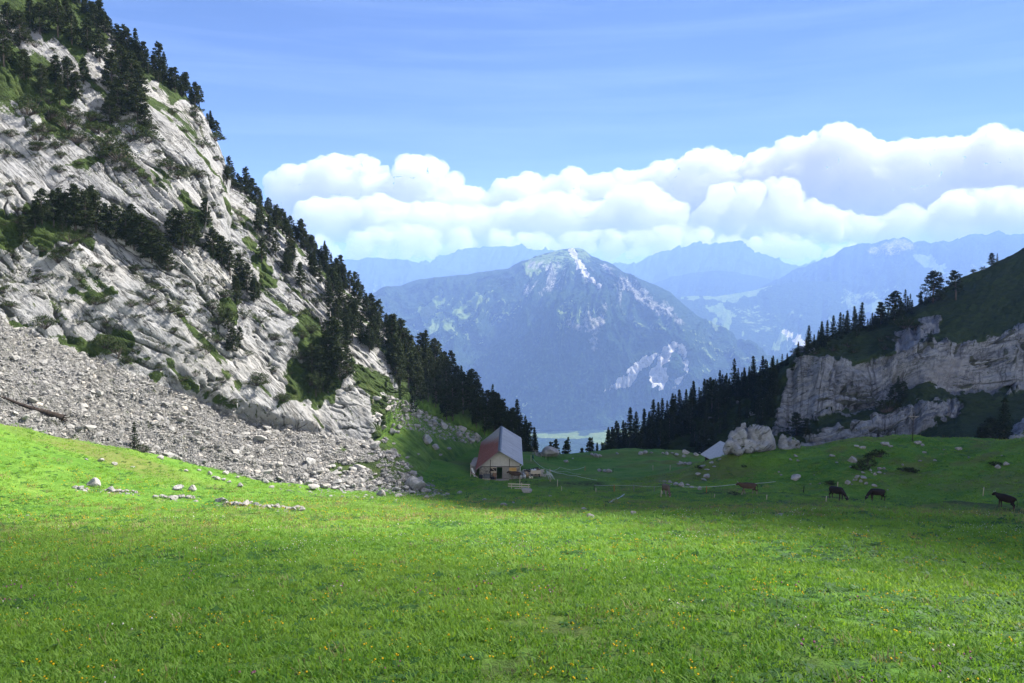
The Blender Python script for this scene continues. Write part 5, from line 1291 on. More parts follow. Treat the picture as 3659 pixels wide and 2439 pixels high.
# finer stones between the boulders of the field, the stone row and the scree tail
fp = []
for poly, n in [([(384, 394), (405, 400), (428, 413), (450, 424), (474, 432), (486, 441), (470, 444), (440, 439), (420, 432), (398, 427), (390, 412)], 900), ([(372, 447), (386, 451), (400, 461), (414, 466), (408, 471), (390, 467), (376, 456)], 160),
                ([(300, 470), (345, 474), (375, 478), (440, 492), (436, 499), (400, 495), (350, 492), (310, 486)], 700), ([(395, 470), (425, 480), (446, 493), (440, 498), (400, 497), (380, 488)], 520), ([(280, 484), (340, 491), (400, 498), (400, 501), (330, 497), (270, 489)], 260), ([(520, 438), (534, 448), (545, 455), (540, 457), (528, 452), (520, 446)], 160), ([(75, 487), (140, 493), (140, 496), (74, 491)], 90), ([(215, 503), (302, 510), (302, 514), (214, 506)], 90), ([(155, 496), (200, 498), (198, 503), (154, 501)], 60)]:
    for p in rand_in(poly, n, sr, 0.35):
        r = hit(p[0], p[1])
        if r: fp.append(list(r[0]))
fp = np.array(fp); nf = len(fp)
sz = px2m(fp.T, 1.0) * np.exp(sr.normal(-0.1, 0.45, nf)) * 0.9
scatter("rubble", fp, sr.uniform(-.6, .6, (nf, 3)) * [1, 1, 5], np.stack([sz, sz * .85, sz * .7], -1), sr.integers(0, 6, nf), [(m.copy(), M_STONE) for m in SMALL], "small pale rubble between the boulders and stone rows", "rubble")

# ---- grass
def mat_blade(name, a, c, tip, tr=0.45):
    b = MB(name)
    r = b.n("ShaderNodeObjectInfo").outputs['Random']
    n = b.noise(b.n("ShaderNodeNewGeometry").outputs['Position'], 0.22, 3, 0.6)
    z = b.n("ShaderNodeSeparateXYZ", {0: b.obj()}).outputs[2]
    col = b.mix(b.rng(n, 0.36, 0.64), a, c)
    col = b.mix(b.math('MULTIPLY', r, 0.5), col, tip)
    return b.done(foliage_shader(b, col, 0.6, tr, (1.25, 1.2, 0.5)))
M_BLADE = mat_blade("grass_blade", (0.100, 0.235, 0.026), (0.185, 0.33, 0.044), (0.255, 0.375, 0.08))
M_HERB = mat_blade("herb_leaf", (0.026, 0.082, 0.015), (0.055, 0.135, 0.024), (0.07, 0.15, 0.035), 0.25)
M_STRAW = mat_blade("dry_stalk", (0.20, 0.19, 0.075), (0.26, 0.24, 0.10), (0.30, 0.25, 0.12), 0.3)
def tuft_mesh(seed, n=34, h=(0.05, 0.14), rad=0.17, w=0.0085, lean=0.6, name="grass_tuft"):
    rg = np.random.default_rng(seed); V, F = [], []
    for i in range(n):
        th = rg.uniform(0, 6.28); r = rad * math.sqrt(rg.uniform(0, 1)); b0 = np.array([math.cos(th) * r, math.sin(th) * r, -0.01])
        hh = rg.uniform(*h); az = rg.uniform(0, 6.28); ln = rg.uniform(0.1, lean) * hh
        d = np.array([math.cos(az), math.sin(az), 0]); s = np.array([-d[1], d[0], 0]) * w * rg.uniform(.7, 1.3)
        m = b0 + d * ln * 0.35 + np.array([0, 0, hh * 0.6]); t = b0 + d * ln * 1.1 + np.array([0, 0, hh])
        k = len(V); V += [b0 - s, b0 + s, m + s * .75, m - s * .75, t]; F += [[k, k + 1, k + 2, k + 3], [k + 3, k + 2, k + 4]]
    return mesh_np(name, np.array(V), F, True)
def herb_mesh(seed, n=14, L=(0.05, 0.11), w=0.03, rad=0.12, up=0.5):
    rg = np.random.default_rng(seed); V, F = [], []
    for i in range(n):
        th = rg.uniform(0, 6.28); r = rad * math.sqrt(rg.uniform(0, 1)); b0 = np.array([math.cos(th) * r, math.sin(th) * r, 0.0])
        az = rg.uniform(0, 6.28); l = rg.uniform(*L); u = rg.uniform(0.15, up)
        d = np.array([math.cos(az), math.sin(az), 0]); s = np.array([-d[1], d[0], 0]) * w * rg.uniform(.6, 1.2)
        p1 = b0 + d * l * .45 + np.array([0, 0, l * u]); p2 = b0 + d * l + np.array([0, 0, l * u * rg.uniform(.6, 1.2)])
        k = len(V); V += [b0, p1 + s, p2, p1 - s]; F += [[k, k + 1, k + 2, k + 3]]
    return mesh_np("herb", np.array(V), F, True)
def stalk_mesh(seed, n=5, h=(0.22, 0.42)):
    rg = np.random.default_rng(seed); a = Acc()
    for i in range(n):
        b0 = np.array([rg.normal(0, .1), rg.normal(0, .1), -.01]); t = b0 + np.array([rg.normal(0, .06), rg.normal(0, .06), rg.uniform(*h)])
        a.tube([b0, (b0 + t) / 2 + rg.normal(0, .01, 3), t], [.003, .0025, .0015], 3)
        a.tube([t - (t - b0) * .18, t - (t - b0) * .08, t], [.002, .007, .002], 4)
    return a.mesh("stalk")
gr = np.random.default_rng(101)
protos = [(tuft_mesh(1), M_BLADE), (tuft_mesh(2, 40, (.04, .10)), M_BLADE), (tuft_mesh(3, 30, (.07, .18), .15, .008, .8), M_BLADE), (tuft_mesh(4, 44, (.04, .12), .2, .009, .9), M_BLADE),
          (herb_mesh(5), M_HERB), (herb_mesh(6, 22, (.03, .07), .02), M_HERB), (herb_mesh(7, 9, (.07, .14), .03, .05, .9), M_HERB), (stalk_mesh(8), M_STRAW), (tuft_mesh(9, 26, (.08, .20), .14, .006, .7), M_STRAW)]
GP, GS, GI = [], [], []
def add_zone(d0, d1, dens, scale, halfw=0.82, keep=None):
    pad = 5.0                                   # the turf goes on beyond both edges of the view
    area = halfw * (d1 ** 2 - d0 ** 2) + 2 * pad * (d1 - d0); n = int(area * dens)
    f = gr.uniform(0, 1, n)
    d = np.interp(f, [(halfw * (q ** 2 - d0 ** 2) + 2 * pad * (q - d0)) / area for q in np.linspace(d0, d1, 24)], np.linspace(d0, d1, 24))
    x = gr.uniform(-1, 1, n) * (halfw * d + pad)
    GP.append(np.stack([x, d], -1)); GS.append(scale * gr.uniform(.7, 1.4, n)); GI.append(np.full(n, -1))
add_zone(0.3, 2.5, 30, 0.8); add_zone(2.5, 9, 60, 0.8); add_zone(9, 16, 34, 0.95); add_zone(16, 28, 14, 1.3); add_zone(28, 50, 5.0, 1.9); add_zone(50, 125, 1.5, 2.7, 0.72)
GP = np.concatenate(GP); GS = np.concatenate(GS)
n = len(GP)
u = gr.uniform(0, 1, n)
pat = fbm(GP[:, 0] / 3.5, GP[:, 1] / 3.5, oct=3, seed=300); pat2 = fbm(GP[:, 0] / 6, GP[:, 1] / 4, oct=3, seed=301); pat3 = fbm(GP[:, 0] / 1.6, GP[:, 1] / 1.6, oct=2, seed=302)
GI = np.where(u < .30, 0, np.where(u < .55, 1, np.where(u < .70, 2, 3)))
herb = (gr.uniform(0, 1, n) < 0.12 + 0.45 * sstep(0.05, .5, pat)); GI = np.where(herb, np.where(gr.uniform(0, 1, n) < .55, 5, 4), GI)
dock = (gr.uniform(0, 1, n) < 0.012 + 0.22 * sstep(.35, .6, pat3)) & (GP[:, 1] < 60); GI = np.where(dock & (gr.uniform(0, 1, n) < .35), 6, GI)
dryp = gr.uniform(0, 1, n) < 0.015 + 0.34 * np.exp(-((GP[:, 1] - 52) / 17.0) ** 2) * sstep(-.5, .3, pat2) + 0.22 * sstep(.15, .6, pat2) * sstep(12, 35, GP[:, 1]); GI = np.where(dryp, np.where(gr.uniform(0, 1, n) < .4, 7, 8), GI)
gz = ground_z(GP[:, 0], GP[:, 1])
keepm = np.ones(n, bool)
for bx, by, br in bare: keepm &= ~((np.hypot(GP[:, 0] - bx, (GP[:, 1] - by) / 1.3) < br * 1.1) & (gr.uniform(0, 1, n) < .85))
keepm &= ~((seg_dist(GP[:, 0], GP[:, 1], tp) < 1.3) & (gr.uniform(0, 1, n) < .8))
keepm &= ~((np.hypot((GP[:, 0] - 9.5) / 1.7, GP[:, 1] - 117.5) < 3.5))
keepm &= ~((np.abs(GP[:, 0] + 2.2) < 4.2) & (GP[:, 1] > 126.5))
# nothing grows on the scree
ff = rF; fx = np.interp(GP[:, 1], ff[:, 1], ff[:, 0], left=-1e9, right=1e9)
keepm &= ~((GP[:, 0] < fx) & (GP[:, 1] > ff[:, 1].min()))
pts = np.stack([GP[:, 0], GP[:, 1], gz], -1)[keepm]; GS = GS[keepm]; GI = GI[keepm]; n = len(pts)
print("grass tufts", n)
scatter("grass", pts, np.stack([gr.normal(-.0, .12, n), gr.normal(0, .12, n), gr.uniform(0, 6.28, n)], -1), np.stack([GS, GS, np.minimum(GS, 0.32 + 0.22 * GS)], -1), GI, protos, "green meadow grass and herbs of the sloping pasture", "grass")
# ---- flowers
def flower_mesh(seed, kind):
    rg = np.random.default_rng(seed); V, F = [], []
    for i in range({'y': 3, 'w': 4, 'p': 3}[kind]):
        b0 = np.array([rg.normal(0, .09), rg.normal(0, .09), rg.uniform(.05, .10)]); r = {'y': .0098, 'w': .009, 'p': .011}[kind]
        nz = np.array([rg.normal(0, .35), rg.normal(-.3, .35), 1]); nz /= np.linalg.norm(nz)
        a = np.cross(nz, [1, .2, 0]); a /= np.linalg.norm(a); c = np.cross(nz, a)
        k = len(V)
        for ring, (rr, hh) in enumerate([(0.0, 0.1), (1.0, 0.35), (0.75, -0.35)]):
            m = 1 if ring == 0 else 7
            for j in range(m): V.append(b0 + r * rr * (math.cos(6.283 * j / m) * a + math.sin(6.283 * j / m) * c) + nz * r * hh * (1 if kind == 'y' else 2.2))
        for j in range(7):
            j2 = (j + 1) % 7
            F += [[k, k + 1 + j, k + 1 + j2], [k + 1 + j, k + 8 + j, k + 8 + j2, k + 1 + j2]]
    return mesh_np("flower", np.array(V), F, True)
def mat_petal(name, c): 
    b = MB(name); return b.done(foliage_shader(b, b.mix(b.n("ShaderNodeObjectInfo").outputs['Random'], c, tuple(x * .8 for x in c)), .7, .3, (1, 1, 1)))
MY, MW, MPk = mat_petal("buttercup_yellow", (.72, .46, .01)), mat_petal("clover_white", (.62, .60, .50)), mat_petal("clover_pink", (.30, .12, .19))
fr_ = np.random.default_rng(202)
N_ = 5500
d = np.sqrt(fr_.uniform(3.5 ** 2, 62 ** 2, N_)); d = np.where(fr_.uniform(0, 1, N_) < .35, 3.5 + (d - 3.5) * .35, d); x = fr_.uniform(-.8, .8, N_) * d
py_ = fbm(x / 5, d / 4, oct=3, seed=400); pw_ = fbm(x / 3, d / 3, oct=3, seed=401); pp_ = fbm(x / 2, d / 2, oct=3, seed=402)
k = np.full(N_, -1)
k = np.where(fr_.uniform(0, 1, N_) < .18 + .75 * sstep(.1, .6, py_ + .2 * (x < 0)), 0, k)
k = np.where((k < 0) & (fr_.uniform(0, 1, N_) < .05 + .45 * sstep(.2, .6, pw_)) & (d < 40), 1, k)
k = np.where((k < 0) & (fr_.uniform(0, 1, N_) < .03 + .5 * sstep(.25, .6, pp_)) & (d < 25), 2, k)
ok = k >= 0; x, d, k = x[ok], d[ok], k[ok]; nf = len(x)
fs = (1 + sstep(14, 60, d) * 1.5) * fr_.uniform(.7, 1.2, nf)
scatter("flowers", np.stack([x, d, ground_z(x, d)], -1), np.stack([0 * x, 0 * x, fr_.uniform(0, 6.28, nf)], -1), np.stack([fs, fs, fs], -1), k * 2 + fr_.integers(0, 2, nf), [(flower_mesh(1, 'y'), MY), (flower_mesh(2, 'y'), MY), (flower_mesh(3, 'w'), MW), (flower_mesh(4, 'w'), MW), (flower_mesh(5, 'p'), MPk), (flower_mesh(6, 'p'), MPk)], "yellow, white and pink meadow flowers dotted in the grass", "flowers")
# ================================================================== MATERIALS of built things
M_PLANK = mat_simple("weathered_planks", (0.17, 0.155, 0.135), (0.36, 0.33, 0.285), 5, 0.9, 0.6, (6, 6, 0.5))
M_PALEWOOD = mat_simple("fresh_pale_wood", (0.40, 0.33, 0.23), (0.58, 0.50, 0.38), 5, 0.85, 0.4, (0.6, 5, 5))
M_DARKWOOD = mat_simple("dark_beam_wood", (0.018, 0.015, 0.013), (0.05, 0.042, 0.036), 5, 0.9, 0.5, (1, 1, 0.4))
M_BROWNWOOD = mat_simple("brown_board", (0.12, 0.07, 0.04), (0.24, 0.15, 0.09), 5, 0.9, 0.4, (1, 1, .3))
M_ORANGE = mat_simple("ochre_board", (0.42, 0.25, 0.08), (0.60, 0.38, 0.14), 3, 0.85, 0.3)
M_PLASTER = mat_simple("grey_plaster", (0.38, 0.362, 0.325), (0.50, 0.478, 0.43), 2.2, 0.95, 0.3)
M_CONCRETE = mat_simple("worn_concrete", (0.34, 0.29, 0.225), (0.50, 0.43, 0.33), 2.5, 0.95, 0.4)
M_METAL = mat_simple("dull_sheet_metal", (0.10, 0.11, 0.115), (0.19, 0.20, 0.21), 3, 0.55, 0.1, metal=0.5)
M_WHITE = mat_simple("grubby_white", (0.50, 0.50, 0.49), (0.74, 0.74, 0.72), 6, 0.6, 0.1)
M_BLACK = mat_simple("black_rubber", (0.012, 0.012, 0.012), (0.03, 0.03, 0.03), 6, 0.8, 0.1)
M_TAN = mat_simple("tan_canvas", (0.26, 0.19, 0.11), (0.38, 0.29, 0.17), 6, 0.95, 0.4)
M_TUBE = mat_simple("pale_plastic_tube", (0.30, 0.35, 0.36), (0.46, 0.50, 0.50), 4, 0.5, 0.05)
M_GREENP = mat_simple("green_plastic", (0.03, 0.09, 0.06), (0.06, 0.14, 0.10), 4, 0.5, 0.05)
M_RUST = mat_simple("rusty_scrap", (0.11, 0.045, 0.028), (0.20, 0.10, 0.06), 6, 0.9, 0.3)
M_TAPE = mat_simple("white_fence_tape", (0.55, 0.56, 0.55), (0.7, 0.7, 0.69), 8, 0.6, 0.0)
M_POST_O = mat_simple("orange_post_paint", (0.38, 0.13, 0.035), (0.50, 0.20, 0.06), 6, 0.8, 0.2)
M_CREAM = mat_simple("cream_plastic", (0.50, 0.44, 0.27), (0.62, 0.56, 0.38), 6, 0.6, 0.1)
def mat_stonewall():
    b = MB("rubble_stone_wall")
    p = b.obj()
    v = b.n("ShaderNodeTexVoronoi", {'Vector': b.mapping(p, (3.2, 3.2, 4.5)), 'Scale': 1.0})
    e = b.vor(b.mapping(p, (3.2, 3.2, 4.5)), 1.0, 'DISTANCE_TO_EDGE')
    c = b.ramp(b.n("ShaderNodeSeparateColor", {0: v.outputs['Color']}).outputs[0], [(0, (0.11, 0.10, 0.088)), (.5, (0.22, 0.20, 0.17)), (1, (0.38, 0.355, 0.31))])
    c = b.mix(b.rng(e, 0, 0.09, 1, 0), c, (0.28, 0.26, 0.22))
    return b.done(b.bsdf(c, 0.95, b.bump(b.rng(e, 0, .12), .8, .06)))
M_STONEWALL = mat_stonewall()
def mat_roof(name, red):
    b = MB(name)
    p = b.obj()
    y = b.n("ShaderNodeSeparateXYZ", {0: p}).outputs[1]; x = b.n("ShaderNodeSeparateXYZ", {0: p}).outputs[0]
    n = b.noise(b.mapping(p, (0.35, 1.6, 0.35)), 1.0, 5, 0.65); f = b.noise(p, 5.0, 4, .7)
    grey = b.mix(b.rng(n, .3, .7), (0.30, 0.32, 0.345), (0.46, 0.48, 0.51))
    # separate sheets: faint seams across the slope
    br = b.n("ShaderNodeTexBrick", {'Vector': b.mapping(p, (1, 1, 1)), 'Color1': (1, 1, 1), 'Color2': (.86, .86, .88), 'Mortar': (.62, .62, .64), 'Scale': 1.0, 'Mortar Size': .02, 'Brick Width': 2.1, 'Row Height': 0.9}).outputs[0]
    grey = b.mix(0.55, grey, br, 'MULTIPLY')
    if red:
        rc = b.mix(b.rng(b.math('ADD', n, b.math('MULTIPLY', f, .4)), .4, .95), (0.14, 0.04, 0.031), (0.23, 0.09, 0.074))
        rc = b.mix(b.rng(f, .58, .72, 0, .5), rc, (0.26, 0.20, 0.18))
        # the red paint has worn off towards the ridge and the far end
        w = b.math('ADD', b.math('MULTIPLY', y, -0.062), b.math('ADD', b.math('MULTIPLY', x, -0.20), b.math('MULTIPLY', b.math('SUBTRACT', n, .5), .7)))
        grey = b.mix(b.rng(w, -0.80, -0.40), b.mix(.5, grey, (.2, .19, .19), 'MIX'), rc)
    return b.done(b.bsdf(grey, 0.5, b.bump(n, .2, .03), spec=0.4, metal=0.15 if not red else 0.0))
def part(root, name, acc, mat, smooth=False): return link(name, acc.mesh(name, smooth), mat, root)

# ================================================================== THE BARN
BX, BY = -2.06, 130.0
BZ = -31.15
barn = thing("barn", "long stone barn with rust red and grey tin roof, dark doorway facing us", "barn", (BX, BY, BZ))
RZ, LX, LZ, RX_, RZ2, Y0, Y1 = 4.85, -3.94, 1.65, 3.81, 2.55, -0.85, 22.4
def tin(side):
    """corrugated roof sheet with real ribs and thickness"""
    x1, z1 = (LX, LZ) if side < 0 else (RX_, RZ2)
    ys = []
    y = Y0
    while y < Y1:
        ys += [(y, 0), (y + .44, 0), (y + .50, .085), (y + .56, .085)]; y += .62
    ys.append((Y1, 0)); V, F = [], []
    nx, nz = -(z1 - RZ), (x1 - 0); L = math.hypot(nx, nz); nn = np.array([nx / L, 0, nz / L]) * (1 if nz > 0 else -1)
    for (yy, h) in ys:
        for t in (0.0, 0.34, 0.67, 1.0):
            sag = -0.03 * math.sin(t * math.pi) + 0.02 * math.sin(yy * 0.7)
            p = np.array([x1 * t, yy, RZ + (z1 - RZ) * t + sag]); V.append(p + nn * h)
    m = len(V); V += [v - nn * 0.07 for v in V]
    for i in range(len(ys) - 1):
        for j in range(3):
            a = i * 4 + j; F.append([a, a + 1, a + 5, a + 4]); F.append([m + a, m + a + 4, m + a + 5, m + a + 1])
        F.append([i * 4 + 3, m + i * 4 + 3, m + i * 4 + 7, i * 4 + 7]); F.append([i * 4, i * 4 + 4, m + i * 4 + 4, m + i * 4])
    e = (len(ys) - 1) * 4
    for j in range(3): F.append([j, m + j, m + j + 1, j + 1]); F.append([e + j, e + j + 1, m + e + j + 1, m + e + j])
    a = Acc(); a.add(np.array(V), F); return a
rr = part(barn, "roof", tin(1), mat_roof("grey_tin", False)); rr['label'] = "grey ribbed tin roof slope"
rl = part(barn, "roof", tin(-1), mat_roof("rust_red_tin", True)); rl['label'] = "rust red roof slope worn grey at the top"
part(barn, "ridge_cap", Acc().beam((-.14, Y0, RZ + .02), (-.14, Y1, RZ + .02), .3, .05, (-.6, 0, 1)).beam((.14, Y0, RZ + .045), (.14, Y1, RZ + .045), .3, .05, (.5, 0, 1)), M_METAL)
WX = 3.32
rz = lambda x: (RZ + (LZ - RZ) * (x / LX) if x < 0 else RZ + (RZ2 - RZ) * (x / RX_)) - 0.16
a = Acc()                                                      # side and back walls
a.box((-WX + .13, 11, (rz(-WX) - 2.2) / 2), (.26, 21.4, rz(-WX) + 2.2)); a.box((WX - .13, 11, (rz(WX) - 2.2) / 2), (.26, 21.4, rz(WX) + 2.2)); a.box((0, 21.87, -.1), (2 * WX, .26, 4.2))
part(barn, "wall", a, M_STONEWALL)
a = Acc(); a.box((-2.43, .13, .72), (1.8, .26, 2.64)); a.box((2.42, .13, .72), (1.82, .26, 2.64)); a.box((-1.0, .13, .17), (1.06, .24, 1.55))
fw = part(barn, "front_wall", a, M_STONEWALL)
# plastered gable as one prism
xs = [-WX, -1.6, 0, 1.6, WX]
gv = [(x, .02, 2.06) for x in (-WX, WX)] + [(WX, .02, rz(WX)), (0, .02, RZ - .16), (-WX, .02, max(2.08, rz(-WX)))]
gv2 = [(x, .22, z) for x, _, z in gv]
a = Acc(); a.add(gv + gv2, [[0, 1, 2, 3, 4], [9, 8, 7, 6, 5], [0, 5, 6, 1], [1, 6, 7, 2], [2, 7, 8, 3], [3, 8, 9, 4], [4, 9, 5, 0]])
part(barn, "gable", a, M_PLASTER)
bm_ = Acc(); bm_.box((0, -.012, 2.02), (2 * WX - .1, .06, .09)); bm_.box((-1.52, -.016, 2.62), (.10, .06, 1.12)); bm_.box((1.63, -.016, 2.7), (.09, .06, 1.28)); bm_.box((-1.54, -.02, .98), (.14, .08, 2.0))
part(barn, "beam", bm_, M_DARKWOOD)
dr_ = part(barn, "door", Acc().box((1.0, .10, 1.0), (1.02, .08, 2.0)), M_PLANK); dr_['label'] = "grey plank door folded beside the dark doorway"
a = Acc()
for x in (.62, .84, 1.06, 1.28): a.box((x, .052, 1.0), (.19, .03, 1.94))
link("door_board", a.mesh("door_board"), M_PLANK, dr_)
fr = Acc(); fr.box((-.49, .03, 1.0), (.09, .2, 2.02)); fr.box((.47, .03, 1.0), (.07, .2, 2.02)); fr.box((0, .05, 2.0 - .05), (.9, .16, .07))
part(barn, "door_frame", fr, M_PLANK)
hg = part(barn, "half_door", Acc().box((-1.0, .08, 1.48), (1.0, .07, 1.0)), M_DARKWOOD)
a = Acc(); a.box((-1.0, .02, 1.84), (1.0, .05, .12)); a.box((-1.0, .02, 1.16), (1.0, .05, .12)); a.box((-1.0, .02, 1.02), (1.0, .05, .09)); a.beam((-1.32, .015, 1.78), (-.72, .015, 1.24), .05, .1, (0, -1, 0))
link("door_brace", a.mesh("door_brace"), M_PALEWOOD, hg)
sh = part(barn, "shutter", Acc().box((2.2, -.035, 1.55), (1.2, .05, .58)), M_ORANGE); sh['label'] = "ochre board over the small window"
a = Acc()
a.beam((0, Y0 - .02, RZ - .06), (LX, Y0 - .02, LZ - .06), .05, .22, (0, -1, 0)); a.beam((0, Y0 - .025, RZ - .06), (RX_, Y0 - .025, RZ2 - .06), .05, .22, (0, -1, 0))
part(barn, "bargeboard", a, M_PLANK)
a = Acc()
for i in range(8):
    y = 0.2 + i * 3.05
    for sx, zz in ((LX, LZ), (RX_, RZ2)): a.beam((0, y, RZ - .2), (sx * .99, y, zz - .14), .12, .14)
part(barn, "rafter", a, M_DARKWOOD)
a = Acc(); a.tube([(RX_ + .03, Y0, RZ2 - .12), (RX_ + .03, Y1, RZ2 - .10)], .06, 6); a.tube([(RX_ - .02, -.2, RZ2 - .15), (3.42, -.1, 2.0), (3.42, -.1, .1)], .045, 6)
part(barn, "gutter", a, M_WHITE)
def gz_(x, y):
    p = drop(x, y); return float(p.z)
def at_barn(x, y, dz=0.0): return (BX + x, BY + y, gz_(BX + x, BY + y) + dz)
# ramp of worn concrete
t = thing("ramp", "worn concrete ramp before the barn doorway", "ramp", (BX, BY, BZ))
part(t, "slab", Acc().box((.02, -1.75, -.10), (3.08, 3.3, .20)), M_CONCRETE); part(t, "kerb", Acc().box((.02, -3.44, -.12), (3.12, .09, .26)), M_PALEWOOD)
# things round the barn
t = thing("trough", "grey metal water trough on a pale pole rack at the barn front", "trough", (BX - 2.45, BY - .9, BZ))
part(t, "tank", Acc().box((.36, 0, .60), (1.0, .62, .56)).box((.36, -.0, .895), (1.06, .68, .05)), M_METAL)
part(t, "rack", Acc().beam((-.95, -.55, .25), (.95, -.55, .25), .1, .11).beam((-.85, -.75, .04), (.95, -.75, .04), .1, .12).beam((-.9, .35, .2), (.95, .35, .2), .1, .1).beam((-.8, -.6, -.5), (-.8, -.6, .25), .1, .1).beam((.85, -.6, -.5), (.85, -.6, .25), .1, .1), M_PALEWOOD)
part(t, "bin", Acc().box((-.62, -.1, .52), (.58, .5, .5)).box((-.62, -.1, .79), (.64, .56, .04)), M_BLACK)
t = link("board", Acc().beam((-.35, -.45, .02), (-.20, .02, 1.0), .6, .04, (0, -1, .3)).beam((-.22, -.47, .02), (-.05, -.03, .92), .12, .05, (0, -1, .3)).mesh("board"), M_BROWNWOOD); t.location = (BX - .55, BY - .15, BZ); t['label'] = "brown board leaning beside the barn doorway"; t['category'] = "board"
t = thing("barrow", "dark upturned wheelbarrow before the braced half door", "wheelbarrow", (BX - 1.15, BY - .9, BZ))
a = Acc(); a.add([(-.35, -.3, .5), (.35, -.3, .5), (.35, .3, .5), (-.35, .3, .5), (-.22, -.2, .15), (.22, -.2, .15), (.22, .2, .15), (-.22, .2, .15)], [[0, 1, 5, 4], [1, 2, 6, 5], [2, 3, 7, 6], [3, 0, 4, 7], [4, 5, 6, 7]]); part(t, "tray", a, M_BLACK)
part(t, "handle", Acc().beam((.2, -.25, .3), (.9, -.3, .45), .04, .04).beam((.2, .25, .3), (.9, .3, .45), .04, .04).beam((.4, -.26, .34), (.4, -.26, 0), .03, .03).beam((.4, .26, .34), (.4, .26, 0), .03, .03), M_DARKWOOD)
th = np.linspace(0, 6.283, 13); part(t, "wheel", Acc().tube([(-.42 + .17 * math.cos(q), 0, .17 + .17 * math.sin(q)) for q in th], .035, 6), M_BLACK)
wp_ = np.random.default_rng(3)
def woodpile(name, label, cx, y0, y1, wid, h, lx):
    t = thing(name, label, "woodpile", (cx, y0, gz_(cx, y0)))
    a = Acc()
    ny = int((y1 - y0) / .26)
    for i in range(ny):
        zb = gz_(cx, y0 + i * .26) - gz_(cx, y0)
        for k in range(int(h / .2)):
            if wp_.uniform() < .12 and k > 2: continue
            r = wp_.uniform(.07, .13); L = lx * wp_.uniform(.8, 1.15); o = wp_.uniform(-.1, .1)
            a.tube([(-L / 2 + o, i * .26 + wp_.uniform(-.03, .03), zb + .08 + k * .2), (L / 2 + o, i * .26 + wp_.uniform(-.05, .05), zb + .08 + k * .2)], r, 6)
    part(t, "logs", a, M_PALEWOOD if "pale" in label else M_DEAD)
woodpile("woodpile", "stack of grey split logs along the wall under the red roof slope", BX - 4.45, BY + 1.0, BY + 15.0, .8, 1.7, .8)
def simple(name, label, cat, acc, mat, loc=(0, 0, 0), rz=0.0, smooth=False, group=None):
    o = link(name, acc.mesh(name, smooth), mat); o.location = loc; o.rotation_euler = (0, 0, rz); o['label'] = label; o['category'] = cat
    if group: o['group'] = group
    return o
simple("pole", "thin pale pole standing upright off the barn corner below the red roof", "pole", Acc().tube([(0, 0, -.2), (.05, 0, 1.1), (.10, 0, 2.05)], [.045, .04, .03], 6), M_PALEWOOD, at_barn(-4.75, -1.2))
simple("plank", "whitish plank leaning at the barn corner below the red roof", "plank", Acc().beam((.5, 0, 0), (0, .15, 1.35), .28, .05, (0, -1, 0)), M_WHITE, at_barn(-4.55, -.6))
simple("plank", "brown plank lying slanted at the barn corner", "plank", Acc().beam((0, 0, .75), (1.1, -.35, .05), .18, .05), M_BROWNWOOD, at_barn(-4.7, -.9))
simple("plank", "pale narrow plank beside the slanted brown one", "plank", Acc().beam((0, 0, .6), (.95, -.45, .03), .12, .05), M_PALEWOOD, at_barn(-4.5, -1.3))
# milk cans, canvas, bucket on the right wall
def can(x, y, label, tall=.7):
    t = thing("milk_can", label, "milk can", at_barn(x, y, -.02), 0, "white cans at the barn corner")
    pr = [(0, .16), (.45, .17), (.55, .12), (.62, .09), (tall, .11)]
    part(t, "body", Acc().tube([(0, 0, z) for z, r in pr], [r for z, r in pr], 12), M_WHITE, True)
    part(t, "lid", Acc().tube([(0, 0, tall - .02), (0, 0, tall + .05)], [.12, .09], 12), M_METAL, True)
can(3.62, .1, "white can nearest the barn corner under the downpipe"); can(3.95, .9, "white can standing back between corner and canvas", .95); can(4.18, .2, "white can touching the tan canvas", .8)
a = Acc(); 
for i in range(6): a.tube([(-.22 + .09 * i, 0, 1.25 - .05 * i), (-.2 + .1 * i, -.12, .7), (-.12 + .09 * i, -.08 + .02 * i, .12)], [.05, .085, .07], 6)
simple("canvas", "tan canvas hanging bundled beside the white cans", "canvas", a, M_TAN, at_barn(4.55, .4), 0, True)
a = Acc(); a.tube([(0, 0, 0), (0, 0, .34)], [.16, .19], 12); a.tube([(.38, .05, 0), (.38, .05, .32)], [.15, .18], 12)
simple("bucket", "cream bucket pair on the grass before the cart", "bucket", a, M_CREAM, at_barn(5.0, -1.0), 0, True)
# timber stack and cart
t = thing("timber_stack", "low stack of weathered boards and scrap beyond the cart", "timber", at_barn(5.9, 5.2), 0)
a = Acc()
for i in range(5):
    for k in range(3): a.beam((-2.1 + wp_.uniform(-.3, .3), -1.4 + i * .75, .2 + .24 * k), (1.6 + wp_.uniform(-.4, .4), -1.4 + i * .75 + wp_.uniform(-.12, .12), .2 + .24 * k + wp_.uniform(-.03, .05)), .3, .1)
part(t, "boards", a, M_PALEWOOD)
a = Acc()
for i in range(7): a.beam((wp_.uniform(-1.8, 0), wp_.uniform(-1, 1.5), .85), (wp_.uniform(-.8, .8), wp_.uniform(-1, 1.5), wp_.uniform(.9, 1.35)), wp_.uniform(.15, .4), .08)
part(t, "scrap", a, M_DARKWOOD)
t = thing("cart", "flat farm cart with grey tailboard loaded with scrap beside the barn", "cart", at_barn(6.0, .6, 0), .03)
part(t, "bed", Acc().box((0, 1.3, .72), (1.56, 2.7, .1)).box((-.76, 1.3, .9), (.05, 2.7, .3)).box((.76, 1.3, .9), (.05, 2.7, .3)), M_PLANK)
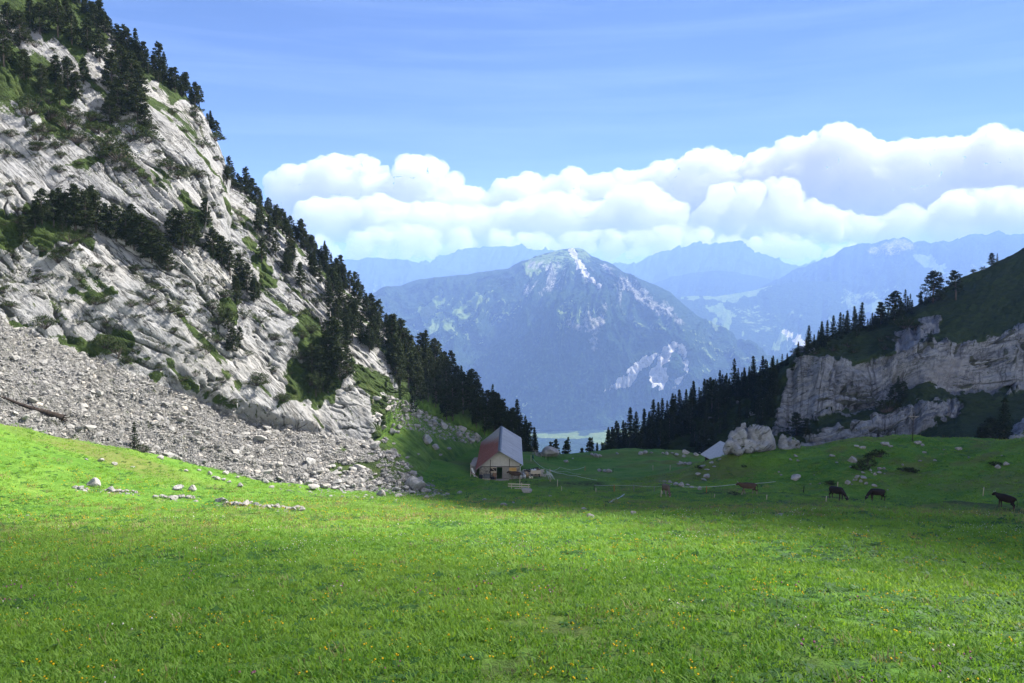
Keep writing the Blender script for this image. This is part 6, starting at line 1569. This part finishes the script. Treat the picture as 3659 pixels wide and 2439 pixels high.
tb = part(t, "tailboard", Acc().box((0, -.08, .92), (1.66, .06, .62)), M_PALEWOOD); link("hinge", Acc().box((-.6, -.125, .68), (.06, .03, .14)).box((.6, -.125, .68), (.06, .03, .14)).mesh("hinge"), M_METAL, tb)
for sx in (-1, 1):
    for yy in (.35, 2.2):
        w_ = part(t, "wheel", Acc().tube([(sx * .62 - .09, yy, .34), (sx * .62 + .09, yy, .34)], .34, 16), M_BLACK); link("hub", Acc().tube([(sx * .62 - .11, yy, .34), (sx * .62 + .11, yy, .34)], .12, 10).mesh("hub"), M_METAL, w_)
part(t, "axle", Acc().box((0, .35, .36), (1.1, .1, .1)).box((0, 2.2, .36), (1.1, .1, .1)).box((0, 1.3, .55), (.3, 2.4, .16)), M_DARKWOOD)
def on_cart(x, y): c = t.location; return (c[0] + x, c[1] + y, c[2] + .77)
simple("canister", "white canister standing in the cart corner", "canister", Acc().box((0, 0, .28), (.24, .2, .56)).tube([(0, 0, .55), (0, 0, .64)], .05, 8), M_WHITE, on_cart(-.58, .2))
simple("sheet", "crumpled white sheet lying in the cart", "sheet", Acc().beam((-.2, 0, .25), (.25, .2, .5), .5, .05).beam((-.1, .1, .2), (.2, .3, .42), .4, .05), M_WHITE, on_cart(-.18, .5), .3)
simple("scrap", "rust brown scrap iron heaped in the cart", "scrap", Acc().box((0, 0, .2), (.5, .5, .38)).beam((-.3, .1, .42), (.4, -.1, .5), .12, .08).beam((-.2, -.2, .4), (.1, .3, .55), .1, .1), M_RUST, on_cart(.42, .5))

# ================================================================== small hut behind the great boulder
hx0, hy0 = 31.68, 130.0
ev_ = np.array([.18, -.98]); pv = np.array([.98, .18])
hz0 = -27.02
hut = thing("hut", "small hut with pale shingle roof half hidden behind the huge boulder", "hut", (hx0, hy0, -29.0))
def hp(s, p_, z): q = ev_ * s + pv * p_; return (q[0], q[1], z - (-29.0))
rs_ = .645
a = Acc()
v = [hp(-.5, -.35, hz0 - .10), hp(5.2, -.35, hz0 - .10), hp(5.2, 3.1, hz0 + rs_ * 3.1), hp(-.5, 3.1, hz0 + rs_ * 3.1), hp(5.2, 6.5, hz0 + rs_ * 3.1 - 2.1), hp(-.5, 6.5, hz0 + rs_ * 3.1 - 2.1)]
lo_ = [(x, y, z - .12) for x, y, z in v]
a.add(v + lo_, [[0, 1, 2, 3], [3, 2, 4, 5], [9, 8, 7, 6], [11, 10, 8, 9], [0, 6, 7, 1], [4, 10, 11, 5], [1, 7, 8, 2], [2, 8, 10, 4], [3, 9, 6, 0], [5, 11, 9, 3]])
part(hut, "roof", a, mat_simple("pale_shingle", (0.36, 0.37, 0.38), (0.50, 0.505, 0.51), 3, 0.85, 0.4, (1, 1, 2)))
a = Acc()
w = [hp(0, .2, -29.5), hp(4.7, .2, -29.5), hp(4.7, 6, -29.5), hp(0, 6, -29.5), hp(0, .2, hz0 + .05), hp(4.7, .2, hz0 + .05), hp(4.7, 6, hz0 - .2), hp(0, 6, hz0 - .2), hp(0, 3.1, hz0 + 1.75), hp(4.7, 3.1, hz0 + 1.75)]
a.add(w, [[0, 1, 5, 4], [1, 2, 6, 9, 5], [2, 3, 7, 6], [3, 0, 4, 8, 7]])
part(hut, "wall", a, M_DARKWOOD)
for (px, py, w_, lab) in [(712, 463, 6, "white edge stone at the corner of the small hut"), (714, 467, 5, "stone below the corner of the small hut"), (707, 470.5, 8, "white flat stone before the small hut"), (703, 467, 9, "dark slab lying before the small hut"), (720, 459.5, 4, "small stone under the eave of the small hut")]:
    o = boulder(px, py, w_, lab, None, .6)
# ================================================================== wayside cross
r = hit(912.6, 441.5, 4)[0]
k = px2m(r, 1.0)
t = thing("cross", "thin tall wooden cross with braced arms on the knoll crest", "cross", r)
hC = 28.5 * k
part(t, "post", Acc().box((0, 0, hC / 2 - .2), (.09, .08, hC + .4)), M_DARKWOOD)
part(t, "crossbar", Acc().box((0, -.01, hC - 3.2 * k), (10.4 * k, .07, .11)), M_DEAD)
part(t, "brace", Acc().beam((-.5, -.012, hC - 3.4 * k), (-.05, -.012, hC - 6.2 * k), .07, .08, (0, -1, 0)).beam((.5, -.012, hC - 3.4 * k), (.05, -.012, hC - 6.2 * k), .07, .08, (0, -1, 0)), M_DEAD)
# ================================================================== fallen trunk on the scree
pa_, pb_ = hit(-14, 398)[0], hit(63, 424)[0]
a = Acc(); vec = pb_ - pa_
pts_ = [np.array(pa_ + vec * f) - np.array(pa_) + np.array([0, 0, .62 + .06 * math.sin(f * 9)]) for f in np.linspace(0, 1, 9)]
a.tube(pts_, [.06, .09, .12, .15, .18, .22, .26, .31, .40], 9)
for i in range(7):
    b0 = pts_[7] * .5 + pts_[8] * .5; th = i * .9
    a.tube([b0, pts_[8] + np.array([.25, .3 * math.cos(th), .3 * math.sin(th)]), pts_[8] + np.array([.5, .62 * math.cos(th), .55 * math.sin(th)])], [.10, .07, .02], 5)
for f in (2, 4, 5): a.tube([pts_[f], pts_[f] + np.array([.1, -.25, .35])], [.05, .015], 4)
o = link("log", a.mesh("log", True), mat_simple("rotten_bark", (0.012, 0.009, 0.007), (0.045, 0.033, 0.027), 5, .95, .8)); o.location = pa_; o['label'] = "dark fallen trunk with torn roots lying across the scree"; o['category'] = "log"
# ================================================================== plank fence before the barn
p0, p1 = hit(508.0, 489.2)[0], hit(530, 489.6)[0]
t = thing("fence", "short pale two rail fence in front of the barn cow", "fence", p0)
d_ = np.array(p1 - p0); 
for f in (.16, .62, .93): part(t, "post", Acc().beam(d_ * f + [0, 0, -.3], d_ * f + [0, .02, .98 if f == .62 else .8], .09, .09, (0, 1, 0)), M_PALEWOOD)
for z in (.75, .42): part(t, "rail", Acc().beam(np.array([0, -.07, z + .04]), d_ + np.array([0, -.07, z]), .05, .13, (0, 0, 1)), M_PALEWOOD)
part(t, "rail", Acc().beam(d_ * .3 + np.array([0, -.06, .14]), d_ * 1.05 + np.array([0, -.1, .10]), .05, .10), M_PALEWOOD)
simple("post", "tall thin post rising behind the barn cow", "post", Acc().tube([(0, 0, -.2), (.01, 0, 1.75)], .05, 6), M_PALEWOOD, hit(519.8, 488)[0])
# ================================================================== fence posts and tape
def post(px, top, base, label, mat, r=.045, group=None):
    h_ = hit(px, base, 2)
    if h_ is None: return None
    L = px2m(h_[0], base - top)
    o = simple("fence_post", label, "fence post", Acc().tube([(0, 0, -.2), (0, 0, L * .6), (.02, 0, L)], [r, r, r * .85], 6), mat, h_[0], 0, True, group)
    o.rotation_euler = (rng.uniform(-.05, .05), rng.uniform(-.06, .06), 0)
    return Vector(h_[0]) + Vector((0, 0, L * .92))
PT = {}
for key, px, tp_, bs, lab, m in [
    ('a', 557.5, 479.3, 486.4, "pale post nearest the bundle of tubes", M_PALEWOOD), ('b', 561.6, 486.4, 490.7, "short pale stake left of the cow track start", M_PALEWOOD), ('c', 594, 484.5, 491.2, "dark post at the start of the cow track", M_DARKWOOD), ('d', 595.9, 488, 492.6, "pale stake touching the dark post by the cow track", M_PALEWOOD),
    ('e', 614.2, 484.5, 491.7, "orange post second along the cow track", M_POST_O), ('f', 633.9, 484.5, 491.2, "thick grey post above the cow track", M_DEAD), ('g', 654.3, 486.4, 491.4, "grey thin post beside the grey grazing cow", M_DEAD), ('h', 661, 490.2, 497, "thin pale stake below the cow track, beside the grazing cow", M_PALEWOOD),
    ('i', 706.5, 486.2, 492.6, "orange post between the grazing and the walking cow", M_POST_O), ('j', 714.4, 494, 497.4, "very short stake in the muddy cow track", M_PALEWOOD), ('k', 585, 466.4, 470.7, "dark orange post in the far meadow beside the cables", M_POST_O), ('l', 601, 467.9, 472.2, "dark post at the near side of the small stone heap", M_DARKWOOD), ('m', 612.9, 467.9, 472.2, "dark post at the far side of the small stone heap", M_DARKWOOD),
    ('n', 653, 465, 470.3, "pale post in the open far meadow, nearer the barn", M_PALEWOOD), ('o', 670, 465, 470.3, "pale post in the open far meadow, nearer the hut", M_PALEWOOD), ('p', 803.4, 485.8, 492.9, "dark post behind the walking cow", M_DARKWOOD), ('q', 766.7, 494.7, 500, "thin leaning stake just below the walking cow", M_PALEWOOD), ('r', 826, 495.8, 501.5, "thin stake beside the front facing cow", M_PALEWOOD), ('s', 983, 487, 496, "pale post next to the dark standing cow", M_PALEWOOD), ('t', 837.3, 481.7, 490, "stake with white cap behind the front facing cow", M_PALEWOOD),
    ('u', 541.3, 453.6, 457.2, "pale post in front of the broad ragged rock", M_PALEWOOD), ('v', 545.8, 455, 459.2, "second pale post in front of the broad ragged rock", M_PALEWOOD), ('w', 548, 456, 461, "dark post in front of the broad ragged rock", M_DARKWOOD), ('x', 535.9, 450.8, 454.4, "pale post beyond the barn eave", M_PALEWOOD),
    ('y', 373, 399.2, 404, "pale post on the grass above the boulder field", M_PALEWOOD), ('z', 381, 396, 403.2, "taller pale post at the edge of the boulder field", M_PALEWOOD), ('A', 390.5, 397, 403.4, "dark post in the upper boulder field", M_DARKWOOD), ('B', 470.6, 437.5, 442.5, "pale post beside the far end of the red roof", M_PALEWOOD), ('C', 462, 433.6, 438.6, "pale post on the grass below the dark wood", M_PALEWOOD)]:
    PT[key] = post(px, tp_, bs, lab, m)
# post with leaning tubes
b0 = hit(550.2, 481.6)[0]; k = px2m(b0, 1)
t = thing("post", "old post with pale plastic tubes leaning on it", "post", b0)
part(t, "stake", Acc().tube([(0, 0, -.2), (-.05, 0, 13 * k)], [.07, .05], 7), M_PALEWOOD, True)
a = Acc()
for i in range(5): a.tube([(-.55 + .16 * i, -.1 - .05 * i, 11.5 * k - .1 * i), (-.2 + .22 * i, -.15, 2.2 * k + .1 * (i % 2))], .05, 6)
part(t, "tubes", a, M_TUBE, True)
bt = Vector(b0) + Vector((-.1, 0, 11.5 * k))
simple("lumber", "few pale laths lying crossed near the post with tubes", "lumber", Acc().beam((-.9, 0, .12), (.6, .2, .14), .12, .06).beam((0, -.5, .2), (.5, .5, .05), .12, .06).beam((-.1, -.4, .05), (.1, .5, .35), .1, .06), M_PALEWOOD, hit(546, 475.5)[0])
b1 = hit(531.8, 461.5)[0]; k1 = px2m(b1, 1)
t = thing("post", "post carrying a green plastic canister beyond the timber stack", "post", b1)
part(t, "stake", Acc().tube([(-.15, 0, -.2), (-.15, 0, 6.5 * k1)], .06, 6), M_PALEWOOD); part(t, "canister", Acc().tube([(.22, 0, 2.6 * k1), (.22, 0, 6.2 * k1), (.22, 0, 6.6 * k1)], [.2, .2, .12], 12), M_GREENP, True)
c1 = Vector(b1) + Vector((.1, 0, 3.5 * k1))
def tape(label, pts, r=.022, cat="fence tape"):
    pts = [np.array(q) for q in pts]; P_ = []
    for a_, c_ in zip(pts[:-1], pts[1:]):
        L = np.linalg.norm(c_ - a_)
        for f in np.linspace(0, 1, 6, endpoint=False): P_.append(a_ + (c_ - a_) * f - np.array([0, 0, .012 * L * 4 * f * (1 - f)]))
    P_.append(pts[-1]); o_ = P_[0]
    simple("fence_tape", label, cat, Acc().tube([q - o_ for q in P_], r, 4), M_TAPE, o_, 0, True)
def above(px, py, h): q = hit(px, py)[0]; return q + Vector((0, 0, h))
tape("white cable sagging between green canister post and the post with tubes", [c1, bt], .02)
tape("white cable running from the post with tubes down over the far meadow", [bt, above(563, 478, .75), above(576, 481.5, .9), above(589, 484, .8), above(597, 486, .9)], .02)
tape("upper white cable running to the far dark orange post", [bt, above(560, 472, .9), above(571, 475, .9), PT['k'] if PT['k'] else above(585, 470, .7)], .014)
tape("middle white cable ending in the far meadow grass", [bt, above(566, 475.5, .8), above(581, 478, .6)], .014)
tape("white electric tape along the cow track between the posts", [PT['c'], PT['e'], PT['f'], PT['g'], above(672, 491.5, .9)], .013)
tape("bright white tape passing behind the walking cow", [above(682, 494.5, .95), PT['i'], above(735, 491.5, .9), above(758, 489.5, .8), above(775.5, 487.5, .75)], .018)
q_ = [hit(x_, y_)[0] + Vector((0, 0, .08)) for x_, y_ in [(610, 503), (614, 500.5), (619, 498.6), (622, 496.6), (624.2, 494.8)]]
simple("hose", "pale hose lying bent on the grass below the cow track", "hose", Acc().tube([np.array(v_) - np.array(q_[0]) for v_ in q_], .07, 6), M_TUBE, q_[0], 0, True)
# ================================================================== juniper bushes on the knoll
for px, py, h_, lab, wd in [(867, 466, 10, "dark juniper bush sprawling among the knoll rocks", 0.95), (873, 460, 9, "upper part of the juniper thicket under the peaked rock", 1.0), (861, 470, 9, "low end of the juniper thicket beside the brownish rock", 1.0), (879, 457, 9, "small juniper reaching down from the knoll crest", 1.0), (905, 471, 5, "dark heather bush below the knoll hollow", 1.6), (912, 472, 5, "second dark heather bush below the knoll hollow", 1.6), (830, 485, 5, "dark weedy tuft behind the front facing cow", 1.7), (734, 495, 4, "low dark weed beside the walking cow's head", 1.6), (699.5, 469, 4, "dark weed before the small hut", 1.3), (743, 467, 2.5, "dark weed tuft on the green knoll face", 1.8), (996, 466, 5, "dark heather beside the weathered rock", 1.8)]:
    plant(K_BUSH, px, py, h_, lab, None, 3, ('meadow',), wide=wd)
# ================================================================== COWS
def mat_cow(name, base, pale):
    b = MB(name); n = b.noise(b.obj(), 2.2, 3, .6)
    c = b.mix(b.rng(n, .3, .7), base, tuple(x * 1.45 for x in base)); c = b.mix(b.attr('pale'), c, pale)
    return b.done(b.bsdf(c, .75, b.bump(b.noise(b.obj(), 14, 3), .2, .02), spec=.2))
M_COWB = mat_cow("brown_hide", (0.05, 0.031, 0.02), (0.30, 0.25, 0.19)); M_COWD = mat_cow("dark_hide", (0.013, 0.009, 0.007), (0.09, 0.065, 0.045)); M_COWG = mat_cow("greybrown_hide", (0.085, 0.062, 0.044), (0.36, 0.31, 0.26))
M_HORN = mat_simple("horn", (.35, .32, .26), (.5, .46, .38), 5, .5, .1); M_HOOF = M_BLACK
def cow(label, loc, rz, head, mat, stride=0.0, turn=0.0, group="brown cows on the pasture"):
    """one skinned body: spine, neck, head, four jointed legs, tail, udder, ears; faces +x"""
    V, E, R = [], [], []
    def v(p, r, par=None):
        V.append(p); R.append(r if isinstance(r, tuple) else (r, r))
        if par is not None: E.append((par, len(V) - 1))
        return len(V) - 1
    pel = v((-.72, 0, 1.06), (.31, .33)); bel = v((-.22, 0, 1.00), (.40, .41), pel); chest = v((.34, 0, .98), (.35, .41), bel); wit = v((.58, 0, 1.08), (.25, .35), chest)
    rump = v((-.98, 0, 1.13), (.17, .19), pel)
    if head == 'graze': n1 = v((.88, .10 * turn, .88), (.15, .22), wit); n2 = v((1.08, .22 * turn, .58), (.12, .15), n1); pole = v((1.18, .32 * turn, .42), (.115, .135), n2); muz = v((1.30, .42 * turn, .14), (.085, .09), pole); dirh = (.35, 0, -.9)
    elif head == 'low': n1 = v((.85, .1 * turn, 1.17), (.17, .27), wit); n2 = v((.98, .22 * turn, 1.26), (.135, .18), n1); pole = v((1.14, .34 * turn, 1.30), (.115, .135), n2); muz = v((1.42, .46 * turn, 1.02), (.075, .085), pole)
    else: n1 = v((.84, .1 * turn, 1.18), (.17, .26), wit); n2 = v((.98, .24 * turn, 1.30), (.14, .18), n1); pole = v((1.08, .36 * turn, 1.36), (.125, .14), n2); muz = v((1.34, .56 * turn, 1.16), (.085, .09), pole)
    for s in (-1, 1):
        st = stride * s
        a1 = v((.48, .17 * s, .82), (.10, .13), chest); a2 = v((.50 + st * .12, .17 * s, .46), .072, a1); a3 = v((.48 + st * .26, .17 * s, .10), .055, a2); v((.51 + st * .28, .17 * s, .0), .052, a3)
        h1 = v((-.74, .19 * s, .82), (.12, .17), pel); h2 = v((-.66 - st * .08, .19 * s, .62), .11, h1); h3 = v((-.90 - st * .16, .19 * s, .44), .07, h2); h4 = v((-.84 - st * .22, .19 * s, .10), .055, h3); v((-.80 - st * .22, .19 * s, .0), .052, h4)
        px_, py_, pz_ = V[pole]; v((px_ - .03, py_ + .21 * s, pz_ + .02), (.03, .055), pole)
    t1 = v((-1.14, 0, 1.02), .03, rump); t2 = v((-1.18, .02, .62), .022, t1); v((-1.17, .03, .36), .045, t2)
    v((-.50, 0, .62), (.13, .11), pel)
    me = bpy.data.meshes.new("cow_body"); me.from_pydata(V, E, []); ob = bpy.data.objects.new("tmp", me); COL.objects.link(ob)
    sk_ = ob.modifiers.new("s", 'SKIN'); sk_.use_smooth_shade = True
    for i, r_ in enumerate(R): me.skin_vertices[0].data[i].radius = r_; me.skin_vertices[0].data[i].use_root = (i == 0)
    ss = ob.modifiers.new("u", 'SUBSURF'); ss.levels = 2; ss.render_levels = 2
    ev = ob.evaluated_get(bpy.context.evaluated_depsgraph_get()); body = bpy.data.meshes.new_from_object(ev); bpy.data.objects.remove(ob)
    body.name = "cow_body"; co = np.array([x.co[:] for x in body.vertices])
    pale = np.maximum(sstep(.52, .22, co[:, 2]) * .8 * (np.abs(co[:, 0]) < 1.15) * (np.abs(co[:, 1]) > .08), sstep(.17, .09, np.linalg.norm(co - np.array(V[muz]), axis=1)))
    pale = np.maximum(pale, .5 * sstep(.80, .68, co[:, 2]) * (np.abs(co[:, 0]) < .6))
    at_ = body.attributes.new('pale', 'FLOAT', 'POINT'); at_.data.foreach_set("value", pale.astype(np.float32))
    for p in body.polygons: p.use_smooth = True
    o = link("cow", body, mat); o.location = Vector(loc) + Vector((0, 0, .07)); o.rotation_euler = (0, 0, rz); o['label'] = label; o['category'] = "cow"; o['group'] = group
    P0 = np.array(V[pole])
    for s in (-1, 1):
        link("horn", Acc().tube([P0 + [0, .07 * s, .09], P0 + [.02, .17 * s, .15], P0 + [.06, .2 * s, .26]], [.026, .02, .006], 6).mesh("horn", True), M_HORN, o)
    if head != 'graze': link("bell", Acc().tube([P0 * [.9, 1, 1] - [.12, 0, .16], P0 * [.9, 1, 1] - [.12, 0, .30]], [.05, .08], 8).mesh("bell", True), M_METAL, o)
    return o
def cow_at(px, py, *a, label, **k):
    return cow(label, hit(px, py)[0], *a, **k)
cow_at(747.5, 494.8, math.pi + .05, 'low', M_COWB, label="brown cow walking with pale legs and white muzzle", stride=.9, turn=-.2)
cow_at(666.3, 496.2, math.radians(-82), 'graze', M_COWG, label="grey brown cow seen head on, grazing on the muddy track", stride=.2)
cow_at(837.2, 500.6, math.radians(-68), 'graze', M_COWD, label="dark cow facing us with its head in the grass", turn=.4)
cow_at(876, 501.3, math.pi + .12, 'graze', M_COWD, label="very dark cow grazing side on in the shade", stride=.3)
cow_at(1005, 509.3, math.pi - 1.0, 'low', M_COWD, label="black cow standing alone at the end of the track, rump turned to us", stride=.2, turn=-.2).scale = (.86, .86, .95)
cl = at_barn(2.55, -1.9); cow("dark brown cow standing between barn front and plank fence", (cl[0], cl[1], cl[2]), math.pi - .25, 'low', M_COWB, .3, .2)
